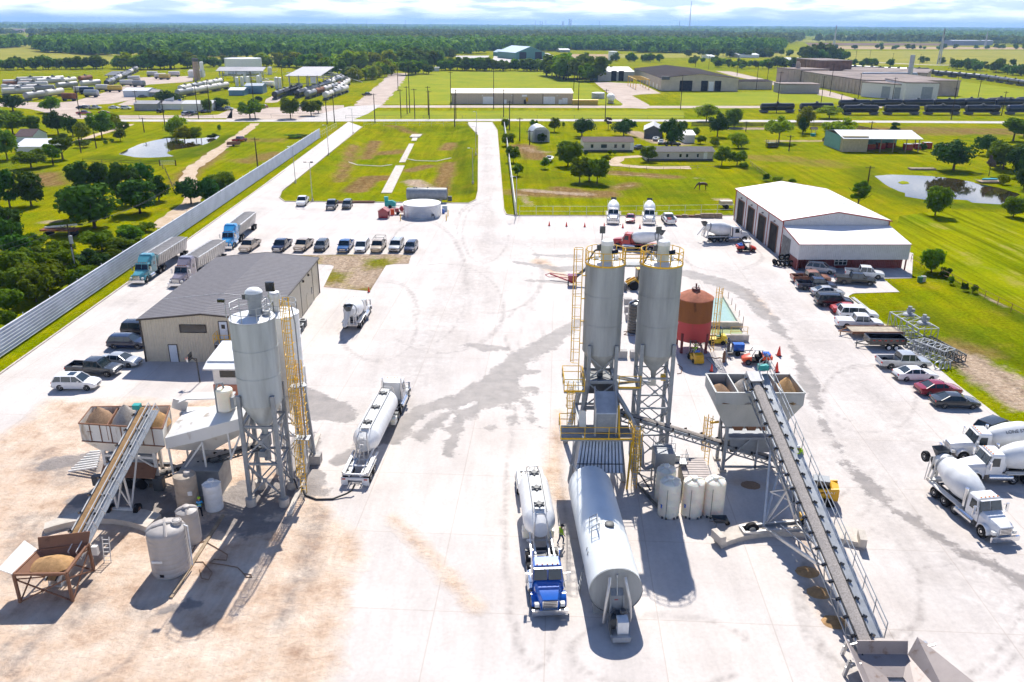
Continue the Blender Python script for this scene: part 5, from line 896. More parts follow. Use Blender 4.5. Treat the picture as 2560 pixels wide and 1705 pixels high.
carpx('parked_suv','dark SUV parked in the shade by the green roofed barn','car','wagon','dgrey','tr',(1030,980),(985,965))
# heavy trucks: origin at the front bumper
def tractor(t,paint,cab_l=1.6,roof=2.85,sleeper=0,hood_l=1.75,wb=-5.6,grille='chrome',nose=1.5,stacks=True,axles=(0,-1.35),deck=True):
 """conventional cab: hood, cab, optional sleeper, frame rails, wheels"""
 xh,xc=-.25-hood_l,-.25-hood_l-cab_l
 b=MB();b.loft([[(x,-w,.75),(x,w,.75),(x,w,z-.25),(x,w*.8,z),(x,-w*.8,z),(x,-w,z-.25)]for x,w,z in((-.18,.62,nose),(-.5,.72,nose+.12),(xh*.6,.85,nose+.26),(xh-.02,.98,nose+.38))]);hd=b.build('hood',paint,t,30)
 b=MB();b.box(-.2,-.1,-.5,.5,.8,nose-.08);b.build('grille',grille,hd,0)
 b=MB()
 for i in range(5):b.box(-.1,-.085,-.45,.45,.86+i*.125,.91+i*.125)
 b.build('grille_slat','dsteel',hd,0)
 for s in(-1,1):
  b=MB();b.loft([[(-1.2+.62*math.cos(a),s*y,.62+.62*math.sin(a))for y in(.72,1.18)]+[(-1.2+.55*math.cos(a),s*y,.62+.55*math.sin(a))for y in(1.18,.72)]for a in[PI*i/8 for i in range(9)]]);b.build('fender',paint,t,40)
  b=MB();b.cbox((-.32,s*.86,1.0),(.3,.3,.26));b.build('headlight','lamp',t,0)
  wheel(t,-1.2,s*1.02,.52,.3,'chrome' if paint!='blue' else 'alum',.52)
  b=MB();b.bar((xh-.1,s*1.05,1.6),(xh-.1,s*1.4,1.7),.04);b.bar((xh-.1,s*1.05,2.3),(xh-.1,s*1.4,2.3),.04);b.cbox((xh-.1,s*1.42,2.0),(.1,.2,.75));b.build('mirror','chrome',t,0)
 b=MB();b.box(-.12,.06,-1.18,1.18,.38,.78);b.build('bumper','chrome',t,0)
 w=1.05
 b=MB();b.loft([[(x,-w,.95),(x,w,.95),(x,w,1.75),(x2,w*.92,roof-.12),(x2,w*.8,roof),(x2,-w*.8,roof),(x2,-w*.92,roof-.12),(x,-w,1.75)]for x,x2 in((xh-.02,xh-.42),(xc,xc))]);cb=b.build('cab',paint,t,25)
 b=MB()
 for s in(-1,1):b.hexa([(xh-.035,s*.06,1.82),(xh-.035,s*.95,1.82),(xh-.335,s*.88,roof-.22),(xh-.335,s*.06,roof-.22)],[(xh+.005,s*.06,1.86),(xh+.005,s*.95,1.86),(xh-.3,s*.88,roof-.18),(xh-.3,s*.06,roof-.18)])
 b.build('windscreen','glass',cb,0)
 for s in(-1,1):b=MB();b.hexa([(xh-.25,s*1.06,1.75),(xc+.35,s*1.06,1.75),(xc+.35,s*.995,roof-.3),(xh-.5,s*.995,roof-.3)],[(xh-.25,s*1.04,1.75),(xc+.35,s*1.04,1.75),(xc+.35,s*.97,roof-.3),(xh-.5,s*.97,roof-.3)]);b.build('side_window','glass',cb,0)
 b=MB()
 for i in range(5):b.cbox((xh-.5,-.7+.35*i,roof+.03),(.1,.1,.06))
 b.build('marker_lamp','amber',cb,0)
 b=MB();b.box(xh-.25,xh-.1,-.95,.95,roof-.1,roof-.06);b.build('sun_visor',paint if paint!='blue' else 'chrome',cb,0)
 xe=xc
 if sleeper:
  xe=xc-sleeper;rh=roof+.95
  b=MB();b.loft([[(x,-w,.95),(x,w,.95),(x,w,zz-.3),(x,w*.8,zz),(x,-w*.8,zz),(x,-w,zz-.3)]for x,zz in((xc+.1,roof+.25),(xc-.45,rh),(xe,rh))]);sl=b.build('sleeper',paint,t,30)
  b=MB();b.loft([[(x,-ww,roof-.02),(x,ww,roof-.02),(x,ww*.9,zz),(x,-ww*.9,zz)]for x,ww,zz in((xh-.55,.75,roof+.1),(xc-.1,1.0,roof+.72))]);b.build('roof_fairing',paint,sl,30)
  for s in(-1,1):b=MB();b.cbox((xe+.7,s*(w+.005),2.3),(.5,.03,.5));b.build('side_window','glass',sl,0)
 b=MB()
 for s in(-1,1):b.bar((-.3,s*.42,.95),(wb-2.1,s*.42,.95),.1,.26)
 for x in np.linspace(-2,wb-1.9,6):b.bar((x,-.42,.95),(x,.42,.95),.1,.2)
 if deck:b.cbox((wb-.6,0,1.16),(1.0,.9,.12));b.cbox((xe-.5,0,1.12),(.7,1.2,.06))
 b.build('chassis','dsteel',t,0)
 for s in(-1,1):b=MB();b.cyl((xh-.3,s*1.02,.75),(xc-.9 if not sleeper else xc-.2,s*1.02,.75),.3,n=16);b.build('fuel_tank','chrome',t)
 if stacks:
  for s in(-1,1):b=MB();b.cyl((xe-.12,s*.95,1.0),(xe-.12,s*.95,roof+.5),.09,n=10);b.build('exhaust_stack','chrome',t)
 for a in axles:
  for s in(-1,1):wheel(t,wb+a,s*.92,.5,.52,'alum',.5)
 if deck:
  for s in(-1,1):b=MB();b.loft([[(wb+axles[-1]-.25+.7*math.cos(a),s*y,.5+.62*math.sin(a))for y in(.66,1.2)]+[(wb+axles[-1]-.25+.66*math.cos(a),s*y,.5+.58*math.sin(a))for y in(1.2,.66)]for a in[PI*(.45+.5*i/5)for i in range(6)]]);b.build('mudguard','dsteel',t,40)
 return xe
def tanker(t,x0,L,shell,neck=0):
 """pneumatic bulk trailer from x0 back"""
 b=MB();r=1.22;zc=2.25;L2=L-3.2
 b.lathe([(.45,0),(.62,.05),(r*.97,1.15),(r,1.5),(r,L2-1.5),(r*.97,L2-1.15),(.62,L2-.05),(.45,L2)],(x0,0,zc),(-1,0,0),32);sh=b.build('tank_shell',shell,t)
 b=MB()
 for x in(x0-L2*.32,x0-L2*.64):b.lathe([(1.0,0),(.25,-1.0),(.2,-1.25)],(x,0,zc-.6),(0,0,1),20)
 b.build('discharge_cone',shell,t)
 b=MB();b.hexa([(x0-1.0,-.36,zc+r-.02),(x0-L2+1.0,-.36,zc+r-.02),(x0-L2+1.0,.36,zc+r-.02),(x0-1.0,.36,zc+r-.02)],[(x0-1.0,-.36,zc+r+.03),(x0-L2+1.0,-.36,zc+r+.03),(x0-L2+1.0,.36,zc+r+.03),(x0-1.0,.36,zc+r+.03)]);b.build('top_walkway','cream',sh,0)
 b=MB()
 for s in(-1,1):b.bar((x0-.6,s*.5,zc+r-.02),(x0-L2+.9,s*.5,zc+r-.02),.05)
 b.build('walkway_edge','dsteel',sh,0)
 for k in(.2,.5,.8):
  b=MB();x=x0-L2*k;b.lathe([(.3,zc+r),(.3,zc+r+.14),(.24,zc+r+.2),(.05,zc+r+.22)],(x,0,0),n=18)
  for i in range(6):a=i*PI/3;b.cbox((x+.36*math.cos(a),.36*math.sin(a),zc+r+.08),(.12,.12,.16))
  b.build('hatch','dsteel',sh)
 for xx in(x0+.05,x0-L2-.05):
  s_=1 if xx>x0-1 else-1
  b=MB();b.tube([(xx+s_*.1,-.5,1.0),(xx+s_*.25,-.52,2.4),(xx+s_*.1,-.45,3.1),(xx-s_*.4,-.3,3.45),(xx-s_*.4,.3,3.45),(xx+s_*.1,.45,3.1),(xx+s_*.25,.52,2.4),(xx+s_*.1,.5,1.0)],.06,6);b.build('hoop_pipe','alum',t)
 xr=x0-L2-.15
 b=MB()
 for y in(-.2,.2):b.bar((xr-.55,y,.9),(xr-.05,y,3.2),.05)
 for i in range(8):k=i/7;b.bar((xr-.55+.5*k,-.2,1.0+2.1*k),(xr-.55+.5*k,.2,1.0+2.1*k),.04)
 b.build('rear_ladder','alum',t,0)
 xe=x0-L
 b=MB()
 for s in(-1,1):b.bar((x0-.2+neck,s*.5,1.25),(xe+.1,s*.5,1.0),.12,.22);b.bar((x0+neck*.8,s*.85,1.3),(x0-1,s*.75,1.7),.1);b.bar((xr,s*.9,1.35),(xe,s*.9,1.25),.14,.1);b.bar((xr+1.6,s*.8,1.7),(xe+1.6,s*.55,1.1),.1)
 for x in(x0+neck*.9,x0+neck*.5,x0-.5,x0-2,xr-.3,xr-1.4,xe+.2):b.bar((x,-1.0,1.1),(x,1.0,1.1),.12)
 b.box(xe-.02,xe+.08,-1.2,1.2,.62,.85);b.build('chassis',shell,t,0)
 for s in(-1,1):
  b=MB();b.cyl((xr+.9,s*1.05,1.25),(xe+.2,s*1.05,1.2),.12,n=12);b.build('hose_tube','alum',t)
  b=MB();b.hexa([(xe+.15,s*.6,.98),(xe+3.0,s*.6,1.05),(xe+3.0,s*1.22,1.05),(xe+.15,s*1.22,.98)],[(xe+.15,s*.6,1.02),(xe+3.0,s*.6,1.09),(xe+3.0,s*1.22,1.09),(xe+.15,s*1.22,1.02)]);b.build('mudguard','cream',t,0)
  b=MB();b.box(xe+.02,xe+.06,s*.92-.3,s*.92+.3,.15,.75);b.build('mud_flap','white',t,0)
  for x in(xe+.9,xe+2.15):wheel(t,x,s*.92,.5,.55,'alum',.5)
  b=MB();b.cbox((x0-2.2,s*.95,.7),(.9,.5,.6));b.build('side_box','cream',t,0)
  b=MB();b.cbox((xe-.03,s*.95,.73),(.04,.3,.1));b.build('tail_light','rlamp',t,0)
def dump_trailer(t,x0,L,side='alum',cover='tarp'):
 b=MB();w0,w1,zb,zt=.75,1.25,1.25,3.15
 b.loft([[(x0,-w1,zt),(x0-.1,-w0,zb),(x0-.1,w0,zb),(x0,w1,zt)],[(x0-L+.1,-w1,zt),(x0-L,-w0-.1,zb-.2),(x0-L,w0+.1,zb-.2),(x0-L+.1,w1,zt)]],True);sh=b.build('dump_body',side,t,0)
 b=MB();n=26;b.loft([[(x0-(L-.1)*i/n,y*(w1+.03),zt-.05+(.22+.05*math.sin(i*1.9))*(1-abs(y)**1.5))for y in(-1,-.7,-.35,0,.35,.7,1)]for i in range(n+1)],True,False);b.build('tarp_cover',cover,sh,60)
 b=MB()
 for i in range(14):x=x0-.3-(L-.6)*i/13;[b.bar((x,s*(w1+.02),zt),(x,s*(w0+.1),zb),.07)for s in(-1,1)]
 for s in(-1,1):b.bar((x0,s*(w1+.02),zt),(x0-L+.1,s*(w1+.02),zt),.12)
 b.build('side_rib',side,sh,0)
 b=MB()
 for s in(-1,1):b.bar((x0-.3,s*.5,1.15),(x0-L,s*.5,1.0),.12,.2)
 b.box(x0-L-.05,x0-L+.05,-1.1,1.1,.6,.8);b.build('chassis','dsteel',t,0)
 for s in(-1,1):
  for x in(x0-L+.9,x0-L+2.15):wheel(t,x,s*.92,.5,.55,'alum',.5)
 b=MB()
 for s in(-1,1):b.bar((x0-2.6,s*.7,1.1),(x0-2.6,s*.7,.3),.14)
 b.build('landing_gear','dsteel',t,0)
def heavy(name,label,cat,front,rear,group=None):
 d=front-rear;return thing(name,label,cat,(front.x,front.y,0),math.atan2(d.y,d.x),group)
t=heavy('tanker_truck','bright blue cab tractor with a dusty silver bulk tanker trailer beside the guppy tank','tanker truck',P(1280+303/3.2,1130+1340/3.2),P(1280+165/3.2,1130+225/3.2,2.2))
tractor(t,'blue',1.4,2.75,0,1.5,-4.7,nose=1.45);tanker(t,-7.0,10.9,'white',3.0)
t=heavy('tanker_truck','white cab tractor and white bulk tanker seen from the rear, hose attached','tanker truck',(Q('wt',955,310)+V((-1.25,.6,0))),(Q('wt',60,1490)+Q('wt',410,1440))/2)
tractor(t,'white',1.7,2.95,0,1.7,-5.0);tanker(t,-5.4,13.6,'white')
GS='dump semis parked by the ribbed fence'
for lab,pt,f0,f1,r0,r1 in(('teal sleeper semi with a grey dump trailer standing closest to the ribbed fence','teal',(875,445),(1000,450),(1180,255),(1262,262)),('grey violet sleeper semi with a tarped dump trailer behind the beige office','grape',(1148,468),(1262,470),(1440,280),(1525,282)),('bright blue sleeper semi with a dump trailer at the back of the semi line','lblue',(1495,205),(1590,215),(1665,65),(1745,75))):
 fr=(Q('ml',*f0)+Q('ml',*f1))/2;rr=(Q('ml',*r0)+Q('ml',*r1))/2;t=heavy('dump_semi',lab,'semi truck',fr,rr,GS);L=(fr-rr).length
 xe=tractor(t,pt,1.5,2.75,1.5,1.9,-6.0,stacks=True);dump_trailer(t,xe-.9,max(9.5,min(12,L+xe+.9)))
def mixer(label,front,rear,cabpaint='carwhite',drum='white',chassis='dsteel',face='',stripe=None,group='concrete mixer trucks',L=8.6):
 t=heavy('mixer_truck',label,'mixer truck',front,rear,group);wb=-5.7
 tractor(t,cabpaint,1.45,2.8,0,1.7,wb,stacks=False,axles=(.0,-1.3),deck=False)
 wheel(t,wb+1.25,1.0,.46,.3,'alum',.5);wheel(t,wb+1.25,-1.0,.46,.3,'alum',.5)
 b=MB();R=1.2;n=V((-1,0,.17)).normalized()
 b.lathe([(.35,0),(.62,.02),(.95,.45),(R-.02,1.5),(R,1.75),(R,2.6),(R-.03,2.9),(.78,4.5),(.6,5.0),(.55,5.0)],(-3.55,0,2.05),n,36);dr=b.build('drum',drum,t,30)
 o=V((-3.55,0,2.05));b=MB();b.lathe([(.86,4.15),(.9,4.15),(.87,4.35),(.83,4.35)],o,n,36);b.build('drum_ring','gsteel',dr)
 if stripe:b=MB();b.lathe([(R+.006,1.72),(R+.01,1.72),(R+.01,2.62),(R+.006,2.62)],o,n,36,False);b.build('stripe',stripe,dr)
 e=o+n*5.0
 b=MB();b.box(-3.9,-3.55,-.6,.6,1.0,2.0);b.hexa([(-4.0,-.5,1.1),(-3.4,-.5,1.1),(-3.4,.5,1.1),(-4.0,.5,1.1)],[(-3.8,-.35,2.4),(-3.5,-.35,2.4),(-3.5,.35,2.4),(-3.8,.35,2.4)]);b.build('front_pedestal',cabpaint,t,0)
 b=MB()
 for s in(-1,1):b.bar((e.x+.3,s*.75,1.0),(e.x+.5,s*.6,e.z),.14);b.bar((e.x-.3,s*.6,1.0),(e.x+.1,s*.6,e.z+.3),.1)
 b.bar((e.x+.4,-.7,2.2),(e.x+.4,.7,2.2),.12);b.build('rear_pedestal','dirty',t,0)
 b=MB();b.loft([[(e.x+.1,-.3,e.z+.1),(e.x+.1,.3,e.z+.1),(e.x-.35,.25,e.z+.1),(e.x-.35,-.25,e.z+.1)],[(e.x+.25,-.6,e.z+.85),(e.x+.25,.6,e.z+.85),(e.x-.75,.5,e.z+.85),(e.x-.75,-.5,e.z+.85)]],False);b.build('charge_hopper','dsteel',t,0)
 b=MB();b.loft([[(e.x-.1,y,e.z-.1+abs(y)*.5)for y in(-.32,0,.32)]+[(e.x-.1,y,e.z-.16+abs(y)*.5)for y in(.32,0,-.32)],[(e.x-1.2,y+.35,1.15+abs(y)*.5)for y in(-.26,0,.26)]+[(e.x-1.2,y+.35,1.09+abs(y)*.5)for y in(.26,0,-.26)]]);b.build('chute','dirty',t,0)
 b=MB();b.cyl((e.x-.1,.0,e.z-.3),(e.x-.1,0,1.0),.13);b.cbox((e.x+.2,0,1.0),(.5,1.9,.25));b.bar((e.x+.1,-.9,1.0),(e.x+.3,-.9,e.z+.4),.05);b.bar((e.x+.1,-1.2,1.0),(e.x+.3,-1.2,e.z+.4),.05);b.build('rear_frame','dirty',t,0)
 for s in(-1,1):
  b=MB();x0_,x1_=wb+1.8,wb-2.1;b.hexa([(x1_,s*.72,1.08),(x0_,s*.72,1.08),(x0_,s*1.25,1.08),(x1_,s*1.25,1.08)],[(x1_,s*.72,1.14),(x0_,s*.72,1.14),(x0_,s*1.25,1.14),(x1_,s*1.25,1.14)]);b.bar((x0_,s*.98,1.08),(x0_+.25,s*.98,.6),.5,.06);b.build('mudguard','dirty' if cabpaint=='carwhite' else cabpaint,t,0)
 b=MB();b.cyl((-3.75,-.95,1.3),(-3.75,-.95,2.9),.14,n=12);b.build('exhaust_stack','chrome',t)
 b=MB();b.cyl((-3.65,-.2,1.75),(-3.65,.7,1.75),.26,n=14);b.build('water_tank',cabpaint,t)
 if 'tag' in face:
  b=MB();b.bar((e.x+.3,-.5,1.6),(e.x-.5,-.5,2.75),.14);b.bar((e.x+.3,.5,1.6),(e.x-.5,.5,2.75),.14);b.bar((e.x-.5,-1.0,2.75),(e.x-.5,1.0,2.75),.14);b.build('tag_axle','dsteel',t,0)
  for s in(-1,1):w_=wheel(t,e.x-.6,s*.95,.48,.3,'alum',.5);w_.location.z=2.3
 return t,dr,o,n
mixer('white mixer truck facing away by the beige office, dirty chute at its rear',Q('mc',200,640)+V((-.9,1.0,0)),Q('mc',60,785),face='')
mixer('white mixer truck parked by the grass with a white utility pickup beside it',Q('tc',2115,1545),Q('tc',2112,1470))
mixer('white mixer truck facing the yard, on the other side of the small red sedan',Q('tc',1868,1540),Q('tc',1868,1465))
mixer('white mixer truck seen side on in front of the open shop doors',Q('mr',465,140),Q('mr',110,150))
mixer('white mixer truck parked at an angle with its cab facing out of the yard',Q('br',1800,810),Q('br',1390,470),face='tag')
ma=mixer('white mixer truck facing the tall conveyor, in the middle of the three',Q('br',1530,440)+V((0,.2,0)),Q('br',2020,440))
mb_=mixer('white mixer truck with dark lettering on its drum, farthest of the three',Q('br',1465,310),Q('br',1960,330))
t,dr,o,n=mb_
def text_mesh(s,name,size,m,parent,loc,rot,ext=.004):
 o_=text(s,name,size,m,parent,loc,rot,ext);dg=bpy.context.evaluated_depsgraph_get();me=bpy.data.meshes.new_from_object(o_.evaluated_get(dg));q=bpy.data.objects.new(name,me);COL.objects.link(q);q.parent=parent;q.location=loc;q.rotation_euler=rot;bpy.data.objects.remove(o_);return q
q=text_mesh('LONE STAR','lettering',.42,'dsteel',dr,(0,0,0),(0,0,0),.01);side=V((0,1,0));up=n.cross(side);up=up if up.z>0 else-up
for v in q.data.vertices:
 a=(v.co.y/1.2)+.75;ax=2.15-v.co.x*-1;w_=o+n*(2.2+v.co.x*1.0)+(side*math.cos(a)+up*math.sin(a))*(1.225+v.co.z)
 v.co=w_
t,dr,o,n=mixer('red cab mixer truck with a white drum behind the twin silos',Q('tw',560,215)+V((-.3,1,0)),Q('tw',840,250)+V((0,1.4,0)),'red','white')
# BUILDINGS AROUND THE YARD
ZR.update(sh=(1800,450,4.71))
def gable(t,x0,x1,y0,y1,e,r,wall,roof,wall_y=None,ov=.3,trim=None,ridge='y',roofname='roof'):
 """walls and a low gable roof in the thing's own metres; returns (wall, roof)"""
 b=MB()
 if ridge=='y':
  xm=(x0+x1)/2;pr=[(x0,GZ),(x1,GZ),(x1,e),(xm,r),(x0,e)];b.prism(pr,1,y0,y1)
 else:
  ym=(y0+y1)/2;pr=[(y0,GZ),(y1,GZ),(y1,e),(ym,r),(y0,e)];b.prism(pr,0,x0,x1)
 if wall_y:
  b.mi=[1 if abs(sum((V(b.v[f[1]])-V(b.v[f[0]])).cross(V(b.v[f[2]])-V(b.v[f[0]])).normalized()[k]for k in(0,)))>.7 else 0 for f in b.f]
 w=b.build('wall',[wall,wall_y]if wall_y else wall,t,0)
 b=MB();th=.12
 if ridge=='y':
  k=(r-e)/(xm-x0)
  for s,xa in((-1,x0),(1,x1)):ex=xa+s*ov;ez=e-k*ov;b.hexa([(ex,y0-ov,ez+.02),(xm,y0-ov,r+.02),(xm,y1+ov,r+.02),(ex,y1+ov,ez+.02)],[(ex,y0-ov,ez+th),(xm,y0-ov,r+th),(xm,y1+ov,r+th),(ex,y1+ov,ez+th)])
 else:
  k=(r-e)/(ym-y0)
  for s,ya in((-1,y0),(1,y1)):ey=ya+s*ov;ez=e-k*ov;b.hexa([(x0-ov,ey,ez+.02),(x0-ov,ym,r+.02),(x1+ov,ym,r+.02),(x1+ov,ey,ez+.02)],[(x0-ov,ey,ez+th),(x0-ov,ym,r+th),(x1+ov,ym,r+th),(x1+ov,ey,ez+th)])
 ro=b.build(roofname,roof,t,0)
 if trim:
  b=MB()
  if ridge=='y':
   for y in(y0-ov-.02,y1+ov+.02):
    for s,xa in((-1,x0),(1,x1)):b.bar((xa+s*ov,y,e-k*ov+.06),(xm,y,r+.06),.05,.2)
   for s,xa in((-1,x0),(1,x1)):b.bar((xa+s*(ov+.05),y0-ov,e-k*ov),(xa+s*(ov+.05),y1+ov,e-k*ov),.12,.16)
  for x in(x0-.03,x1+.03):
   for y in(y0-.03,y1+.03):b.bar((x,y,GZ),(x,y,e-.05),.16)
  b.build('trim',trim,ro,0)
 return w,ro
def front(t,name,m,x0,x1,y,z0,z1,th=.06,parent=None):b=MB();b.box(x0,x1,y-th,y+.02,z0,z1);return b.build(name,m,parent or t,0)
def side(t,name,m,x,y0,y1,z0,z1,s=1,th=.06):b=MB();b.box(min(x,x+s*th),max(x,x+s*th),y0,y1,z0,z1);return b.build(name,m,t,0)
O=V((-42.6,88.8,0));t=thing('office_building','long beige metal clad office with a grey ribbed roof and dark trim','building',O)
gable(t,0,14.3,0,26.6,5.25,5.95,'beige','roofg','beigey',.25,'bronze')
b=MB();b.bar((-.25,7.2,5.33),(7.15,7.2,6.1),.05,.07);b.bar((14.55,7.2,5.33),(7.15,7.2,6.1),.05,.07);b.build('roof_seam','alum',t,0)
w_=front(t,'window','glass',4.5,7.4,0,3.75,4.6);b=MB()
for p,q in(((4.45,-.07,3.72),(7.45,-.07,3.72)),((4.45,-.07,4.63),(7.45,-.07,4.63)),((4.47,-.07,3.7),(4.47,-.07,4.65)),((7.43,-.07,3.7),(7.43,-.07,4.65))):b.bar(p,q,.09)
b.build('frame','bronze',w_,0)
for x,z,nm in((2.85,GZ,'ground'),(9.0,2.95,'upper')):
 d_=front(t,'door',mat('pale_door_blue',(.62,.68,.76),.45,var=.04),x,x+.92,0,z,z+2.1);d_['label']='plain %s door'%nm if nm=='ground' else 'upper door with a small window'
 b=MB();b.bar((x-.04,-.05,z),(x-.04,-.05,z+2.16),.08);b.bar((x+.96,-.05,z),(x+.96,-.05,z+2.16),.08);b.bar((x-.04,-.05,z+2.14),(x+.96,-.05,z+2.14),.08);b.build('frame','bronze',d_,0)
 b=MB();b.cbox((x+.82,-.09,z+1.0),(.08,.06,.05));b.build('handle','steel',d_,0)
 if z>1:b=MB();b.box(x+.25,x+.67,-.08,-.05,z+1.25,z+1.75);b.build('pane','glass',d_,0)
lz=2.9;b=MB();b.box(8.7,10.6,-1.5,-.05,lz-.12,lz);l_=b.build('landing','gsteel',t,0)
b=MB();rail(b,[(8.7,-.1,lz),(8.7,-1.5,lz),(10.6,-1.5,lz),(10.6,-.1,lz)],1.05,.03,.7);b.build('guard_rail','yellow',l_,0)
b=MB();b.bar((8.75,-1.45,GZ),(8.75,-1.45,lz),.09);b.bar((10.55,-1.45,GZ),(10.55,-1.45,lz),.09);b.build('post','dsteel',l_,0)
front(t,'meter_box','bpaint',8.3,9.0,0,1.3,2.4,.25)
for y in(2,9.6,17.5,20.5):side(t,'wall_lamp','bpaint',14.3,y,y+.3,4.4,4.7,1,.25)
for y in(7.1,16.2,23.0):side(t,'wall_seam','bronze',14.3,y,y+.12,GZ,5.2,1,.04)
for y,z in((12.2,1.2),(22,1.3)):side(t,'window','glass',14.3,y,y+.35,z,z+1.0)
side(t,'door','beige',14.3,19,20,GZ,2.15)
for i,(k,lab)in enumerate((((2038,805),'nearest of the three grey condenser units along the beige office wall'),((2058,768),'middle one of three grey condenser units along the beige office wall'),((2078,735),'last of the three grey condenser units, farthest along the beige office wall'))):
 p=Q('ml',*k);a=thing('air_conditioner',lab,'air conditioner',(p.x-.1,p.y+.3,0),0,'condenser units along the office wall')
 b=MB();b.box(-.42,.42,-.42,.42,GZ+.05,.95);b.build('casing',mat('condenser_grey',(.20,.21,.22),.6,var=.1,ribs=(2,.07,.02)),a,0)
 b=MB();b.box(-.45,.45,-.45,.45,.95,1.0);tp=b.build('top_cover','steel',a,0);b=MB();b.lathe([(.33,1.0),(.33,1.02),(.1,1.03)],n=20);b.build('fan_grille','bpaint',tp)
hb=Q('ml',1370,1115);t=thing('basketball_hoop','black basketball hoop on a pole in front of the beige office','basketball hoop',(hb.x,hb.y,0),0)
b=MB();b.bar((0,0,GZ),(-.05,0,2.9),.12);b.bar((-.05,0,2.5),(-.65,0,3.2),.07);b.bar((-.05,0,2.9),(-.65,0,2.9),.07);b.build('pole','bpaint',t,0)
b=MB();b.cbox((-.72,0,3.1),(.06,1.1,.8));b.build('backboard','glass',t,0);b=MB();b.tube(arc(-1.0,0,.22,0,2*PI,14,2.9),.02,5);b.build('hoop','orange',t)
b=MB();b.lathe([(.22,2.9),(.12,2.5)],(-1,0,0),n=12,cap=False);b.build('net','white',t,0)
sheet('dirt_plot',[Q('ml',2035,243),Q('ml',2700,236),Q('mc',487,245),Q('mc',470,302),Q('mc',320,306),Q('mc',205,490),Q('ml',2215,462),Q('ml',2290,310),Q('ml',2160,305),Q('ml',2150,285),Q('ml',1900,260)],.085,.7,M['grass'],lambda X,Y:(np.full(X.shape,.6),np.clip(.75+.5*np.sin(X*.5)*np.sin(Y*.37),0,1),np.zeros(X.shape)))
S=V((46.0,129.0,0));t=thing('metal_shop','large white roofed metal workshop with open bay doors and a low white lean-to','building',S,rad(1.3))
W_,D0,D1=18.0,8.3,37.0
gable(t,0,W_,D0,D1,6.3,7.75,'lgcl','wroof','lgcly',.3,'redtrim')
skm=mat('skylight_panel',(.62,.58,.50),.4,var=.05)
for i in range(4):
 for s in(-1,1):
  y=12+i*7.2;xm=W_/2+s*W_*.25;b=MB();k=(7.75-6.3)/(W_/2);z=7.75-k*W_*.25+.14
  b.hexa([(xm-1.4,y,z+k*1.4*s+.0),(xm+1.4,y,z-k*1.4*s),(xm+1.4,y+1.0,z-k*1.4*s),(xm-1.4,y+1.0,z+k*1.4*s)],[(xm-1.4,y,z+k*1.4*s+.03),(xm+1.4,y,z-k*1.4*s+.03),(xm+1.4,y+1.0,z-k*1.4*s+.03),(xm-1.4,y+1.0,z+k*1.4*s+.03)]);b.build('skylight',skm,t,0)
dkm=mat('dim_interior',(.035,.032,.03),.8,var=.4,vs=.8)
for y0 in(10.6,17.4,24.2,31.0):
 d_=side(t,'bay_opening',dkm,0,y0,y0+3.9,GZ,4.7,-1,.05);b=MB()
 for y in(y0-.05,y0+3.95):b.bar((-.08,y,GZ),(-.08,y,4.8),.12)
 b.bar((-.08,y0-.1,4.78),(-.08,y0+4.0,4.78),.14);b.build('frame','rusty',d_,0)
 b=MB();b.cbox((-.15,y0+1.9,5.3),(.3,.25,.2));b.build('wall_lamp','bpaint',t,0)
for y in(16.0,22.8,29.6):side(t,'wall_seam','redtrim',0,y,y+.2,GZ,6.2,-1,.08)
b=MB();b.hexa([(-.1,-.3,4.3),(W_+.1,-.3,4.3),(W_+.1,D0-.1,5.45),(-.1,D0-.1,5.45)],[(-.1,-.3,4.4),(W_+.1,-.3,4.4),(W_+.1,D0-.1,5.55),(-.1,D0-.1,5.55)]);lr=b.build('lean_to_roof','wroof',t,0)
b=MB();b.bar((-.15,-.3,4.38),(-.15,D0-.1,5.52),.06,.2);b.bar((-.1,-.33,4.36),(W_+.1,-.33,4.36),.05,.1);b.build('trim','redtrim',lr,0)
b=MB();b.box(0,W_,-.2,-.05,1.85,4.28);b.build('fascia_wall','lgcl',t,0)
b=MB();b.box(.1,W_-.2,1.2,1.4,GZ,4.2);b.build('lower_wall','redcl',t,0)
b=MB();b.hexa([(0,-.05,1.9),(0,D0-.1,1.9),(0,D0-.1,5.4),(0,-.05,4.27)],[(.12,-.05,1.9),(.12,D0-.1,1.9),(.12,D0-.1,5.4),(.12,-.05,4.27)]);b.hexa([(0,-.05,GZ),(0,3.4,GZ),(0,3.4,1.9),(0,-.05,1.9)],[(.12,-.05,GZ),(.12,3.4,GZ),(.12,3.4,1.9),(.12,-.05,1.9)]);b.build('end_wall','lgcly',t,0)
side(t,'bay_opening',mat('striped_curtain',(.20,.20,.20),.7,var=.2,ribs=(1,.6,.05)),0,3.9,7.8,GZ,4.1,-1,.05)
side(t,'end_wall','redcl',0,.0,3.4,GZ,1.85,-1,.03)
for x in(.1,9,W_-.3):b=MB();b.bar((x,-.1,GZ),(x,-.1,1.9),.18);b.build('post','redcl',t,0)
w_=front(t,'window','glass',6.6,8.6,1.2,.6,1.75);b=MB()
for x in(6.6,7.25,7.95,8.6):b.bar((x,1.12,.6),(x,1.12,1.75),.07)
for z in(.6,1.2,1.75):b.bar((6.6,1.12,z),(8.6,1.12,z),.07)
b.build('frame','white',w_,0)
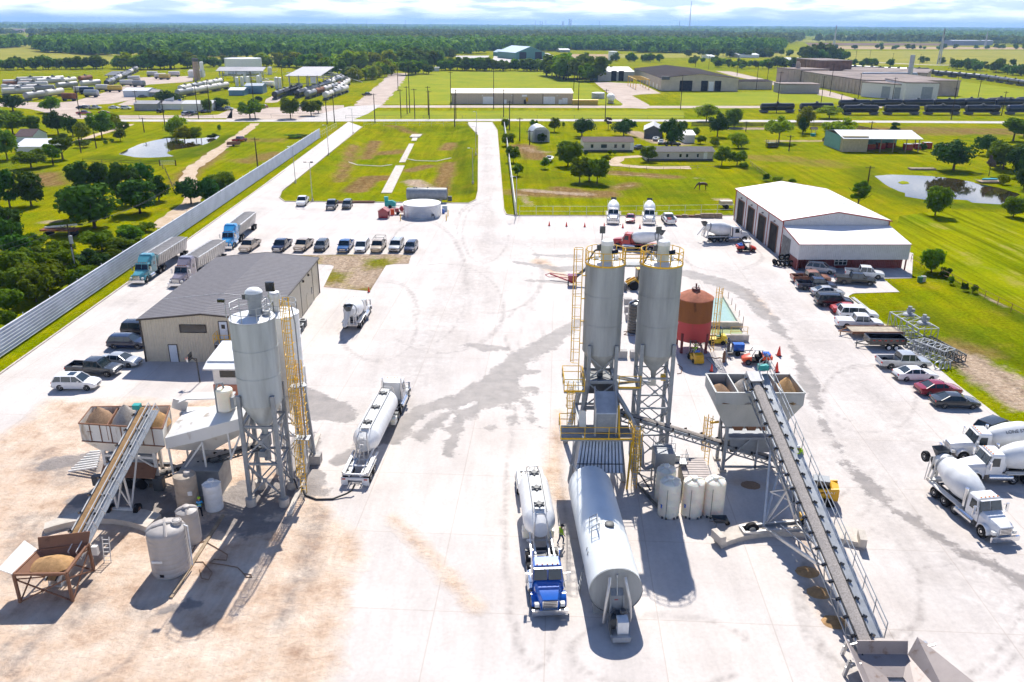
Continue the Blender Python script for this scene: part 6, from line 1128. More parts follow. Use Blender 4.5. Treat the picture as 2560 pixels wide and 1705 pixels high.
for i,(x,y)in enumerate(((645,312),(670,318),(700,322),(728,320),(758,322),(690,300),(725,300))):
 p=Q('mr',x,y);b=MB();b.lathe([(.3,-.16),(.5,-.16),(.56,-.08),(.56,.08),(.5,.16),(.3,.16)],(0,0,.56),(.9,.25,.25),20,False);b.lathe([(.3,.16),(.3,-.16)],(0,0,.56),(.9,.25,.25),20,False)
 one('truck_tyre',b,'black','worn truck tyre leaning in the heap by the lean-to corner','tyre',p+V((0,0,GZ+(0 if i<5 else .55))),.25*i,'tyres heaped by the shop')
 # FENCES
def ribbed_fence(name,label,pts,h,m,pitch=.42,post=6.2):
 pts=[V((p[0],p[1],0))for p in pts];t=thing(name,label,'fence',pts[0]);b=MB();n=int(h/pitch)
 for a,e in zip(pts,pts[1:]):
  a,e=a-pts[0],e-pts[0];d=(e-a).normalized();s=V((d.y,-d.x,0));L=[]
  pr=[]
  for i in range(n):z=.12+i*pitch;pr+=[(.0,z),(.2,z+pitch*.5)]
  pr=pr+[(-.05,pr[-1][1]),(-.05,pr[0][1])]
  b.loft([[p+s*o+V((0,0,z))for o,z in pr]for p in(a,e)])
 b.build('panel',m,t,0)
 for a,e in zip(pts,pts[1:]):
  k=max(1,int((e-a).length/post))
  for i in range(k):q=a.lerp(e,i/k)-pts[0];d=(e-a).normalized();q=q+V((-d.y,d.x,0))*.12;b=MB();b.bar(q,q+V((0,0,h+.1)),.1);b.build('post','steel',t,0)
 return t
f0,f1,f2,f3,f4=Q('ml',0,950),Q('ml',380,690),Q('ml',870,350),Q('ml',1380,0),Q('tl',2190,945)
fb=f0+(f0-f1).normalized()*28
ribbed_fence('corrugated_fence','long pale corrugated metal fence with level ribs beside the semis',[fb,f0,f1,f2,f3,f4],3.4,mat('pale_corrugated_metal',(.58,.60,.64),.5,.1,var=.1,vs=.35))
def chain_fence(label,pts,h=1.9,gap=3,rails=2,m='steel',w=.05,name='chain_link_fence',wire=True):
 pts=[V((p[0],p[1],0))for p in pts];t=thing(name,label,'fence',pts[0])
 b=MB()
 for a,e in zip(pts,pts[1:]):
  for k in range(rails):z=h*(k+1)/rails-.05;b.bar(a-pts[0]+V((0,0,z)),e-pts[0]+V((0,0,z)),w*(1 if wire else 1.6),w*(1 if wire else 3.5))
 b.build('rail',m,t,0)
 for a,e in zip(pts,pts[1:]):
  n=max(1,int((e-a).length/gap))
  for i in range(n+1):q=a.lerp(e,i/n)-pts[0];b=MB();b.bar(q,q+V((0,0,h)),w*1.5);b.build('post',m,t,0)
 return t
chain_fence('chain link fence on thin posts behind the two parked mixer trucks',[Q('tc',1228,1478),Q('tc',1800,1480),D(1685,492)],2.1,3.2)
chain_fence('chain link fence with a gate along the road end of the grassy basin',[Q('tc',165,870),Q('tc',220,862),Q('tc',870,862),Q('tc',890,880)],2.0,4.5)
chain_fence('chain link fence closing the gap between the ribbed fence and the road',[Q('tl',2195,945),Q('tl',2305,880)],2.2,3)
chain_fence('overgrown wire fence on rusty posts running along the crop field',[Q('mr',1580,285),Q('mr',1720,360),Q('mr',2000,500),Q('mr',2360,680)],1.3,2.6,2,'rusty',.04)
chain_fence('sagging wire fence on timber posts across the horse paddock',[Q('tc',1640,1170),Q('tc',1980,1165),Q('tr',120,1160),Q('tr',270,1150)],1.2,4,2,'wood',.05)
chain_fence('wire fence on timber posts between the paddock and the mown field',[Q('tr',480,1130),Q('tr',560,1195),Q('tr',640,1250)],1.2,3,2,'wood',.05)
chain_fence('dark timber rail fence along the road by the round crowned trees',[Q('tr',80,865),Q('tr',420,868),Q('tr',980,865)],1.4,4,3,'pole',.08,'rail_fence',False)
chain_fence('dark timber rail fence slanting down from the road to the barn',[Q('tr',1210,885),Q('tr',1360,915)],1.4,3,3,'pole',.08,'rail_fence',False)
chain_fence('long roadside wire fence in front of the tan warehouse lawn',[Q('tc',40,815),Q('tc',1100,812),Q('tc',2354,815)],1.5,14,2,'dsteel',.06)
chain_fence('wire fence with dark posts around the pine grove',[Q('tl',570,1115),Q('tl',1095,1135),Q('tl',1135,1180),Q('tl',1200,1330)],1.2,5,2,'pole',.06)
chain_fence('thin wire fence along the refinery road verge',[Q('tl',610,815),Q('tl',1460,808)],1.5,9,2,'dsteel',.06)
chain_fence('chain link fence along the grass by the two refinery lawn trees',[Q('tl',1560,810),Q('tl',2150,806),Q('tl',2230,760)],1.8,8,2,'dsteel',.05)
t=thing('farm_gate','closed steel farm gate between dark posts by the pine grove','gate',Q('tl',1150,1135));b=MB()
for x in(-2.2,2.2):b.bar((x,0,0),(x,0,1.6),.25)
b.build('post','pole',t,0);b=MB()
for z in(.4,.75,1.1,1.4):b.bar((-2.1,0,z),(2.1,0,z),.07)
b.build('rail','steel',t,0)
rw=[Q('tc',1122,870),Q('tc',1130,920),Q('tc',1148,1045),Q('tc',1200,1470)]
b=MB()
for a,e in zip(rw,rw[1:]):b.bar((a.x,a.y,1.35),(e.x,e.y,1.35),.12,2.7)
one('white_wall',b,'white','long white panel wall in the grass beside the access road','wall',smooth=0)
# POLES
def pole_at(k,base,top,name,label,cat,kind,group):
 p=Q(k,*base);h=QY(k,*top,p.y).z;h=max(3,h);t=thing(name,label,cat,(p.x,p.y,0),0,group);b=MB()
 if kind=='wood':
  b.cyl((0,0,-.1),(0,0,h),.2,.13,8);b.build('shaft','pole',t);b=MB();b.bar((-1.1,0,h-.5),(1.1,0,h-.5),.12);b.build('crossarm','pole',t,0)
  b=MB()
  for x in(-1.0,-.4,.4,1.0):b.cyl((x,0,h-.45),(x,0,h-.2),.06,n=6)
  b.build('insulator','dsteel',t)
 else:
  b.cyl((0,0,-.1),(0,0,.6),.25,n=10);b.build('footing','conc',t);b=MB();b.cyl((0,0,.6),(0,0,h),.09,.06,8);b.bar((0,0,h),(-.9,-.2,h+.1),.06);b.build('shaft','steel',t)
  b=MB();b.cbox((-.95,-.2,h+.1),(.6,.3,.14));b.build('lamp_head','white' if kind=='lamp' else 'dsteel',t,0)
  if kind=='twin':b=MB();b.cbox((.5,-.2,h+.1),(.6,.3,.3));b.build('lamp_head','dsteel',t,0)
 return t
GL='lamp posts of the yard'
for k,a,e,lab,kd in(('tl',(2023,1250),(2000,1005),'slim lamp post on the verge halfway along the ribbed fence','lamp'),('tl',(2140,1380),(2125,1112),'twin headed lamp post at the basin corner by the white pickup','twin'),('tl',(2250,1060),(2240,858),'slim lamp post near the road end of the ribbed fence','lamp'),('tc',(90,915),(85,745),'lamp post at the top corner of the basin by the gate','lamp'),('tc',(910,1255),(915,1015),'lamp post on the basin bank closest to the round tank','lamp'),('tc',(930,1060),(937,868),'lamp post halfway up the basin bank by the access road','lamp'),('tc',(936,915),(940,765),'lamp post where the access road meets the basin fence','lamp'),('tc',(1207,1478),(1203,1210),'lamp post with a white head at the end of the white panel wall','lamp')):
 pole_at(k,a,e,'lamp_post',lab,'lamp post',kd,GL)
LAND={'the grassy mound':(-330,620),'the dirt track':(-130,520),'the bright lawn edge':(-30,600),'the white field tank':(80,720),'the farmhouse':(-140,240),'the transformer pole':(-72,135),'the carport':(75,320),'the crop field':(105,130),'the open plain':(420,1100),'the control cabin':(-28,78),'the fish pond':(-100,255),'the refinery office':(-150,350),'the road junction':(-85,360),'the tan warehouse':(-10,425),'the grassy basin':(-30,260),'the mobile home':(45,290),'the brown roofed factory':(120,500),'the pale brick factory':(190,440),'the black tank cars':(170,360),'the green roofed barn':(130,260),'the muddy pond':(110,190),'the pine grove':(-105,185),'the far fields':(260,700),'the metal shop':(60,160),'the refinery tank':(-170,560),'the blue green hall':(-20,740)}
ORD=('first','second','third','fourth','fifth','sixth','seventh','eighth','ninth','tenth','eleventh','twelfth')+tuple('%d%s'%(i,'th' if i%100 in(11,12,13)else{1:'st',2:'nd',3:'rd'}.get(i%10,'th'))for i in range(13,200))
def label_row(objs,fmt):
 """labels by nearest landmark and order from the refinery side; fmt takes ordinal and landmark"""
 by={}
 for o in objs:by.setdefault((o.get('_f',fmt),min(LAND,key=lambda k:(LAND[k][0]-o.location.x)**2+(LAND[k][1]-o.location.y)**2)),[]).append(o)
 for(f,k),L in by.items():
  L.sort(key=lambda o:math.atan2(o.location.x,o.location.y))
  for i,o in enumerate(L):o['label']=f%(('only' if len(L)==1 else ORD[i]),k)+('' if len(L)==1 else ' from the refinery side')
 for o in objs:
  if '_f' in o:del o['_f']
UP=[]
for k,L in(('tl',(((550,805),(522,590)),((940,755),(930,620)),((1130,865),(1112,680)),((1360,815),(1342,580)),((1440,775),(1430,555)),((1748,815),(1722,490)),((988,905),(983,805)),((1765,1155),(1752,940)),((1940,620),(1937,460)),((2240,850),(2240,690)),((2290,840),(2283,640)),((660,1015),(655,900)),((555,1045),(548,940)))),('tc',(((240,840),(235,640)),((398,625),(396,430)),((418,810),(406,610)),((460,780),(457,590)),((478,772),(460,450)),((513,815),(502,605)),((605,790),(602,590)),((612,815),(604,620)),((760,745),(765,490)),((785,865),(783,640)),((794,815),(791,610)),((1052,745),(1054,480)),((1120,800),(1120,610)),((1160,890),(1160,690)),((1230,965),(1228,805)),((1298,990),(1297,890)),((1600,620),(1603,490)),((1630,750),(1634,500)),((1815,810),(1818,610)),((2330,750),(2340,510)))),('tr',(((105,460),(110,385)),((195,475),(200,380)),((390,520),(392,380)),((520,618),(540,430)),((597,555),(600,430)),((660,775),(672,490)),((705,560),(716,400)),((845,560),(853,410)),((965,705),(975,520)),((1025,655),(1048,435)),((1100,715),(1106,640)),((1215,695),(1233,500)),((1450,700),(1470,530)),((1450,440),(1455,365)),((1720,580),(1724,480)),((1855,820),(1868,600)),((1880,670),(1900,510)),((2035,690),(2045,550)),((2200,790),(2230,625)),((745,1035),(752,925)),((1305,910),(1312,830)),((1283,1265),(1295,1135)),((450,900),(457,830)),((1605,1010),(1608,935)),((1295,420),(1298,345)),((1200,420),(1206,345)),((1840,470),(1848,390)),((1640,440),(1645,370)),((985,400),(990,340)),((300,330),(305,270))))):
 for a,e in L:UP.append(pole_at(k,a,e,'utility_pole','','utility pole','wood','wooden utility poles'))
label_row(UP,'%s dark wooden utility pole near %s')
p=Q('ml',530,400);t=pole_at('ml',(530,400),(500,30),'utility_pole','dark utility pole with a grey transformer standing behind the ribbed fence','utility pole','wood','wooden utility poles')
b=MB();b.cyl((.25,-.25,5.6),(.25,-.25,6.8),.28,n=12);b.build('transformer','steel',t);b=MB();b.tube([(.1,-.25,.3),(.1,-.25,5)],.1,6);b.build('conduit','steel',t)
top=V((p.x,p.y,QY('ml',500,30,p.y).z-.4))
for i,(dx,e)in enumerate((((.9),Q('tl',1200,1260,9)),((-.9),Q('tl',1100,1330,9)),((.9),V((-80,40,11))),((-.9),V((-84,45,11))))):
 a=top+V((dx,0,0));b=MB();b.tube([a.lerp(e,k/10)-V((0,0,4*.8*(k/10)*(1-k/10)))for k in range(11)],.025,4)
 one('power_line',b,'belt','sagging power line from the transformer pole, %s'%('upper one toward the pond','lower one toward the pond','upper one toward the near trees','lower one toward the near trees')[i],'power line')
 # THINGS STANDING IN THE YARD
def at_px(k,x,y,z=GZ):p=Q(k,x,y);return V((p.x,p.y,z))
t=thing('round_water_tank','wide low shiny corrugated water tank with a flat white lid','water tank',(-18.7,168.3,0));b=MB();b.lathe([(3.85,GZ),(3.85,2.65)],n=56,cap=False);b.build('shell',mat('polished_corrugated',(.60,.62,.65),.25,.75,var=.08,vs=.5,ribs=(2,.25,.02)),t)
b=MB();b.lathe([(3.9,2.62),(3.9,2.7),(1.5,2.85),(.1,2.9)],n=56);b.build('lid','white',t);b=MB();b.cbox((2.6,-3.0,.8),(.3,.5,.3));b.tube([(2.6,-3,.8),(2.8,-3.4,.6),(2.9,-3.6,.2)],.1,6);b.build('outlet_pipe','dsteel',t)
p0,p1=Q('tc',450,1392),Q('tc',735,1388);t=thing('fuel_tank','long dark blue grey horizontal fuel tank behind the round water tank','horizontal tank',(p0+p1)/2+V((0,1.5,0)));L=(p1-p0).length
b=MB();b.lathe([(.3,0),(1.25,.12),(1.35,.3),(1.35,L-.3),(1.25,L-.12),(.3,L)],(-L/2,0,1.75),(1,0,0),32);b.build('shell','gsteel',t)
for x in(-3,3):b=MB();b.box(x-.2,x+.2,-1,1,GZ,1.0);b.build('saddle','conc',t,0)
for x in(-2.8,-2.3,.2):b=MB();b.cyl((x,0,3.05),(x,0,3.25),.18,n=10);b.build('vent','dsteel',t)
b=MB();b.bar((L/2-.1,-.3,0),(L/2,-.3,3.6),.08);b.cbox((L/2+.5,-.4,.8),(.9,.6,1.1));b.build('pump','dsteel',t,0)
for k,x,y,lab in(('tc',415,1512,'yellow bollard in front of the red cement mixer'),('tc',728,1512,'yellow bollard at the round tank closest to the access road'),('tc',740,1480,'second yellow bollard behind the first at the round tank edge')):b=MB();b.cyl((0,0,0),(0,0,1.25),.09,n=10);b.lathe([(.09,1.25),(.05,1.3)],n=10);one('bollard',b,'yellow',lab,'bollard',at_px(k,x,y),0,'yellow bollards round the water tank')
b=MB();b.box(-.5,.5,-.5,.5,GZ,1.2);one('plastic_tote',b,'lightblue','pale caged plastic tote against the round water tank','tote',at_px('tc',718,1445,0))
b=MB();b.cyl((0,0,0),(0,0,.9),.3,n=16);b.lathe([(.31,.3),(.33,.32),(.31,.34)],n=16,cap=False);one('drum',b,'blue','blue drum standing beside the round water tank','drum',at_px('tc',708,1462))
t=thing('dog_kennel','small dark red gabled shed standing alone near the teal machine','shed',at_px('tc',303,1490,0),rad(-8));gable(t,-1.0,1.0,-.8,.8,1.45,2.1,'maroon',mat('red_roof_paint',(.5,.16,.15),.5,var=.1),ov=.1)
t=thing('air_compressor','teal diesel compressor with a raised lid near the red shed','compressor',at_px('tc',345,1422,0),0)
b=MB();b.loft([[(x,-.6,.35),(x,.6,.35),(x,.6,h-.2),(x,.4,h),(x,-.4,h),(x,-.6,h-.2)]for x,h in((-1.1,1.5),(.5,1.6),(1.2,1.2))]);b.build('body','tealm',t,0);b=MB();b.hexa([(-1.1,-.5,1.5),(-.4,-.5,1.5),(-.4,.5,1.5),(-1.1,.5,1.5)],[(-1.2,-.4,2.4),(-.4,-.4,2.4),(-.4,.4,2.4),(-1.2,.4,2.4)]);b.build('intake','tealm',t,0)
for s in(-1,1):b=MB();b.cyl((0,s*.62,.35),(0,s*.8,.35),.33,n=14);b.build('wheel','black',t)
b=MB();b.bar((1.2,0,.45),(2.6,0,.4),.1);b.build('tow_bar','dsteel',t,0)
t=thing('portable_cement_mixer','small red portable cement mixer with a tow bar by the round tank','cement mixer',at_px('tc',408,1468,0),0)
b=MB();b.lathe([(.2,-.5),(.5,-.2),(.5,.2),(.3,.6)],(.5,0,1.2),(.6,-.3,.6),20);b.build('drum','red',t);b=MB();b.box(-.9,-.1,-.4,.4,.6,1.3);b.build('engine_cover','red',t,0);b=MB();b.bar((-.8,.3,.5),(1.3,.3,.55),.1);b.bar((-.8,-.3,.5),(1.3,-.3,.55),.1);b.bar((1.2,0,.1),(1.2,0,1.2),.1);b.build('chassis','red',t,0)
for s in(-1,1):b=MB();b.cyl((-.3,s*.55,.32),(-.3,s*.7,.32),.3,n=14);b.build('wheel','black',t)
b=MB();b.box(-.4,.4,-.35,.35,GZ,1.3);one('fuel_box',b,'orange','small orange and grey fuel box between the red shed and red mixer','fuel box',at_px('tc',360,1472,0),smooth=0)
for lab,c_,w in(('rusty steel beams stacked behind the grey pickup by the basin edge',(110,1392),4),('rusty pipe lengths lying beside the basin edge grey SUV',(20,1394),2.5)):
 p=Q('tc',*c_);b=MB()
 for i in range(5):b.bar((-w,i*.25,.2+.1*(i%2)),(w,i*.25+.1,.2+.1*(i%2)),.2)
 one('steel_beam_stack',b,'rusty',lab,'beam stack',(p.x,p.y,GZ),0,smooth=0)
def cone(p,lab,s=1):
 t=thing('traffic_cone',lab,'traffic cone',(p.x,p.y,GZ),0,'traffic cones');b=MB();b.lathe([(.2,.04),(.04,.9),(.02,.92)],n=14);b.build('cone_body',mat('cone_orange',(.85,.05,.015),.5,var=.05),t);b=MB();b.box(-.24,.24,-.24,.24,0,.05);b.build('base','bpaint',t,0);t.scale=(s,)*3
CN=('first orange cone in the row before the parked mixer trucks, closest to the access road','second orange cone in the row before the parked mixer trucks','third orange cone in the row, just short of the mixer trucks','orange cone at the bumper of the first mixer truck','orange cone between the red sedan and a mixer truck','orange cone at the far mixer truck bumper')
for(x,y),lab in zip(((1432,42),(1550,46),(1675,50),(1808,52),(1935,56),(2052,60)),CN):cone(Q('mc',x,y),lab)
cone(Q('rt',1828,1072),'orange cone standing alone to the side of the orange utility vehicle',1.35);cone(Q('rt',1785,1362),'orange cone just behind the grey aggregate bin',1.35);cone(Q('rt',630,1350),'small worn cone by the edge of the red tank shadow');cone(Q('mc',198,496),'small orange cone at the corner of the bare dirt plot',.9)
rc_=(Q('rt',125,1030)+Q('rt',510,1015))/2;rr=2.15;c=V((rc_.x-.1,rc_.y+1.4,0));t=thing('rusty_tank','rusty red vertical tank on short legs with a bolted hatch on top','tank',c)
zt_=QY('rt',330,160,c.y).z;b=MB();b.lathe([(.6,1.0),(rr,1.6),(rr,4.0)],n=40,cap=False);b.build('lower_shell',mat('worn_red_paint',(.36,.03,.03),.6,var=.15,vs=.9,col2=(.16,.06,.03),streak=3),t)
rm=mat('brown_rust_sheet',(.20,.075,.025),.75,var=.3,vs=1.1,col2=(.07,.03,.015),streak=3);b=MB();b.lathe([(rr+.004,4.0),(rr+.004,6.7)],n=40,cap=False);b.build('upper_shell',rm,t)
b=MB();b.lathe([(rr+.05,6.65),(rr+.05,6.75),(rr*.6,7.3),(.4,7.6),(.1,7.62)],n=40);b.build('roof',mat('salmon_rust',(.46,.17,.10),.8,var=.2,vs=1.2),t)
b=MB();b.lathe([(.5,7.5),(.5,7.85),(.3,7.9)],n=18);b.cyl((0,0,7.8),(0,0,8.4),.1,n=8);b.bar((.3,0,7.8),(.3,0,8.2),.07);b.build('hatch',mat('dark_red',(.10,.015,.02),.6),t)
for a in(-2.35,-.8,.8,2.35):b=MB();b.bar((rr*.97*math.cos(a),rr*.97*math.sin(a),GZ),(rr*.99*math.cos(a),rr*.99*math.sin(a),2.6),.28);b.build('leg',mat('dark_red_leg',(.14,.015,.02),.6),t,0)
t2=thing('caged_ladder','yellow caged ladder beside the rusty red tank','ladder',(c.x+rr+.25,c.y-.9,0));caged_ladder((0,0,GZ),8.2,-PI/3,t2,cage0=2.4,step=1.3)
A0,A1,A2=Q('rt',850,110),Q('rt',1130,600),Q('rt',1155,690);xL=A1.x-7.5
t=thing('settling_basin','concrete settling basin filled with pale green water','basin',(A1.x-3.5,A1.y+6,0));ox,oy=t.location.x,t.location.y
def wb(p,q,w,h):b=MB();b.bar((p[0]-ox,p[1]-oy,h/2),(q[0]-ox,q[1]-oy,h/2),w,h);b.build('wall','conc',t,0)
wb((A1.x,A1.y-.3),(A0.x,A0.y),.45,1.0);wb((xL,A1.y),(A1.x-.23,A1.y),.5,1.1);wb((xL,A0.y),(A0.x,A0.y),.3,.5);wb((xL,A1.y-4.2),(A2.x+.3,A1.y-4.2),.5,.9);wb((xL,A1.y-4.4),(xL,A0.y),.4,.8)
b=MB();b.quad((xL-ox,A1.y-oy,.62),(A1.x-ox,A1.y-oy,.62),(A0.x-ox,A0.y-oy,.62),(xL-ox,A0.y-oy,.62));b.build('water_surface','water',t,0)
b=MB();b.quad((xL-ox,A1.y-4.2-oy,.35),(A2.x-ox,A1.y-4.2-oy,.35),(A1.x-ox-.2,A1.y-.3-oy,.35),(xL-ox,A1.y-.3-oy,.35));b.build('water_surface',mat('pool_green',(.40,.45,.22),.1,var=.05),t,0)
b=MB();rail(b,[(A1.x-2.2-ox,A1.y-3.9-oy,.6),(A2.x+.2-ox,A1.y-3.9-oy,.6)],1.2,.03,2);b.build('guard_rail','yellow',t,0)
for i in range(5):q=A1.lerp(A0,.05+i*.23)+V((.5,0,0))-t.location;b=MB();b.bar((q.x,q.y,.06),(q.x,q.y,1.6),.06);b.build('stake','rusty',t,0)
def forklift(lab,p,rz,body,seat='green'):
 t=thing('forklift',lab,'forklift',(p.x,p.y,0),rz)
 b=MB();b.loft([[(x,-.55,.25),(x,.55,.25),(x,.52,h),(x,-.52,h)]for x,h in((-1.25,1.15),(-.6,1.3),(-.55,.8),(.7,.75),(.8,.6))]);b.build('body',body,t,0)
 b=MB();b.loft([[(x,-.58,.2),(x,.58,.2),(x,.5,h),(x,-.5,h)]for x,h in((-1.4,.9),(-1.0,1.2),(-.8,1.25))]);b.build('counterweight',body,t,0)
 b=MB();b.cbox((-.3,0,1.05),(.5,.55,.15));b.cbox((-.55,0,1.3),(.12,.55,.5));b.build('seat',seat,t,0)
 b=MB()
 for x,s in((-.75,1),(-.75,-1),(.65,1),(.65,-1)):b.bar((x,s*.5,.8),(x*.8,s*.45,2.15),.07)
 for i in range(5):b.bar((-.6,-.45+.22*i,2.15),(.55,-.45+.22*i,2.15),.06)
 b.bar((-.6,-.48,2.15),(-.6,.48,2.15),.07);b.bar((.55,-.48,2.15),(.55,.48,2.15),.07);b.build('overhead_guard','bpaint',t,0)
 b=MB()
 for s in(-1,1):b.bar((.95,s*.35,.15),(.95,s*.35,2.2),.12)
 for z in(.3,1.2,2.15):b.bar((.95,-.35,z),(.95,.35,z),.08)
 b.build('mast','dsteel',t,0)
 for s in(-1,1):b=MB();b.bar((1.0,s*.25,.18),(2.0,s*.25,.15),.12,.05);b.build('fork','dsteel',t,0)
 for x,r_ in((.55,.34),(-.85,.27)):
  for s in(-1,1):b=MB();b.cyl((x,s*.42,r_+GZ),(x,s*.62,r_+GZ),r_,n=16);b.build('wheel','black',t)
 return t
forklift('yellow and green forklift parked by the settling basin',(Q('rt',600,870)+Q('rt',820,880))/2+V((0,.5,0)),PI,mat('forklift_yellow',(.85,.62,.02),.4))
fk=forklift('yellow forklift with a driver working in the shadow of the red tank',Q('rt',360,1200)+V((0,.8,0)),rad(100),'cat','blue')
def utv(lab,p,rz,colour):
 t=thing('utility_vehicle',lab,'utility vehicle',(p.x,p.y,0),rz)
 b=MB();b.loft([[(x,-w,.45),(x,w,.45),(x,w,h-.1),(x,w*.7,h),(x,-w*.7,h),(x,-w,h-.1)]for x,w,h in((1.7,.45,.8),(1.3,.62,1.0),(.7,.7,1.15))]);b.build('hood',colour,t,30);b=MB();b.box(-1.7,-.55,-.72,.72,.75,1.15);bd=b.build('cargo_bed',colour,t,0);b=MB();b.cbox((-1.1,0,1.25),(.8,1.0,.25));b.cbox((-.9,.3,1.4),(.3,.3,.25));b.build('cargo','blue',bd,0)
 b=MB();b.box(-.6,.75,-.7,.7,.4,.6);b.cbox((-.15,0,.85),(.5,1.2,.25));b.cbox((-.42,0,1.15),(.14,1.2,.5));b.build('seat','dark',t,0)
 b=MB()
 for s in(-1,1):b.bar((.75,s*.68,1.1),(.35,s*.62,1.9),.06);b.bar((-.5,s*.68,.9),(-.45,s*.62,1.9),.06)
 b.build('roll_cage','dsteel',t,0);b=MB();b.box(-.6,.5,-.68,.68,1.9,1.96);b.build('canopy','steel',t,0)
 for x in(1.05,-1.1):
  for s in(-1,1):b=MB();b.cyl((x,s*.55,.36+GZ),(x,s*.82,.36+GZ),.34,n=16);o=b.build('wheel','black',t);b=MB();b.cyl((x,s*.8,.36+GZ),(x,s*.83,.36+GZ),.17,n=12);b.build('rim','dsteel',o)
 return t
utv('orange utility vehicle loaded with tools beside a welder trailer',(Q('rt',1260,1240)+Q('rt',1620,1230))/2+V((0,.5,0)),rad(178),mat('utv_orange',(.75,.08,.015),.35))
utv('red utility vehicle with a tan canopy parked in front of the shop doors',(Q('mr',400,222)+Q('mr',510,222))/2+V((0,.5,0)),0,mat('utv_red',(.65,.03,.015),.35))
p=Q('rt',1120,1070);t=thing('welder_trailer','small trailer carrying a blue welder with a tall rack beside the orange utility vehicle','trailer',(p.x-.2,p.y+.6,0));b=MB();b.box(-1.3,1.0,-.6,.6,.45,.55);b.bar((1.0,0,.5),(2.0,0,.5),.08);b.build('chassis','dsteel',t,0);b=MB();b.cbox((.2,0,1.0),(1.3,.8,.8));b.build('welder','blue',t,0);b=MB()
for y in(-.55,.55):
 for x in(-1.25,-.75):b.bar((x,y,.5),(x,y,1.7),.06)
 b.bar((-1.25,y,1.7),(-.75,y,1.7),.05);b.bar((-1.25,y,1.1),(-.75,y,1.1),.05)
b.bar((-1.25,-.55,1.7),(-1.25,.55,1.7),.05);b.build('rack','dsteel',t,0)
for q in(-.25,.25):b=MB();b.cyl((-1.0,q,.6),(-1.0,q,2.0),.13,n=10);b.build('gas_bottle','navy',t)
for s in(-1,1):b=MB();b.cyl((0,s*.65,.35),(0,s*.85,.35),.3,n=14);b.build('wheel','black',t)
for x,y,lab in((845,1190,'shorter red and grey gas cylinder standing in the yard'),(875,1170,'taller grey gas cylinder standing in the yard')):b=MB();b.lathe([(.17,0),(.17,1.1),(.1,1.3),(.06,1.45)],n=12);one('gas_cylinder',b,'gsteel' if x>850 else 'rusty',lab,'gas cylinder',at_px('rt',x,y))
b=MB()
for x in(0,.45):b.bar((x,-1.8,.05),(x,2.2,.05),.07)
for i in range(8):b.bar((0,-1.6+i*.5,.06),(.45,-1.6+i*.5,.06),.05)
one('fallen_ladder',b,'steel','straight ladder lying flat beside the red tank shadow','ladder',at_px('rt',640,1220),rad(8),smooth=0)
p=Q('rc',870,200);t=thing('skid_loader','yellow tracked skid loader with a dark glazed cab behind the long conveyor','skid loader',(p.x-.3,p.y+.8,0),rad(165))
b=MB();b.loft([[(x,-.6,.5),(x,.6,.5),(x,.6,h),(x,-.6,h)]for x,h in((-1.5,1.55),(-.9,1.7),(-.6,1.1),(.9,.9))]);b.build('body','cat',t,0);b=MB();b.loft([[(x,-.5,1.0),(x,.5,1.0),(x2,.48,2.1),(x2,-.48,2.1)]for x,x2 in((-.8,-.7),(.7,.55))]);b.build('cab','bpaint',t,0);b=MB();b.box(-.72,.55,-.5,.5,2.1,2.16);b.build('roof','gsteel',t,0)
for s in(-1,1):
 b=MB();b.loft([[(x,s*y,z)for x,z in((-1.3,.25),(-1.1,.06),(.9,.06),(1.2,.3),(.8,.62),(-1.0,.68))]for y in(.62,.98)]);b.build('track','black',t,0)
 b=MB();b.bar((-1.45,s*.75,1.65),(.6,s*.75,1.3),.16,.25);b.bar((.6,s*.75,1.3),(1.35,s*.75,.5),.16,.22);b.build('lift_arm','cat',t,0)
b=MB();b.loft([[(x,-.95,z),(x,.95,z)]+[(x2,.95,z2),(x2,-.95,z2)]for x,z,x2,z2 in((1.35,.1,1.4,.85),(2.0,.1,1.5,.85))]);b.build('bucket','dsteel',t,0)
b=MB();b.box(-1.53,-1.5,-.5,.5,.8,1.45);gp_=b.build('rear_grille','cat',t,0);text_mesh('CAT','lettering',.34,'white',t,(-.9,.63,1.25),(PI/2,0,PI))
p=Q('tw',700,590);t=thing('wheel_loader','yellow wheel loader glimpsed between the twin silos','wheel loader',(p.x+1.2,p.y+1.0,0),rad(190))
b=MB();b.loft([[(x,-.8,.9),(x,.8,.9),(x,.75,h),(x,-.75,h)]for x,h in((-2.6,1.9),(-1.0,2.1),(-.6,1.5),(.6,1.4))]);b.build('body','cat',t,0);b=MB();b.box(-.8,.3,-.65,.65,1.5,3.1);b.build('cab','glass',t,0);b=MB();b.box(-.85,.4,-.7,.7,3.1,3.2);b.build('roof','cat',t,0);b=MB();b.bar((.4,-.4,1.6),(2.2,-.4,.7),.2,.35);b.bar((.4,.4,1.6),(2.2,.4,.7),.2,.35);b.build('lift_arm','cat',t,0);b=MB();b.loft([[(2.1,y,.15),(3.1,y,.15),(2.9,y,.3),(2.3,y,1.2),(2.1,y,1.2)]for y in(-1.3,1.3)]);b.build('bucket','dsteel',t,0)
for x in(-1.6,.9):
 for s in(-1,1):b=MB();b.cyl((x,s*.7,.72),(x,s*1.15,.72),.7,n=20);b.build('wheel','black',t)
poly_tank('tall ribbed black plastic tank between the twin silos',tuple(Q('tw',735,985).xy+V((.3,.9))),1.15,3.9,'bpaint',9,dome=.3)
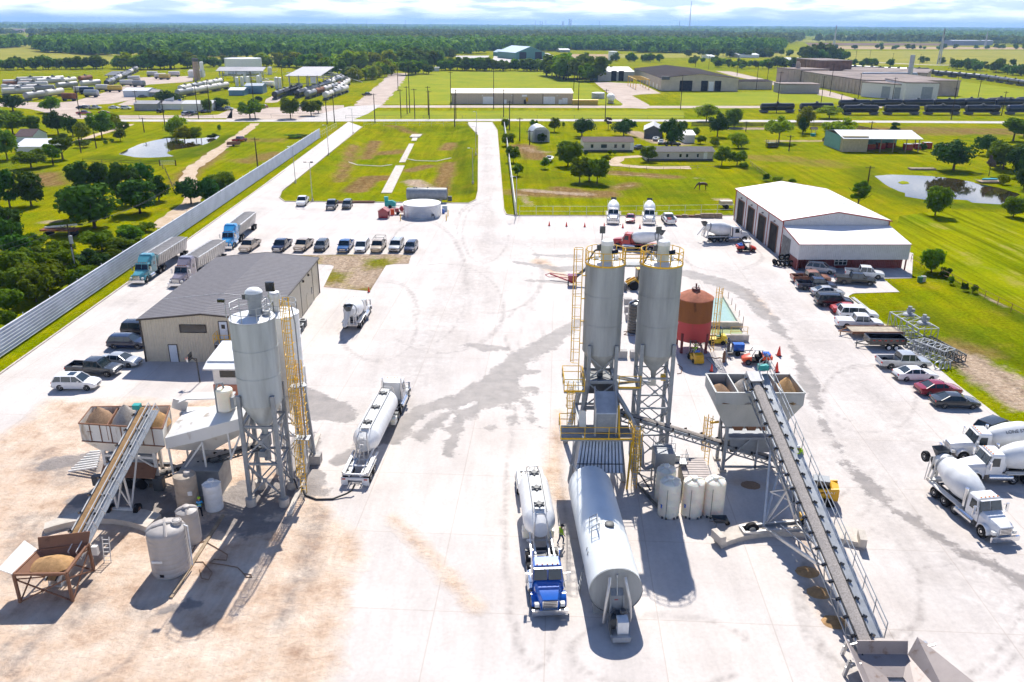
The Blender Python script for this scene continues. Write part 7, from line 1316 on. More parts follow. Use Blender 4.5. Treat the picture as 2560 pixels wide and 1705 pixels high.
for i,(x,y)in enumerate(((675,720),(680,790),(690,860),(625,1190),(735,1195))):b=MB();b.box(-.55,.55,-.4,.4,GZ,.95);one('concrete_block',b,'darkconc',('first grey concrete block in the line behind the twin silos','second grey concrete block in the line behind the twin silos','third grey concrete block in the line beside the black tank','lone concrete block behind the ladder side silo','lone concrete block beside the leg of the second twin silo')[i],'concrete block',at_px('tw',x,y,0),smooth=0)
p=Q('mc',1590,455);t=thing('wash_auger','dark red auger hopper with a long slanted tube near the twin silos','auger',(p.x,p.y+.5,0));b=MB();b.loft([[(-.6,-.5,.7),(.6,-.5,.7),(.6,.5,.7),(-.6,.5,.7)],[(-.7,-.6,1.7),(.7,-.6,1.7),(.7,.6,1.7),(-.7,.6,1.7)]]);b.build('hopper','maroon',t,0)
for x in(-.6,.6):b=MB();b.bar((x,-.5,GZ),(x,-.5,.8),.14);b.bar((x,.5,GZ),(x,.5,.8),.14);b.build('leg','dsteel',t,0)
b=MB();b.cyl((.3,0,1.2),(3.6,1.5,3.4),.25,n=12);b.build('auger_tube','dsteel',t);b=MB();b.bar((.4,1,.1),(-3.2,3.2,.9),.18);b.build('red_pipe','red',t,0)
b=MB();b.tube([Q('mc',x,y,.1)for x,y in((1600,385),(1540,375),(1440,362),(1405,375),(1430,390),(1500,388),(1600,400))],.05,5);one('red_hose',b,'red','loose red hose looping on the wet concrete by the auger','hose')
for lab,pts in(('loop of hose lying beneath the gap between the twin silos',((640,960),(665,955),(660,975),(640,985),(730,995))),('curl of hose by the leg of the silo nearest the red tank',((1120,1250),(1160,1280),(1150,1330),(1115,1335)))):b=MB();b.tube([Q('tw',x,y,.1)for x,y in pts],.04,5);one('loose_hose',b,'rusty',lab,'hose')
b=MB();p=Q('rt',740,1120);b.tube([(p.x-.9+.3*i,p.y+.15*math.sin(i*2.1),.12)for i in range(9)],.05,5);one('loose_hose',b,'brownp','tangled hose between the red tank and the gas cylinders','hose')
p=Q('bc',1218,700);t=thing('wheelbarrow','old wheelbarrow standing below the last white tank','wheelbarrow',(p.x,p.y,0),0);b=MB();b.loft([[(-.35,-.25,.4),(.35,-.25,.4),(.35,.25,.4),(-.35,.25,.4)],[(-.6,-.4,.75),(.6,-.4,.75),(.6,.4,.75),(-.6,.4,.75)]],False);b.build('tray','dsteel',t,0);b=MB();b.bar((-.9,-.3,.65),(.6,-.1,.35),.05);b.bar((-.9,.3,.65),(.6,.1,.35),.05);b.bar((-.3,-.25,.06),(-.3,-.2,.45),.05);b.bar((-.3,.25,.06),(-.3,.2,.45),.05);b.build('handle','wood',t,0);b=MB();b.cyl((.65,-.06,.25),(.65,.06,.25),.2,n=14);b.build('wheel','black',t)
p0,p1=Q('mr',1150,800),Q('mr',1500,800);t=thing('flatbed_trailer','flat timber decked trailer between the white pickup and the dump trailer','trailer',(p0+p1)/2+V((.2,.5,0)));b=MB();b.box(-3.2,3.2,-1.1,1.1,.75,.86);b.build('deck',mat('bleached_deck',(.52,.44,.34),.8,var=.15,ribs=(1,.25,.01)),t,0);b=MB();b.box(-3.3,3.3,-1.2,-1.1,.6,.95);b.box(-3.3,3.3,1.1,1.2,.6,.95);b.bar((-3.2,-.8,.7),(-4.6,0,.6),.12);b.bar((-3.2,.8,.7),(-4.6,0,.6),.12);b.bar((-4.3,0,.06),(-4.3,0,.7),.1);b.build('chassis','rusty',t,0)
for x in(.3,1.2):
 for s in(-1,1):b=MB();b.cyl((x,s*.85,.38),(x,s*1.08,.38),.36,n=16);b.build('wheel','black',t)
p0,p1=Q('mr',1300,885),Q('mr',1530,895);t=thing('dump_trailer','small black dump trailer with red and white reflector tape','trailer',(p0+p1)/2+V((0,.9,0)),rad(-1));b=MB()
b.box(-2.2,2.2,-1.0,-.92,.7,1.5);b.box(-2.2,2.2,.92,1.0,.7,1.5);b.box(-2.25,-2.15,-1,1,.7,1.5);b.box(2.15,2.25,-1,1,.7,1.5);b.box(-2.2,2.2,-.95,.95,.65,.75);b.build('box','bpaint',t,0)
b=MB();b.bar((-2.2,-.7,.6),(-3.6,0,.55),.12);b.bar((-2.2,.7,.6),(-3.6,0,.55),.12);b.bar((-3.4,0,.06),(-3.4,0,1.0),.1);b.build('tow_frame','dsteel',t,0)
b=MB()
for i in range(6):b.box(-1.9+i*.7,-1.6+i*.7,-1.012,-1.003,1.2,1.3)
b.build('reflector_strip','red',t,0)
for x in(.1,1.0):
 for s in(-1,1):b=MB();b.cyl((x,s*1.0,.4),(x,s*1.22,.4),.38,n=18);o=b.build('wheel','black',t);b=MB();b.cyl((x,s*1.2,.4),(x,s*1.24,.4),.22,n=14);b.build('rim','white',o)
def lattice_box(lab,a,e,w,h,z0,n,m='steel',extra=None):
 a,e=V((a.x,a.y,z0)),V((e.x,e.y,z0));d=(e-a).normalized();s=V((-d.y,d.x,0));L=(e-a).length;t=thing('lattice_tower_section',lab,'steel lattice',(a.x,a.y,0));b=MB();C4=[V((0,0,z0))+s*k+V((0,0,hh))for k,hh in((-w/2,0),(w/2,0),(w/2,h),(-w/2,h))]
 for c_ in C4:b.bar(c_,c_+d*L,.12)
 for i in range(n+1):
  o=d*(L*i/n)
  for j in range(4):b.bar(C4[j]+o,C4[(j+1)%4]+o,.08)
  if i<n:
   for j in range(4):b.bar(C4[j]+o,C4[(j+1)%4]+d*(L*(i+1)/n),.06)
 b.build('frame',m,t,0);return t,d,s
t,d,s=lattice_box('big grey lattice section topped with two motors, lying in the grass',Q('mr',1480,745),Q('mr',1680,870),2.6,2.0,.4,5,'steel')
for k in(1.8,5.0):b=MB();q=d*k+s*.2;b.lathe([(.7,2.5),(.75,2.6),(.6,2.75),(.15,2.8)],q,n=18);b.cyl(q+V((0,0,2.8)),q+V((0,0,3.7)),.25,n=10);b.cbox(q+V((.4,.5,3.0)),(.9,.4,.4));b.build('drive_motor','gsteel',t)
lattice_box('lower grey lattice section lying closest to the parked silver pickup',Q('mr',1620,905),Q('mr',1830,985),1.8,1.5,.2,5,'steel')
lattice_box('thin dark lattice boom lying outermost in the grass',Q('mr',1680,850),Q('mr',1925,985),.9,.9,.2,9,'dsteel')
lattice_box('flat lattice frame lying under the big motor topped section',Q('mr',1560,860),Q('mr',1680,905),1.8,.6,.1,4,'gsteel')
for i in range(4):
 p=Q('mr',1760+i*28,1020);b=MB();b.tube(arc(0,0,.42,0,2*PI,16,0),.07,6);o=one('hose_coil',b,'steel','coil of grey hose dumped at the end of the lattice sections','hose coil',(p.x,p.y,.45),None,'hose coils by the lattice');o.rotation_euler=(rad(75),0,i*.4)
b=MB()
for i in range(2):a,e=Q('mr',1175+i*12,535),Q('mr',1310+i*12,640);b.bar((a.x,a.y,.12),(e.x,e.y,.12),.14)
one('white_pipe_bundle',b,'white','white pipes lying on the grass edge behind the parked cars','pipe bundle',smooth=0)
for x,y,m_,lab in((1640,425,'green','small green utility pedestal in the grass past the metal shop'),(1662,420,'steel','small grey utility pedestal in the grass past the metal shop')):b=MB();b.box(-.3,.3,-.25,.25,0,.8);b.box(-.33,.33,-.28,.28,.8,.86);one('utility_pedestal',b,m_,lab,'utility box',at_px('mr',x,y,0),smooth=0)
for i,(x,y)in enumerate(((1545,268),(1610,268),(1690,268))):p=P(1380+x/4.06,480+y/4.06);b=MB();b.box(-.75,.75,-.5,.5,GZ,.85);b.box(-.65,.65,-.4,.4,.85,.95);one('wooden_crate',b,'wood',('first wooden crate in the trio along the fence by the shop, next to the pallets','middle wooden crate in the trio along the fence by the shop','last wooden crate in the trio, closest to the shop')[i],'crate',(p.x,p.y+.4,0),smooth=0)
for i,x in enumerate((1280,1350,1420,1480)):p=P(1380+x/4.06,480+262/4.06);b=MB();b.box(-.8,.8,-.5,.5,GZ,.3);b.box(-.6,.5,-.35,.35,.3,.5+.15*(i%2));one('pallet',b,'wood' if i%2 else 'rusty',('first scrap pallet in the line beside the white utility pickup','second scrap pallet in the line along the fence','third scrap pallet, loaded with boards, along the fence','fourth scrap pallet in the line, next to the crates')[i],'pallet',(p.x,p.y+.3,0),smooth=0)
p=P(1380+1770/4.06,480+175/4.06);t=thing('army_trailer','tan two wheeled trailer in the grass at the back corner of the shop','trailer',(p.x,p.y+1,0));b=MB();b.box(-1.3,1.3,-.9,.9,.8,1.7);b.build('box','tan_poly',t,0)
for s in(-1,1):b=MB();b.cyl((0,s*.95,.5),(0,s*1.2,.5),.48,n=16);b.build('wheel','black',t)
# people
def person(lab,p,face,pose,vest='hivis',legs='denim',helmet=None,z=GZ):
 """one continuous skinned body; pose = dict of joint offsets"""
 J=dict(pelvis=(0,0,.95),chest=(0,.0,1.28),neck=(0,.02,1.48),head=(0,.05,1.62),crown=(0,.04,1.76),hipL=(.1,0,.9),kneeL=(.12,.04,.5),ankL=(.13,0,.09),toeL=(.14,.2,.04),hipR=(-.1,0,.9),kneeR=(-.12,.04,.5),ankR=(-.13,0,.09),toeR=(-.14,.2,.04),shL=(.2,0,1.42),elL=(.27,0,1.14),wrL=(.27,.14,.92),haL=(.26,.2,.84),shR=(-.2,0,1.42),elR=(-.27,0,1.14),wrR=(-.27,.14,.92),haR=(-.26,.2,.84));J.update(pose)
 E_=[('pelvis','chest'),('chest','neck'),('neck','head'),('head','crown')]+[(a+s,b_+s)for s in 'LR' for a,b_ in(('hip','knee'),('knee','ank'),('ank','toe'),('sh','el'),('el','wr'),('wr','ha'))]+[('pelvis','hipL'),('pelvis','hipR'),('chest','shL'),('chest','shR')]
 R=dict(pelvis=.15,chest=.17,neck=.06,head=.1,crown=.07,hip=.095,knee=.065,ank=.05,toe=.045,sh=.075,el=.052,wr=.036,ha=.042)
 t=thing('person',lab,'person',p+V((0,0,z-p.z)),face);names=list(J);me=bpy.data.meshes.new('body');me.from_pydata([J[n]for n in names],[(names.index(a),names.index(b_))for a,b_ in E_],[]);o=bpy.data.objects.new('body',me);COL.objects.link(o);o.parent=t
 md=o.modifiers.new('skin','SKIN');o.modifiers.new('sub','SUBSURF').levels=1;o.modifiers['sub'].render_levels=2
 for n,v in zip(names,me.skin_vertices[0].data):r_=R.get(n,R.get(n[:-1],.06));v.radius=(r_,r_*(.75 if n in('chest','pelvis')else 1));v.use_root=n=='pelvis'
 for m_ in('skin','denim','hivis'):me.materials.append(M[m_])
 dg=bpy.context.evaluated_depsgraph_get();ev=bpy.data.meshes.new_from_object(o.evaluated_get(dg));o.modifiers.clear();o.data=ev;ev.materials.clear()
 for m_ in('skin',legs,vest):ev.materials.append(M[m_])
 c0=V(J['pelvis']);hx=V(J['head']);hd_=[V(J['haL']),V(J['haR'])];up=(V(J['neck'])-c0).normalized()
 for f in ev.polygons:
  q=sum((ev.vertices[i].co for i in f.vertices),V())/len(f.vertices);k=(q-c0).dot(up)
  f.material_index=0 if(q-hx).length<.2 or min((q-h_).length for h_ in hd_)<.13 else(2 if k>.0 and(q-c0).length<.66 else 1 if k<.02 else 0)
  f.use_smooth=True
 for s in 'LR':
  h_=V(J['ha'+s]);w_=V(J['wr'+s]);d=(h_-w_).normalized();sd_=d.cross(V((0,0,1))if abs(d.z)<.9 else V((0,1,0))).normalized();b=MB()
  for i,ln in enumerate((.075,.085,.08,.06)):q=h_+sd_*(-.03+.02*i);b.tube([q,q+d*ln*.6,q+d*ln*.85-V((0,0,.02)),q+d*ln*.8-V((0,0,.045))],.009,5)
  q=w_+d*.02+sd_*.035;b.tube([q,q+sd_*.03+d*.04,q+sd_*.03+d*.075],.01,5);b.build('hand','skin',t)
 b=MB();hh=V(J['head']);cr_=V(J['crown']);ax=(cr_-hh).normalized();b.lathe([(.125,-.01),(.135,.0),(.125,.05),(.08,.115),(.02,.135)],hh+ax*.06,ax,18);b.build('hard_hat' if helmet else 'hair',helmet or 'dark',t)
 b=MB();b.cbox(hh+V((0,.11,.0)),(.03,.04,.05));b.build('nose','skin',t)
 if vest=='hivis' or vest=='lblue':
  b=MB();b.lathe([(.205,-.02),(.205,.03)],c0.lerp(V(J['chest']),.5),up,20,False);b.build('reflective_band','hivis' if vest=='lblue' else 'alum',t)
 return t
man=Q('gp',388,745);person('worker in a yellow green vest and jeans walking beside the blue tanker truck',man,rad(-60),dict(kneeL=(.12,.2,.5),ankL=(.13,.12,.12),toeL=(.14,.3,.06),kneeR=(-.12,-.02,.5),ankR=(-.13,-.22,.1),toeR=(-.13,-.05,.05),elR=(-.28,.1,1.16),wrR=(-.25,.3,1.1),haR=(-.24,.37,1.12),head=(0,.1,1.6),crown=(0,.12,1.74)))
p=Q('bl',1117,655);person('worker in a blue jacket with hi-vis band bending between the poly tanks',V((p.x,p.y,0)),rad(10),dict(chest=(0,.12,1.25),neck=(0,.2,1.42),head=(0,.25,1.54),crown=(0,.27,1.68),shL=(.2,.16,1.36),shR=(-.2,.16,1.36),elL=(.25,.3,1.12),wrL=(.15,.48,1.05),haL=(.12,.56,1.05),elR=(-.25,.3,1.12),wrR=(-.15,.48,1.05),haR=(-.12,.56,1.05)),'lblue','dark','hivis')
q=bpy.data.objects['long_conveyor'];wkp=P(1720+1300/4.612,900+1195/4.612,5.1)
cpt=min((p0.lerp(p1,k/200)for k in range(201)),key=lambda c_:abs(c_.y-wkp.y))if False else None
c0_,c1_=V((q.location.x,q.location.y,0)),None
person('worker in a lime hi-vis shirt leaning over the long conveyor walkway rail',wkp,rad(100),dict(chest=(0,.15,1.24),neck=(0,.3,1.38),head=(0,.38,1.48),crown=(0,.43,1.61),shL=(.2,.24,1.36),shR=(-.2,.24,1.36),elL=(.26,.4,1.12),wrL=(.2,.6,1.05),haL=(.2,.68,1.05),elR=(-.26,.4,1.12),wrR=(-.2,.6,1.05),haR=(-.2,.68,1.05)),'hivis','dark','white',z=wkp.z-.03)
fl=fk.location;person('driver in a hi-vis vest seated on the forklift under the red tank',V((fl.x,fl.y+.25,0)),rad(10),dict(kneeL=(.14,.42,.88),ankL=(.14,.5,.45),toeL=(.14,.7,.42),kneeR=(-.14,.42,.88),ankR=(-.14,.5,.45),toeR=(-.14,.7,.42),elL=(.26,.2,1.2),wrL=(.16,.42,1.25),haL=(.15,.5,1.26),elR=(-.26,.2,1.2),wrR=(-.16,.42,1.25),haR=(-.15,.5,1.26)),'hivis','dark','hivis',z=.22)
# TREES
def leafmat(name,a,b_,tr=.25):
 m,n,l,b=nodemat(name);T=NT(n,l);oi=n.new('ShaderNodeObjectInfo')
 c=T.ramp(T.math('ADD',T.math('MULTIPLY',T.noise(.35,4),.5),T.math('MULTIPLY',T.noise(.06,4,.7),.5)),(.36,a),(.62,b_));hs=n.new('ShaderNodeHueSaturation');l.new(T.math('MULTIPLY_ADD',oi.outputs['Random'],.5,.75),hs.inputs['Value']);l.new(T.math('MULTIPLY_ADD',oi.outputs['Random'],.05,.475),hs.inputs['Hue']);l.new(c,hs.inputs['Color'])
 l.new(hs.outputs[0],b.inputs['Base Color']);b.inputs['Roughness'].default_value=.8;b.inputs['Specular IOR Level'].default_value=.06
 tl=n.new('ShaderNodeBsdfTranslucent');l.new(hs.outputs[0],tl.inputs[0]);mxs=n.new('ShaderNodeMixShader');mxs.inputs[0].default_value=tr;l.new(b.outputs[0],mxs.inputs[1]);l.new(tl.outputs[0],mxs.inputs[2]);l.new(mxs.outputs[0],n['Material Output'].inputs[0]);M[name]=m
leafmat('leaf_green',(.075,.15,.004),(.21,.29,.006),.4);leafmat('leaf_dark',(.025,.07,.010),(.075,.14,.014),.2);leafmat('leaf_pine',(.03,.09,.008),(.095,.19,.010),.25);leafmat('leaf_bright',(.20,.28,.003),(.36,.40,.006),.4);leafmat('leaf_far',(.04,.10,.016),(.24,.33,.020),.25);leafmat('leaf_dead',(.12,.09,.07),(.20,.16,.13),.1)
def quads_mesh(name,C,N,S,m):
 n=len(C);N=N/np.linalg.norm(N,axis=1,keepdims=True);A=np.cross(N,rng.normal(size=(n,3)));A/=np.linalg.norm(A,axis=1,keepdims=True);B=np.cross(N,A);S=S[:,None]
 k=rng.uniform(.55,1.0,(n,1));Vv=np.stack([C-A*S-B*S*k,C+A*S-B*S*k*.6,C+A*S*.8+B*S*k,C-A*S*.7+B*S*k*.8],1).reshape(-1,3)
 me=bpy.data.meshes.new(name);me.vertices.add(4*n);me.vertices.foreach_set('co',Vv.astype(np.float32).ravel());me.loops.add(4*n);me.loops.foreach_set('vertex_index',np.arange(4*n,dtype=np.int32));me.polygons.add(n);me.polygons.foreach_set('loop_start',np.arange(0,4*n,4,dtype=np.int32));me.update(calc_edges=True);me.materials.append(M[m]);return me
def lobes(nl,ax,seed,low=.0,cone=0):
 """crown lobes inside a unit-tall ellipsoid crown: centres and radii"""
 r=np.random.default_rng(seed);d=r.normal(size=(nl,3));d/=np.linalg.norm(d,axis=1,keepdims=True);d[:,2]=d[:,2]*.95+.08;c=d*np.array(ax)*r.uniform(.42,.8,(nl,1))
 if cone:h=r.uniform(-1,1,nl);a=r.uniform(0,6.28,nl);w=(1-h)/2*.8+.12;c=np.stack([np.cos(a)*w*ax[0]*.8,np.sin(a)*w*ax[1]*.8,h*ax[2]],1)
 return c,r.uniform(.24,.42,nl)*min(ax[0],ax[2]*1.3)
def crown_mesh(name,m,nl,nq,ax,zc,size,seed,**k):
 c,rr_=lobes(nl,ax,seed,**k);r=np.random.default_rng(seed+1);i=r.integers(0,nl,nq);d=r.normal(size=(nq,3));d/=np.linalg.norm(d,axis=1,keepdims=True);d[:,2]=np.where(d[:,2]<-.6,-d[:,2],d[:,2])
 C=c[i]+d*(rr_[i]*r.uniform(.55,1.12,nq))[:,None];C[:,2]+=zc;return quads_mesh(name,C,d+r.normal(size=(nq,3))*.55,size*r.uniform(.5,1.3,nq),m)
def trunk_mesh(h,r0,seed,lean=.03,limbs=5,top=.75,name='trunk'):
 b=MB();r=random.Random(seed);b.lathe([(r0*1.5,-.02),(r0,.04),(r0*.75,h*.6),(r0*.35,h*top+.1)],n=7)
 for i in range(limbs):a=i*2.4+r.uniform(0,.6);z=h*r.uniform(.45,.9);q=V((math.cos(a)*.3,math.sin(a)*.3,min(.95,z+.3)));b.tube([(0,0,z),(q.x*.5,q.y*.5,z+.14),q],r0*.3,5)
 me=bpy.data.meshes.new(name);me.from_pydata(b.v,[],b.f);me.materials.append(M['bark']);return me
M['bark']=mat('bark',(.10,.075,.055),.9,var=.25,vs=6,streak=4)
PROTO={}
def proto(kind):
 if kind not in PROTO:
  hi=kind.endswith('+');k=kind.rstrip('+');sd_=abs(hash(k))%97 if False else sum(map(ord,k))
  S_=dict(broad=('leaf_green',24,(.42,.42,.44),.48,.2),oak=('leaf_dark',26,(.55,.55,.42),.50,.25),pine=('leaf_pine',28,(.36,.36,.47),.47,.2),willow=('leaf_bright',22,(.46,.46,.46),.46,.2),round=('leaf_bright',26,(.5,.5,.38),.58,.28),bush=('leaf_green',16,(.5,.5,.42),.42,.08),dbush=('leaf_dark',16,(.5,.5,.42),.42,.08),cone=('leaf_pine',18,(.32,.32,.44),.5,.15),tall=('leaf_green',16,(.30,.30,.42),.56,.2),far=('leaf_far',16,(.5,.5,.42),.46,.1),dead=('leaf_dead',8,(.28,.28,.34),.62,.4))[k]
  PROTO[kind]=[(crown_mesh('crown',S_[0],S_[1],(3000 if hi else 620),S_[2],S_[3],(.032 if hi else .07),sd_+j,cone=k=='cone'),trunk_mesh(S_[4]+.25,.022 if k!='oak' else .03,sd_+j))for j in range(3)]
 return PROTO[kind]
NAME=dict(broad=('broadleaf_tree','%s bushy green broadleaf tree near %s'),oak=('oak_tree','%s spreading dark oak near %s'),pine=('pine_tree','%s dark pine near %s'),willow=('willow_tree','%s pale yellow green willow near %s'),round=('mesquite_tree','%s bright round crowned tree near %s'),bush=('shrub','%s green shrub near %s'),dbush=('shrub','%s dark shrub near %s'),cone=('cedar_tree','%s cone shaped cedar near %s'),tall=('tall_tree','%s slim upright tree near %s'),far=('distant_tree','%s dark distant tree near %s'),dead=('dead_tree','%s bare grey dead tree near %s'))
TREES=[];RT=random.Random(12)
def tree(x,y,h,w,kind):
 nm,fmt=NAME[kind.rstrip('+')];cm,tm=proto(kind)[len(TREES)%3];ax=dict(broad=.42,oak=.55,pine=.36,willow=.46,round=.5,bush=.5,dbush=.5,cone=.32,tall=.30,far=.5,dead=.28)[kind.rstrip('+')]
 t=thing(nm,'','tree' if 'shrub'!=nm else 'shrub',(x,y,0),RT.uniform(0,6.28),'trees and shrubs around the yard');s=w/(2*ax*1.12);t.scale=(s,s,h/1.0)
 for n_,me in(('crown',cm),('trunk',tm)):o=bpy.data.objects.new(n_,me);COL.objects.link(o);o.parent=t
 t['_f']=fmt;TREES.append(t);return t
def trees_px(k,L,near=True):
 s_=ZR[k][2]
 for kd,x,y,ty,wd in L:
  p=Q(k,x,y);h=max(1.5,QY(k,x,ty,p.y).z);w=wd/s_*math.hypot(p.y,CH)/FPX*1.02;tree(p.x,p.y,h,w,kd+('+' if near else ''))
trees_px('tl',[('pine',a,b_,c_,d_)for a,b_,c_,d_ in((70,1420,1150,210),(215,1410,1130,230),(560,1310,1090,240),(690,1300,1100,200),(650,1560,1205,420),(860,1400,1095,230),(980,1340,1105,220),(960,1460,1190,290),(1090,1375,1190,170),(0,1320,1130,140),(40,1590,1430,150),(500,1500,1260,220))]+[('oak',1310,1395,1205,230),('oak',1450,1400,1190,190),('broad',1540,1330,1150,260),('bush',1420,1380,1250,200),('broad',90,920,740,230),('broad',240,920,765,120),('oak',400,920,750,190),('oak',500,930,780,140),('willow',560,960,820,130),('broad',700,945,750,190),('willow',790,880,755,100),('broad',840,900,820,120),('broad',825,965,870,95),('tall',430,1090,905,190),('tall',365,1130,960,140),('broad',50,1090,870,190),('broad',215,1150,1000,230),('oak',90,760,640,200),('broad',350,770,650,160),('willow',1205,935,765,170),('willow',1265,965,850,170),('willow',1345,965,850,110),('oak',1155,725,608,210),('broad',1425,765,660,100),('oak',1500,750,665,170),('broad',1712,812,660,200),('oak',1760,712,655,80),('broad',1990,812,652,150),('broad',2130,792,668,140),('oak',2180,775,680,90),('bush',1502,895,845,36),('oak',130,860,780,130),('willow',20,830,740,140),('bush',725,990,955,40),('bush',765,975,945,36),('bush',570,1010,950,130),('dbush',1450,945,905,90)])
trees_px('ml',[('broad',700,215,40,270),('broad',890,170,10,220),('dbush',630,345,180,280),('broad',330,480,240,420),('broad',150,515,290,300),('bush',450,260,130,220),('broad',240,210,80,210),('pine',80,250,-30,220),('pine',230,200,90,170),('broad',45,750,590,180),('bush',1000,80,10,170),('pine',20,130,-60,160),('bush',560,380,300,160),('bush',780,290,190,160),('bush',520,480,390,120),('pine',0,420,200,180),('broad',60,620,450,240),('broad',420,400,200,300),('pine',150,330,60,240),('broad',560,480,300,220),('bush',800,230,100,260),('broad',250,560,330,280),('bush',640,420,300,200),('broad',120,420,180,300),('bush',930,200,100,200),('pine',60,120,-110,220),('broad',-60,520,260,320),('broad',340,330,120,240)])
trees_px('tc',[('broad',1130,882,800,65),('broad',1150,1000,905,120),('broad',1185,1112,980,110),('bush',1215,1205,1110,95),('broad',1467,902,795,90),('broad',1330,882,805,65),('oak',1655,935,800,200),('dead',1835,885,795,60),('oak',1942,930,798,200),('broad',1560,1135,935,210),('broad',1640,1250,1060,180),('broad',1760,1255,1045,170),('oak',1705,1240,1080,200),('broad',1402,1155,1068,75),('bush',1850,1062,1015,44),('dbush',1380,978,900,75),('broad',2110,1108,990,125),('oak',2270,1005,790,210),('bush',1820,1108,1055,85),('bush',1530,870,830,30),('broad',2350,900,810,80),('bush',1880,1060,1035,30),('dbush',1680,1060,1030,40)])
trees_px('tr',[('round',180,832,718,200),('broad',370,872,718,160),('oak',255,935,768,170),('willow',400,1012,888,160),('willow',240,1002,935,95),('round',675,975,785,210),('round',840,905,735,160),('oak',838,925,795,75),('round',1075,975,797,240),('round',1020,812,728,210),('cone',1465,932,840,120),('broad',285,1132,988,140),('broad',390,1132,1012,130),('bush',440,1152,1105,75),('willow',670,1252,1200,95),('tall',1215,1425,1228,170),('broad',1745,1475,1238,200),('oak',1870,1165,948,350),('dead',2113,1205,1050,75),('oak',2100,1060,915,200),('broad',2210,1160,945,270),('oak',2310,1210,980,220),('tall',2280,965,780,190),('broad',2350,940,800,130),('willow',2210,1262,1180,95),('broad',2280,1485,1325,180),('dbush',1662,1032,965,55),('broad',80,940,860,110),('bush',140,985,920,90),('bush',770,1258,1225,70),('dbush',590,1240,1180,60),('dbush',1290,1305,1270,40),('dbush',2190,1140,1000,180),('oak',2350,1300,1120,140)])
trees_px('mr',[('broad',1720,355,168,190),('dbush',1800,388,310,115),('dbush',1945,485,445,60),('bush',2010,500,460,60),('bush',1850,440,410,60)])
p=Q('tl',2000,945);tree(p.x,p.y,1.6,7,'bush+');p=Q('tl',2060,940);tree(p.x,p.y,1.3,6,'bush+')
def belt(k,p,q,n,h,kd,jit=6,ks=1.0):
 a,e=Q(k,*p),Q(k,*q)
 n=int(n*1.9);jit*=1.3;h*=1.12
 for i in range(n):
  c_=a.lerp(e,(i+RT.uniform(.2,.8))/n);hh=h*RT.uniform(.7,1.25);tree(c_.x+RT.uniform(-jit,jit),c_.y+RT.uniform(-jit,jit),hh,hh*RT.uniform(.95,1.4)*ks,kd if RT.random()<.75 else 'far')
belt('tl',(0,480),(690,470),16,9,'broad');belt('tl',(820,470),(1010,475),6,11,'willow');belt('tl',(1050,475),(1290,465),7,13,'broad');belt('tl',(1300,460),(1540,455),7,8,'broad');belt('tl',(1800,450),(2354,475),14,11,'willow');belt('tl',(2080,470),(2354,520),9,11,'broad')
belt('tc',(0,480),(330,470),14,13,'willow');belt('tc',(60,560),(390,500),11,9,'willow');belt('tc',(480,470),(660,460),8,13,'broad');belt('tc',(490,520),(580,500),5,10,'broad');belt('tc',(680,480),(1060,485),16,9,'broad');belt('tc',(1060,485),(1440,487),16,8,'broad');belt('tc',(1490,520),(1690,560),10,15,'broad',9);belt('tc',(400,450),(760,400),9,13,'far');belt('tc',(1900,420),(2180,425),7,8,'bush')
belt('tr',(60,430),(470,470),9,7,'bush',15);belt('tr',(100,390),(760,390),18,9,'far',20);belt('tr',(480,470),(880,460),12,8,'broad',8);belt('tr',(890,430),(1120,430),6,16,'far',8);belt('tr',(1160,450),(1390,452),8,6,'bush',8);belt('tr',(1880,470),(2200,500),8,8,'far',8);belt('tr',(2280,510),(2354,520),4,8,'far',6);belt('tr',(1630,430),(2354,450),8,6,'far',20);belt('tr',(1100,340),(2300,335),14,8,'far',30);belt('tr',(1330,285),(2200,285),16,12,'far',30)
label_row(TREES,'%s tree near %s')
def wood(name,polys,thin,h,nq,label,m='leaf_far'):
 Cs,Ns,Ss=[],[],[]
 for P_,dn in polys:
  W=[D(*p)for p in P_];xs=[w.x for w in W];ys=[w.y for w in W];A=(max(xs)-min(xs))*(max(ys)-min(ys));n=int(min(26000,A/dn**2));px,py=rng.uniform(min(xs),max(xs),n),rng.uniform(min(ys),max(ys),n);s=sdf(px,py,W)[0];cl=np.sin(px*.021+1.3*np.sin(py*.013))*np.sin(py*.017+2*np.sin(px*.009));k=(s>0)&(cl>thin);px,py=px[k],py[k];n=len(px)
  hh=h*rng.uniform(.4,1.45,n)*(dn/polys[0][1])**.35;i=np.repeat(np.arange(n),nq);d=rng.normal(size=(n*nq,3));d/=np.linalg.norm(d,axis=1,keepdims=True);d[:,2]=np.where(d[:,2]<-.2,-d[:,2],d[:,2]);w_=np.maximum(dn*.62,hh*.5)[i]*rng.uniform(.7,1.0,n*nq)
  Cs.append(np.stack([px[i]+d[:,0]*w_,py[i]+d[:,1]*w_,hh[i]*(.45+.5*d[:,2]*rng.uniform(.8,1.05,n*nq))],1));Ns.append(d+rng.normal(size=d.shape)*.35);Ss.append(hh[i]*rng.uniform(.12,.34,n*nq)*(dn/polys[0][1])**.4)
 me=quads_mesh(name,np.concatenate(Cs),np.concatenate(Ns),np.concatenate(Ss),m);o=bpy.data.objects.new(name,me);COL.objects.link(o);o['kind']='stuff';o['label']=label
wood('forest',[(((78,112),(120,100),(330,95),(560,98),(820,100),(1010,108),(1040,124),(1010,140),(900,150),(780,138),(600,133),(380,132),(200,126),(90,120)),9),(((1000,132),(1040,110),(1150,104),(1400,104),(1700,108),(1800,112),(1790,122),(1500,122),(1300,118),(1180,120),(1060,126)),10),(((0,100),(60,98),(60,108),(0,112)),9)],-.3,12,44,'dense woods behind the refinery')
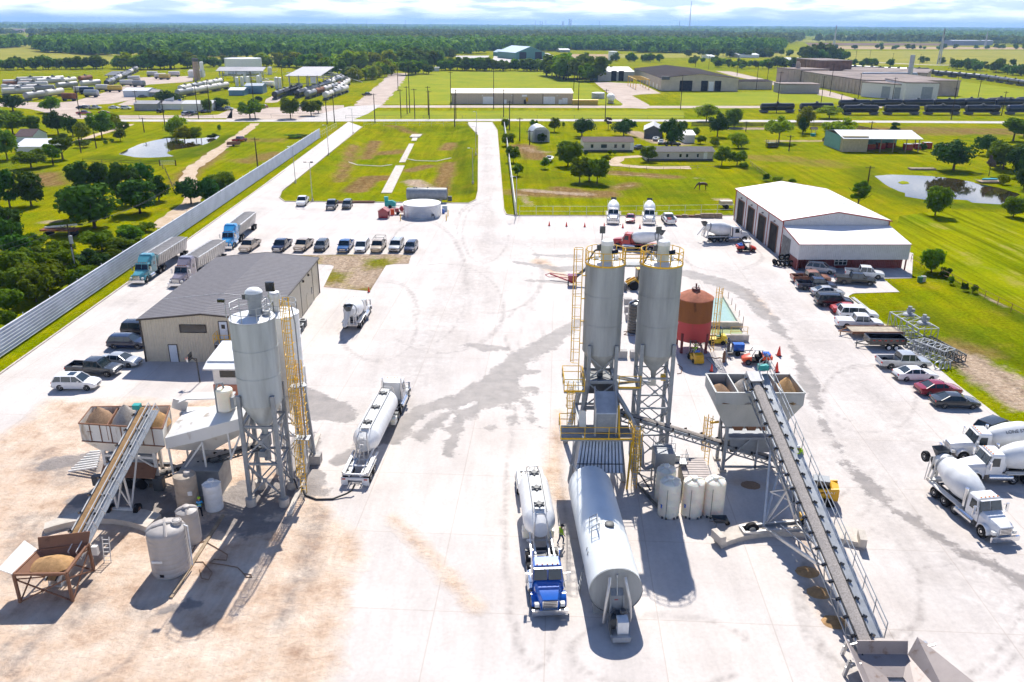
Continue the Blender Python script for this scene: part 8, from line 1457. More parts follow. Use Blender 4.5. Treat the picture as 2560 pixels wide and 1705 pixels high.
wood('forest',[(((60,96),(260,84),(560,80),(1000,76),(1500,78),(1850,88),(1830,98),(1790,106),(1400,103),(1000,106),(560,97),(330,94),(120,99)),16),(((0,78),(420,74),(330,81),(0,81)),17),(((1860,96),(2000,92),(2400,97),(2400,104),(2230,104),(2180,99)),16)],-.05,13,28,'hazy woods in the middle distance')
wood('forest',[(((-60,66),(-60,60),(500,62),(1200,66),(1800,71),(2420,75),(2420,88),(2000,90),(1850,88),(1500,77),(1000,75),(560,79),(420,73)),38),(((-100,58.5),(-100,55),(1200,61),(2450,68),(2450,74),(1700,70),(1100,65.5),(400,61)),90)],-.1,17,16,'blue hazy woods along the horizon')
# BUILDINGS AND PLANT BEYOND THE YARD
def shed_px(name,label,cat,k,x0,x1,yb,yt,depth,wall,roof,r=.8,ridge='x',trim=None,rz=0):
 """gabled building from the photo points of its front wall"""
 a,e=Q(k,x0,yb),Q(k,x1,yb);h=QY(k,(x0+x1)/2,yt,a.y).z;L=(e-a).length;t=thing(name,label,cat,a,math.atan2(e.y-a.y,e.x-a.x)+rad(rz))
 gable(t,0,L,0,depth,h,h+r,wall,roof,None,.3,trim,ridge);return t,L,h
tanw=mat('tan_cladding',(.52,.43,.31),.6,var=.06,ribs=(0,1.2,.02));tanr=mat('cream_roof',(.66,.58,.43),.5,var=.05,ribs=(0,.8,.03))
t,L,h=shed_px('tan_warehouse','long tan metal warehouse with white roll up doors and a cream roof','warehouse','tc',765,1592,713,640,16,tanw,tanr,1.6)
s_=L/827
for x0,x1,y in((212,282,3.6),(625,705,3.6),(755,792,3)):d_=front(t,'roll_up_door','white',x0*s_,x1*s_,0,.1,y,.08)
for x0,x1 in((490,500),(355,365),(730,745)):front(t,'door','bronze' if x0==490 else 'white',x0*s_,x1*s_+.6,0,.1,2.2,.06)
for x in(415,620):front(t,'wall_seam','bronze',x*s_,x*s_+.25,0,.1,h-.2,.1)
for x in(205,405,715):front(t,'wall_lamp','lamp',x*s_,x*s_+.5,0,3.9,4.3,.3)
sg=front(t,'sign_board','white',478*s_,513*s_,0,3.6,4.5,.08);front(t,'notice_board','yellow',505*s_,520*s_,0,1.3,3.2,.1);front(t,'drain_pipe','bronze',.1,.35,0,.1,h,.1)
t,L,h=shed_px('yellow_container','long yellow container beside the tan warehouse','container','tc',1594,1765,720,686,3,mat('container_yellow',(.55,.40,.02),.5,ribs=(0,.4,.05)),'yellow',.1)
def vtank(label,k,x0,x1,yb,yt,m,name='storage_tank',roof='white',dome=.3):
 a,e=Q(k,x0,yb),Q(k,x1,yb);r=(e-a).length/2;c=(a+e)/2;h=QY(k,(x0+x1)/2,yt,c.y).z;t=thing(name,label,'tank',c);b=MB();b.lathe([(r,0),(r,h)],n=32,cap=False);b.build('shell',m,t);b=MB();b.lathe([(r+.05,h-.05),(r+.05,h+.05),(r*.5,h+dome),(.1,h+dome*1.2)],n=32);b.build('lid',roof,t);return t,r,h
vtank('round grey blue tank behind the yellow container','tc',1722,1810,672,635,'steel');vtank('white cylindrical tank standing in the field behind the factory','tc',1836,1897,412,352,'white');
p=Q('tc',1860,712);t=thing('propane_tank','white horizontal tank on saddles beside the yellow container','tank',(p.x,p.y+3,0),0);b=MB();b.lathe([(.2,-4),(1.4,-3.6),(1.9,-2.6),(1.9,2.6),(1.4,3.6),(.2,4)],(0,2,2.9),(0,1,0),24);b.build('shell','white',t)
for y in(0,4):b=MB();b.box(-1.2,1.2,y-.3,y+.3,0,1.6);b.build('saddle','conc',t,0)
shed_px('white_container','white container at the back edge of the bright lawn','container','tc',595,680,488,462,5,mat('white_container_paint',(.72,.72,.7),.5,ribs=(0,.5,.05)),'white',.1)
grw=mat('green_cladding',(.06,.20,.16),.5,var=.08,ribs=(0,.8,.03));blr=mat('pale_blue_roof',(.50,.62,.68),.4,var=.05)
t,L,h=shed_px('blue_green_hall','blue green metal hall with a pale gabled roof on a white concrete apron','hall','tc',1200,1418,408,362,55,grw,blr,6.5,'y',None,14);s_=L/218
for x0,x1 in((30,80),(145,195)):front(t,'bay_opening',dkm,x0*s_,x1*s_,0,.1,8,.1)
shed_px('blue_green_annex','lower side wing joined to the blue green hall','hall','tc',1132,1200,390,362,40,grw,blr,3,'y',None,14)
fw=mat('cream_masonry',(.56,.49,.38),.75,var=.08,vs=.3);br_=mat('brown_roof',(.034,.022,.02),1.0,var=.25,vs=.06);gr_=mat('dull_blue_cladding',(.12,.24,.28),.6,var=.1)
a,c_,e=Q('tc',2060,575),Q('tc',2195,622),Q('tr',393,625);t=thing('brown_roof_factory','sprawling cream factory hall with a wide dark brown roof','factory',c_,math.atan2(e.y-c_.y,e.x-c_.x));L=(e-c_).length
gable(t,0,L,0,118,7.4,9.8,fw,br_,None,.6,None,'y');s_=L/395
for x0,x1 in((95,160),(205,240),(275,308)):front(t,'bay_opening',dkm,x0*s_,x1*s_,0,.1,6,.1)
front(t,'door','white',245*s_,270*s_,0,.1,5.5,.08);front(t,'canopy','dsteel',0,40*s_,0,6.5,8.5,1.5)
for i in range(6):side(t,'loading_door','white',0,12+i*14,16+i*14,.1,3.2,-1,.1)
b=MB()
for i in range(4):
 for j in(0,1):b.bar((-6-j*8,8+i*12,0),(-6-j*8,8+i*12,6),.35)
 b.bar((-14,8+i*12,6),(-6,8+i*12,6),.35)
b.bar((-6,8,6),(-6,44,6),.35);b.bar((-14,8,6),(-14,44,6),.35);b.build('pipe_rack','yellow',t,0)
t2,L,h=shed_px('dock_shed','blue grey loading shed joined to the brown roofed factory','shed','tc',1765,2010,555,492,40,mat('pale_grey_cladding',(.52,.50,.46),.6,ribs=(0,1.0,.03)),mat('silver_roof',(.40,.38,.37),.5,var=.12,vs=.1),2.5,'x');s_=L/245
for x0,x1 in((90,125),(140,175)):front(t2,'bay_opening',dkm,x0*s_,x1*s_,0,.1,7,.1)
side(t2,'end_wall',gr_,0,0,40,.1,h,-1,.1)
shed_px('factory_annex','low cream annex at the end of the brown roofed factory','factory','tr',397,628,613,560,20,fw,br_,.8,'x')
bk_=mat('pale_brick',(.50,.40,.33),.85,var=.12,vs=.25);rk_=mat('dusty_flat_roof',(.30,.24,.21),.85,var=.2,vs=.08);wb_=mat('white_block',(.70,.68,.66),.75,var=.06)
def block(label,k,pts,h,m,roof=None,name='brick_factory_wing',cat='factory',seam=0):
 """flat roofed block from base points along its front, pushed back by depth"""
 (x0,y0),(x1,y1),dep=pts;a,e=Q(k,x0,y0),Q(k,x1,y1);L=(e-a).length;t=thing(name,label,cat,a,math.atan2(e.y-a.y,e.x-a.x));b=MB();b.box(0,L,0,dep,0,h);b.build('wall',m,t,0);b=MB();b.box(-.3,L+.3,-.3,dep+.3,h,h+.5);b.box(.2,L-.2,.2,dep-.2,h+.5,h+.55);b.build('roof',roof or rk_,t,0)
 if seam:
  for i in range(1,seam):b=MB();b.box(L*i/seam-.15,L*i/seam+.15,-.25,0,0,h-.2);b.build('pilaster',m,t,0)
 return t,L
t,L=block('long pale brick factory wing with many pilasters and a flat roof','tr',((825,575),(1260,655),55),8,bk_,seam=22)
t,L=block('white fronted factory wing with two grey roll up doors','tr',((1235,660),(1530,685),30),7.5,wb_)
for k in(.48,.77):front(t,'roll_up_door','gsteel',L*k,L*k+L*.19,0,.2,6.3,.1)
t,L=block('tall white end block of the factory with one grey roll up door','tr',((1530,690),(1755,693),34),9,wb_);front(t,'roll_up_door','gsteel',L*.5,L*.83,0,.2,7.2,.1)
block('taller brown brick block in the middle of the pale factory','tr',((940,560),(1160,560),40),14,mat('brown_brick',(.26,.15,.10),.85,var=.2,vs=.3),seam=9);block('squat brown brick block at the refinery end of the pale factory','tr',((655,560),(815,575),25),9,bk_,seam=4);block('long low wing behind the white fronted factory blocks','tr',((1100,570),(1680,590),60),8,bk_)
t,L=block('low detached grey brick hut on the lawn before the pale factory','tr',((685,640),(950,642),15),5,mat('grey_brick',(.40,.37,.34),.85,var=.1),name='brick_hut',cat='hut')
for x,h in((790,14),(800,13)):p=Q('tr',x,565);b=MB();b.cyl((0,0,0),(0,0,h),1.3,1.1,14);one('brick_chimney',b,bk_,'stubby brick chimney beside the pale factory, %s one'%('taller' if h>13 else 'shorter'),'chimney',p)
p,q=Q('tr',1240,600),Q('tr',1600,600);b=MB();z=QY('tr',1240,510,p.y).z;b.tube([(p.x,p.y,z-5),(p.x,p.y,z),(p.lerp(q,.5).x,q.y,z),(q.x,q.y,z),(q.x+3,q.y,z-6),(q.x+3,q.y,2)],1.4,10);b.cyl((q.x-4,q.y,3),(q.x-4,q.y,z+12),1.5,n=12);one('exhaust_duct',b,'steel','big silver exhaust duct crossing the factory roof to a steel stack','duct')
# rail tank cars
def tank_car(m):
 t=thing('tank_car','','tank car',(0,0,0));b=MB();b.lathe([(.3,-8),(1.1,-7.85),(1.5,-7.4),(1.5,7.4),(1.1,7.85),(.3,8)],(0,0,2.75),(1,0,0),20);b.build('tank_shell',m,t);b=MB();b.cyl((0,0,4.1),(0,0,4.9),.6,n=12);b.box(-1.5,1.5,-1,1,4.2,4.3);b.build('dome','dsteel',t);b=MB();b.bar((-8.6,0,1.15),(8.6,0,1.15),1.3,.35);b.build('frame','dsteel',t,0)
 for x in(-6.2,6.2):b=MB();b.box(x-1.6,x+1.6,-1.3,1.3,.2,.95);b.build('bogie','dsteel',t,0)
 return t
TC={}
def cars_line(k,p,q,mats,desc,z=0,n=None):
 a,e=Q(k,*p),Q(k,*q);L=(e-a).length;n=n or max(1,round(L/17.6));out=[]
 for i in range(n):
  m=mats[i%len(mats)];c=a.lerp(e,(i+.5)/n)
  if m not in TC:TC[m]=tank_car(m);t=TC[m];t.location=c;t.rotation_euler=(0,0,math.atan2(e.y-a.y,e.x-a.x))
  else:t=copy_tree(TC[m],c,math.atan2(e.y-a.y,e.x-a.x))
  t['label']='%s tank car %s'%(ORD[i]if n>1 else 'single',desc)+(' from the refinery side' if n>1 else '');t['group']='rail tank cars';out.append(t)
 return out
blk=mat('black_tank_car',(.018,.016,.018),.38,var=.3,vs=.4,coat=.2);wht=mat('grimy_white_car',(.60,.56,.52),.55,var=.15,vs=.3,col2=(.30,.18,.10));grc=mat('grey_tank_car',(.30,.30,.31),.5,var=.15,vs=.3);rst=mat('rust_tank_car',(.30,.13,.07),.7,var=.25,vs=.3)
cars_line('tr',(527,772),(1062,768),[blk],'black, in the short string before the factory lawn',n=2);cars_line('tr',(1092,785),(2200,785),[blk],'black, in the front string');cars_line('tr',(2200,785),(2480,782),[mat('blue_black_car',(.02,.035,.075),.4)],'blue black, ending the front string');cars_line('tr',(1080,745),(2354,735),[blk],'black, in the second string');cars_line('tr',(1880,735),(2480,718),[blk,mat('brown_black_car',(.05,.025,.02),.45)],'dark, in the third string');
cars_line('tr',(760,470),(1160,480),[blk],'black, behind the brick factory');cars_line('tr',(1140,478),(1620,505),[blk],'black, in the far string');cars_line('tr',(1600,505),(2060,548),[blk],'black, on the long far curve');cars_line('tr',(2060,548),(2400,600),[blk],'black, ending the far curve');cars_line('tr',(1300,490),(1700,500),[blk],'black, in the second far string')
MIX=[wht,grc,wht,wht,rst]
for i,(p,q,ms)in enumerate((((170,695),(440,655),[grc,wht]),((0,640),(330,625),MIX),((60,612),(400,605),[wht,wht,grc]),((380,620),(700,590),[grc,wht]),((0,595),(250,588),MIX),((420,585),(640,555),[wht,rst]),((0,625),(150,640),[wht,grc]),((250,575),(480,560),[wht]),((730,600),(940,490),[blk,grc,blk,wht]),((1215,670),(1560,610),[grc,wht,wht,wht]),((1230,640),(1520,580),MIX),((1880,685),(2060,620),[blk]),((2030,675),(2354,560),[blk,grc,wht]),((2100,680),(2354,600),[grc,rst,wht]),((2220,690),(2380,630),[wht,grc]),((2230,600),(2380,530),[grc,wht]),((0,660),(260,648),MIX),((120,640),(420,632),[grc,wht,rst]),((0,610),(260,604),[rst,wht,grc]),((200,590),(470,575),[wht,grc]),((100,575),(330,568),[wht,wht,rst]))):
 cars_line('tl',p,q,ms,'in string %s'%('one beside the lawn edge','two behind the lawn edge','three of pale cars','four by the loading rack','five at the frame edge','six near the grassy mound','seven at the frame edge','eight below the mound','nine under the rack','ten before the blue shed','eleven behind the dark oak','twelve of black cars by the canopy','thirteen under the canopy','fourteen beside the canopy','fifteen by the dirt track','sixteen behind the canopy','seventeen of the crowded yard','eighteen of the crowded yard','nineteen of the crowded yard','twenty of the crowded yard','twenty one by the mound')[i])
cars_line('tc',(0,560),(110,500),[wht,grc],'stored beside the dirt track trees');cars_line('tc',(-30,650),(60,580),[wht],'stored at the end by the dirt track')
# refinery
vtank('huge white flat roofed refinery tank','tl',1547,1797,500,398,'white','refinery_tank');vtank('tall slim white vessel beside the brown refinery stack','tl',1376,1402,528,425,'white','vessel')
p=Q('tl',1352,550);h=QY('tl',1350,398,p.y).z;t=thing('refinery_stack','brown banded refinery stack with a dark top','chimney',p);b=MB();b.cyl((0,0,0),(0,0,h*.85),2.2,1.9,16);b.build('shaft',mat('tan_stack',(.45,.33,.24),.7,var=.15),t);b=MB();b.cyl((0,0,h*.85),(0,0,h),1.9,2.1,16);b.build('cap','dsteel',t)
for i,(x,y,w,h)in enumerate(((1625,590,24,60),(1660,590,24,62),(1700,585,26,60),(1770,580,26,60),(1785,560,20,55),(1895,605,24,75),(1920,605,22,72),(1850,510,30,50),(1680,560,20,60),(1550,520,22,55))):vtank(ORD[i]+' pale vertical vessel among the refinery pipework counting from the tall stack','tl',x-w/2,x+w/2,y,y-h,'dirty' if i%2 else 'white','vessel')
def canopy(label,k,x0,x1,yb,yt,dep,m):
 a,e=Q(k,x0,yb),Q(k,x1,yb);h=QY(k,x0,yt,a.y).z;L=(e-a).length;t=thing('loading_canopy',label,'canopy',a,math.atan2(e.y-a.y,e.x-a.x));b=MB();b.hexa([(-2,-2,h-.5),(L+2,-2,h-.5),(L+2,dep,h+1.5),(-2,dep,h+1.5)],[(-2,-2,h-.2),(L+2,-2,h-.2),(L+2,dep,h+1.8),(-2,dep,h+1.8)]);b.build('roof',m,t,0)
 for i in range(4):
  for y in(0,dep-2):b=MB();b.bar((L*i/3,y,0),(L*i/3,y,h),.5);b.build('column','gsteel',t,0)
 b=MB();b.bar((0,0,h*.55),(L,0,h*.55),.4);b.bar((0,dep-2,h*.55),(L,dep-2,h*.55),.4);b.build('beam','gsteel',t,0);return t,L,h
gp2=mat('grey_canopy_roof',(.33,.31,.32),.5,var=.1,vs=.1)
canopy('dark grey canopy over the refinery loading bay below the huge white tank','tl',1510,1790,560,482,10,gp2);t,L,h=canopy('long grey canopy over the strings of tank cars','tl',1990,2180,645,515,60,gp2);front(t,'side_panel','white',L*.75,L*.95,0,h*.6,h-.4,.1);canopy('small dark loading rack roof among the distant tank cars','tl',745,850,540,512,14,'dsteel')
blu=mat('blue_shed_cladding',(.12,.24,.36),.5,var=.08,ribs=(0,.8,.03));pal=mat('pale_blue_cladding',(.55,.60,.66),.5,var=.05,ribs=(0,.8,.03))
for lab,x0,x1,yb,yt,dep,w,r in(('pale blue shed with a white roof among the refinery pads',847,1015,664,622,14,pal,'white'),('blue shed with a white roof before the refinery pipework',1568,1672,655,618,12,blu,'white'),('grey blue shed joined behind the white roofed blue shed',1680,1800,642,588,12,blu,mat('blue_grey_roof',(.30,.36,.42),.5)),('low grey refinery office with a brown porch by the flags',922,1080,758,712,10,mat('office_grey',(.34,.32,.32),.6),gp2),('white refinery office block behind the flags',1085,1245,752,712,10,'white',gp2),('white and grey refinery office beside the parked cars',1252,1455,762,712,12,'dirty',mat('pale_roof',(.56,.55,.54),.5)),('small grey shed behind the pale blue refinery shed',1005,1085,662,632,9,'gsteel',gp2),('pale block building behind the slim vessel',1290,1375,530,490,14,'dirty',gp2)):shed_px('refinery_shed',lab,'shed','tl',x0,x1,yb,yt,dep,w,r,1.0)
b=MB();a=Q('tl',1480,560);r=random.Random(2)
for i in range(46):x,y,z=a.x+r.uniform(-6,95),a.y+r.uniform(-10,60),r.uniform(2,7);b.bar((x,y,z),(x+r.choice((0,r.uniform(6,24))),y+r.uniform(-2,4),r.choice((z,.2))),.35)
tag(b.build('pipework','alum',None,0),'tangle of silver refinery pipes under the huge white tank','pipework')
for x,y,hx,lab,cs in((1198,745,660,'white flag on a pole before the refinery office',('white','white','white')),(1250,745,672,'red white and blue flag on a pole before the refinery office',('blue','white','red'))):
 p=Q('tl',x,y);h=QY('tl',x,hx,p.y).z;t=thing('flagpole',lab,'flag',p);b=MB();b.cyl((0,0,0),(0,0,h),.12,n=8);b.build('pole','white',t);b=MB();L=[[(-.1-u,.25*math.sin(u*1.6),h-.3-w*2.6-u*.25)for w in(0,.5,1)]for u in(0,1.4,2.8,4.2)]
 for i in range(3):
  for j in range(2):b.mat(0 if i==0 else(1 if j==0 else 2));b.quad(L[i][j],L[i+1][j],L[i+1][j+1],L[i][j+1])
 o=b.build('flag',list(cs),t,0);o.modifiers.new('s','SOLIDIFY').thickness=.03
RC_=[('tl',560,745,'navy',0),('tl',600,745,'silver',0),('tl',650,748,'silver',0),('tl',782,745,'carwhite',0),('tl',865,748,'carwhite',0),('tl',575,785,'maroon',.1),('tl',715,780,'maroon',.1),('tl',1275,790,'silver',1.3),('tl',1320,790,'navy',1.4),('tl',1400,772,'bpaint',1.5),('tl',1515,758,'dgrey',0),('tl',1555,755,'silver',0),('tl',1760,745,'teal',1.5),('tl',1815,740,'maroon',1.5),('tl',2050,742,'silver',.2),('tl',980,668,'dgrey',.2),('tl',1100,772,'bpaint',1.5)]
for i,(k,x,y,pt,a)in enumerate(RC_):car('parked_car','%s small car parked around the refinery offices, counting from the frame edge inward'%ORD[i],'car',('sedan','suv','pickup')[i%3],pt,Q(k,x,y),a,'cars at the refinery offices')
for k,x,y,pt,a,lab in(('tc',2165,962,'silver',1.2,'pale blue sedan parked under the carport'),('tc',2195,985,'silver',1.4,'silver sedan parked just outside the carport'),('tc',2050,1022,'dgrey',.5,'dark sedan parked between the two mobile homes'),('tc',2270,1000,'bpaint',0,'black car parked behind the second mobile home'),('tc',185,655,'bpaint',.8,'dark truck standing on the dirt track by the tank cars')):car('parked_car',lab,'car','sedan' if pt!='bpaint' else 'pickup',pt,Q(k,x,y),a)
for i,(x,y,m_)in enumerate(((630,665,'steel'),(560,640,wht),(480,690,rst),(790,630,mat('yellow_frame',(.6,.42,.05),.5)),(705,625,wht),(870,590,wht),(955,595,grc),(920,560,wht),(1045,525,wht),(1100,540,wht),(1130,545,mat('yellow_band',(.6,.45,.12),.5)),(1195,525,wht),(1840,600,'cream'),(600,645,'navy'))):
 p=Q('tl',x,y);t=thing('tank_trailer','%s short tank trailer parked on the refinery pads counting from the lawn corner'%ORD[i],'tank trailer',p,rad(15 if i%2 else-8),'tank trailers at the refinery');b=MB();b.lathe([(.3,-4),(1.4,-3.6),(1.5,3.6),(.3,4)],(0,0,2.4),(1,0,0),16);b.build('tank_shell',m_,t);b=MB();b.box(-4,4,-1,1,.7,1.1);b.build('chassis','dsteel',t,0)
 for xx in(-2.8,2.2):b=MB();b.cyl((xx,-1.1,.5),(xx,1.1,.5),.5,n=12);b.build('wheel','black',t)
 # homes and barns
def home(label,k,x0,x1,yb,yt,dep,wall,roof,wins,doors=()):
 t,L,h=shed_px('mobile_home',label,'house',k,x0,x1,yb,yt,dep,wall,roof,1.0);s_=L/(x1-x0);front(t,'skirting','dsteel',.2,L-.2,0,.05,.5,.03)
 for x,w in wins:o=front(t,'window','glass',x*s_,(x+w)*s_,0,h*.38,h*.75,.05);b=MB();b.box(x*s_-.12,(x+w)*s_+.12,-.05,0,h*.38-.12,h*.38);b.build('sill','white',o,0)
 for x in doors:front(t,'door','white',x*s_,x*s_+1.1,0,.5,2.7,.06)
 return t
hw_=mat('cream_siding',(.66,.60,.50),.6,var=.05);rfh=mat('brown_shingle',(.13,.09,.085),.85,var=.2,vs=3);rg=mat('grey_shingle',(.16,.15,.15),.85,var=.2,vs=3)
home('cream mobile home with a dark brown roof and four windows','tc',1665,2005,1038,972,8,hw_,rfh,((50,18),(120,40),(210,18),(262,18)),(320,));home('long grey white mobile home with a flat grey roof','tc',2095,2555,1100,1040,7,mat('grey_siding',(.55,.51,.47),.6,var=.05),rg,((140,15),(225,15),(270,15),(345,12)),(390,))
t,L,h=shed_px('carport_shed','grey roofed open carport shed behind the mobile homes','shed','tc',2080,2200,945,890,14,'dsteel',mat('weathered_tin',(.45,.44,.43),.5,.2,var=.1),1.5,'y',None,-12)
shed_px('farm_shed','pale farm shed at the back of the mobile home yard','shed','tr',30,98,980,925,10,'dirty','wroof',1.0)
p=Q('tc',1375,972);t=thing('arched_shed','arched silver storage shed in the paddock','shed',p,rad(8));b=MB();n=12;pr=[(3.0*math.cos(PI*i/n),2.6+2.4*math.sin(PI*i/n))for i in range(n+1)];b.prism([(3,0)]+pr+[(-3,0)],1,0,9);b.build('shell',mat('arched_tin',(.48,.50,.52),.4,.4,var=.1,ribs=(1,.6,.04)),t);b=MB();b.box(-2.2,2.2,-.05,0,0,4);b.build('end_door','gsteel',t,0)
a,e=Q('tr',1280,1040),Q('tr',1620,1040);c_=Q('tr',1150,992);t=thing('green_barn','barn with a pale tin roof, teal walls and an open front full of machinery','barn',a);L=(e-a).length;bx0=-(a.x-c_.x);h=4.2
b=MB();b.box(-8,-.1,0,16,0,h+.6);b.build('wall',mat('barn_tan',(.52,.44,.28),.7,var=.1),t,0);b=MB();b.box(-8.1,-8.0,2,16,.1,h+.6);b.box(-8,L,15.8,16,0,h+.4);b.build('teal_wall',mat('barn_teal',(.16,.38,.36),.6,var=.12),t,0);b=MB();b.hexa([(-8.4,-1,h-.1),(L+.6,-1,h-.1),(L+.6,8,h+1.6),(-8.4,8,h+1.6)],[(-8.4,-1,h),(L+.6,-1,h),(L+.6,8,h+1.7),(-8.4,8,h+1.7)]);b.hexa([(-8.4,8,h+1.6),(L+.6,8,h+1.6),(L+.6,16.4,h+.5),(-8.4,16.4,h+.5)],[(-8.4,8,h+1.7),(L+.6,8,h+1.7),(L+.6,16.4,h+.6),(-8.4,16.4,h+.6)]);b.build('roof','wroof',t,0)
for i in range(4):b=MB();b.bar((L*(i+1)/4,0,0),(L*(i+1)/4,0,h),.25);b.build('post','wood',t,0)
b=MB()
for i in range(7):b.cbox((3+i*4,5+(i%3)*2,1),(2.5,2,1.6+.3*(i%2)))
b.build('stored_machinery','maroon',t,0)
hb_=mat('pale_blue_siding',(.55,.62,.68),.6,var=.05);shed_px('farm_house','blue white farmhouse with a brown roof half hidden by trees','house','tl',110,225,975,935,10,hb_,rfh,1.8);shed_px('farm_barn','white roofed shed among the trees below the farmhouse','shed','tl',110,315,1040,1005,14,'dirty','wroof',1.5)
p=Q('tr',910,930);t=thing('wishing_well','little timber well with a teal roof in the tree lawn','well',p);b=MB();b.cyl((0,0,0),(0,0,.9),.9,n=14);b.build('ring','tealm',t);b=MB();b.bar((-.8,0,0),(-.8,0,2.4),.16);b.bar((.8,0,0),(.8,0,2.4),.16);b.build('post','wood',t,0);b=MB();b.prism([(-1,2.3),(1,2.3),(0,3.2)],0,-1.2,1.2);b.build('roof','wood',t,0)
p=Q('tr',2120,1250);t=thing('pond_dock','small timber dock at the edge of the muddy pond','dock',p);b=MB();b.box(-3,3,-1.5,1.5,.3,.45);b.build('deck','wood',t,0)
for x in(-2.6,2.6):b=MB();b.bar((x,-1.2,0),(x,-1.2,.4),.2);b.build('post','wood',t,0)
b=MB();b.loft([[(x,-w,.9),(x,0,.5),(x,w,.9)]for x,w in((-2,.1),(-1.2,.6),(1.2,.7),(1.9,.5))]);one('upturned_boat',b,mat('turquoise_hull',(.05,.45,.60),.35),'turquoise boat lying on the pond dock','boat',p+V((0,.2,.1)))
p=Q('tr',1655,1162);b=MB();b.box(-3.5,3.5,-1,1,.1,.5);one('pond_platform',b,'wood','low timber platform on the bank under the big oak','platform',p,smooth=0)
p=Q('tr',628,1010);t=thing('hay_feeder','dark round bale feeder frame on the mown field','feeder',p);b=MB();b.box(-1.8,1.8,-1.2,1.2,.2,1.6);b.build('tub','bpaint',t,0);b=MB()
for x in(-1.7,1.7):b.bar((x,-1.1,1.6),(x,-1.1,2.6),.15);b.bar((x,1.1,1.6),(x,1.1,2.6),.15)
b.build('frame','dsteel',t,0)
p=Q('tc',1435,1105);t=thing('parked_boat','small white boat under the paddock tree','boat',p,1.4);b=MB();b.loft([[(x,-w,1.2),(x,-w*.6,.5),(x,w*.6,.5),(x,w,1.2)]for x,w in((-3,1.0),(1,1.1),(3,.3))]);b.build('hull','white',t,30);b=MB();b.box(-1.5,0,-.6,.6,1.2,1.7);b.build('console','glass',t,0)
p=Q('tl',1600,1000);t=thing('utility_trailer','small stake sided trailer behind the dark red pickup on the dirt track','trailer',p,rad(12));b=MB();b.box(-2,2,-1,1,.5,.6)
for y in(-1,1):b.box(-2,2,y-.05,y+.05,.6,1.3)
b.build('bed','rusty',t,0)
for y in(-1.1,1.1):b=MB();b.cyl((0,y-.1,.35),(0,y+.1,.35),.35,n=12);b.build('wheel','black',t)
p=Q('ml',430,110);t=thing('boom_truck','old flatbed with a pipe boom behind the ribbed fence shrubs','truck',p+V((0,0,0)),0);b=MB();b.box(-3.5,3,-1.1,1.1,1.1,1.4);b.build('bed','rust',t,0);b=MB();b.bar((-3,0,1.6),(3,0,2.2),.3);b.build('boom','dirty',t,0)
for x in(-2.5,2):b=MB();b.cyl((x,-1.1,.5),(x,1.1,.5),.5,n=12);b.build('wheel','black',t)
p=Q('tr',148,1300);t=thing('horse','brown horse grazing alone in the paddock','horse',p,rad(180));J=[(-.75,0,1.28),(-.2,0,1.24),(.45,0,1.25),(.75,0,1.2),(1.1,0,.8),(1.3,0,.42),(1.5,0,.14)];E_=[(i,i+1)for i in range(6)];R=[.27,.30,.28,.2,.13,.12,.07]
for bx_,fx in((1-1,-1),(3-1,1)):
 for s in(-1,1):
  b0=J[bx_];n0=len(J);sh=.16*s;J+=[(b0[0]+(.02 if fx>0 else-.05),sh,.95),(b0[0]+(.0 if fx>0 else .1),sh,.62)if fx<0 else(b0[0],sh,.6),(b0[0]-(.0 if fx>0 else .08),sh,.38),(b0[0]+.02,sh,.04)];R+=[.14,.08,.05,.06];E_+=[(bx_,n0),(n0,n0+1),(n0+1,n0+2),(n0+2,n0+3)]
n0=len(J);J+=[(-1.05,0,1.05),(-1.12,0,.55)];R+=[.06,.07];E_+=[(0,n0),(n0,n0+1)]
me=bpy.data.meshes.new('body');me.from_pydata(J,[],E_);o=bpy.data.objects.new('body',me);COL.objects.link(o);o.parent=t;o.modifiers.new('skin','SKIN');o.modifiers.new('sub','SUBSURF').render_levels=2
for i,v in enumerate(me.skin_vertices[0].data):v.radius=(R[i],R[i]);v.use_root=i==1
ev=bpy.data.meshes.new_from_object(o.evaluated_get(bpy.context.evaluated_depsgraph_get()));o.modifiers.clear();o.data=ev;ev.materials.clear();ev.materials.append(mat('horse_brown',(.10,.04,.02),.6,var=.15));ev.shade_smooth();t.scale=(1.25,)*3
b=MB();b.bar((.5,0,1.5),(1.05,0,.98),.07,.2);b.bar((1.2,.07,.62),(1.17,.07,.74),.05);b.bar((1.2,-.07,.62),(1.17,-.07,.74),.05);b.build('mane','bpaint',t,0)
# masts and stacks on the horizon
def mast(k,x,yb,yt,w,m,label,name='radio_mast',cat='mast',guy=False):
 p=Q(k,x,yb);h=QY(k,x,yt,p.y).z;t=thing(name,label,cat,p);b=MB();b.bar((-w,0,0),(0,0,h),w*.6);b.bar((w,0,0),(0,0,h),w*.6)
 n=8
 for i in range(n):z0,z1=h*i/n,h*(i+1)/n;k0,k1=w*(1-i/n),w*(1-(i+1)/n);b.bar((-k0,0,z0),(k1,0,z1),w*.3)
 b.build('frame',m,t,0)
 if guy:b=MB();b.bar((0,0,h*.98),(-h*.25,0,0),w*.25);b.bar((0,0,h*.98),(h*.25,0,0),w*.25);b.build('guy_wire',m,t,0)
mast('D',1584,75,2,3.2,'gsteel','very tall guyed radio mast rising above the horizon',guy=False);mast('tc',2320,212,135,3,'gsteel','shorter water tower like mast beside the tall radio mast')
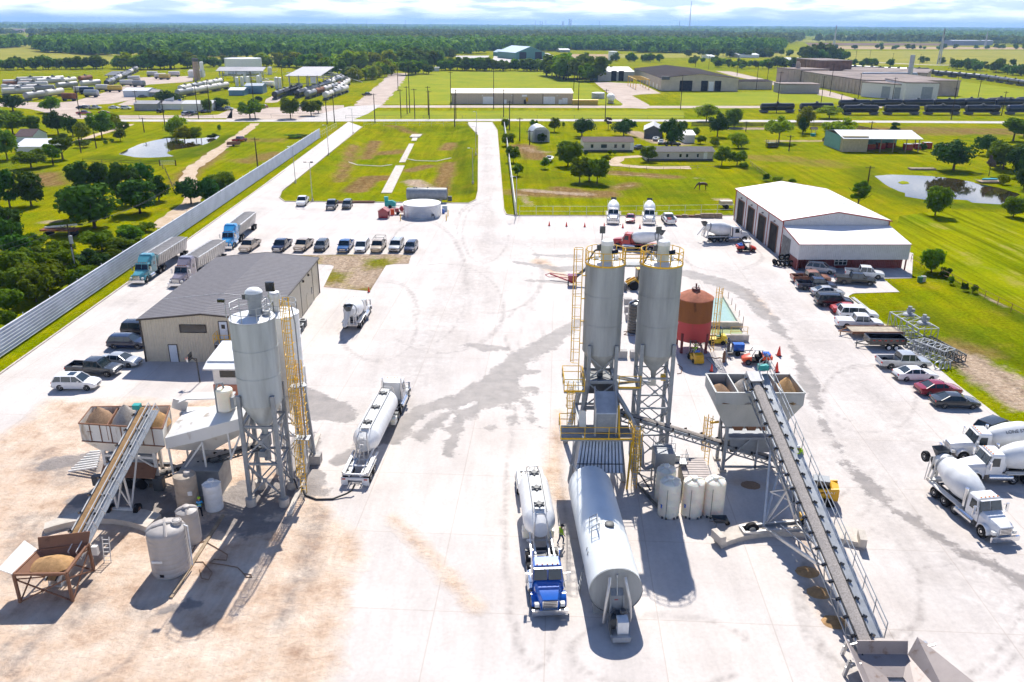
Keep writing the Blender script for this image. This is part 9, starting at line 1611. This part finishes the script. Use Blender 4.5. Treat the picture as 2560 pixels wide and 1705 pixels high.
HZ=(('tl',1728,172,124,4),('tl',1740,172,124,4),('tl',1800,170,132,2),('tl',1855,172,142,3),('tl',1868,172,142,3),('tl',1898,172,126,2),('tl',2225,176,138,2),('tc',185,190,140,2),('tc',448,190,135,2),('tc',1338,195,140,2),('tc',1370,195,148,3),('tc',1384,195,148,3),('tc',1408,195,135,2),('tc',1522,196,148,4),('tc',1531,196,148,4),('tc',1568,196,132,5),('tc',1580,196,132,5),('tc',1775,198,140,2),('tc',46,185,125,2),('tr',1715,200,130,3),('tr',1638,198,150,2),('tr',1862,200,150,2),('tr',420,195,152,2),('tr',880,196,150,2),('tr',182,190,150,2))
for i,(k,x,yb,yt,w)in enumerate(HZ):
 p=Q(k,x,yb);h=QY(k,x,yt,p.y).z;b=MB();b.cyl((0,0,0),(0,0,h),w*1.3,w,8);b.cyl((0,0,h),(0,0,h+w),w*1.1,n=8);one('horizon_stack',b,'gsteel',ORD[i]+' thin stack or mast on the horizon counting from the refinery side','stack',p,0,'stacks and masts on the horizon')
for k,x,yb,yt in(('tr',1048,350,170),('tr',1770,440,195),('tr',2085,330,215)):mast(k,x,yb,yt,1.6,'steel','lattice power pylon on the plain, %s'%{1048:'closest to the brick factory',1770:'middle one of three',2085:'farthest along'}[x],'power_pylon','pylon')
for i,(k,x0,x1,yb,yt,m_)in enumerate((('tc',1290,1365,298,286,'white'),('tc',1960,2180,292,278,'white'),('tc',240,530,222,212,'white'),('tc',1505,1575,358,342,'gsteel'),('tr',400,540,395,375,'white'),('tr',720,875,432,408,'white'),('tr',1860,2140,310,280,'gsteel'),('tl',1160,1230,330,318,'cream'),('tl',420,475,248,236,'pblue'),('tr',200,240,400,386,'dirty'))):shed_px('distant_building',ORD[i]+' pale building far out among the trees, '+('straight behind the blue green hall','behind the brown roofed factory','long and white above the lawn','small and grey by the stubble','farmhouse beyond the factory roof','long low barn beyond the brick factory','long grey hangar on the plain','in the woods behind the refinery','blue one at the field edge','small shed beyond the factory roof')[i],'building',k,x0,x1,yb,yt,25,m_,'white' if m_!='gsteel' else 'gsteel',1.5)
# AIR
hz_m=bpy.data.materials.new('haze');hz_m.use_nodes=True;hn=hz_m.node_tree;hn.nodes.clear();pv=hn.nodes.new('ShaderNodeVolumePrincipled');pv.inputs['Color'].default_value=(.36,.60,1,1);pv.inputs['Density'].default_value=9e-5;pv.inputs['Anisotropy'].default_value=.2;ho=hn.nodes.new('ShaderNodeOutputMaterial');hn.links.new(pv.outputs[0],ho.inputs['Volume'])
b=MB();b.box(-33000,33000,-1200,34000,-2.6,185);o=b.build('haze',hz_m,None,0);o['kind']='stuff'
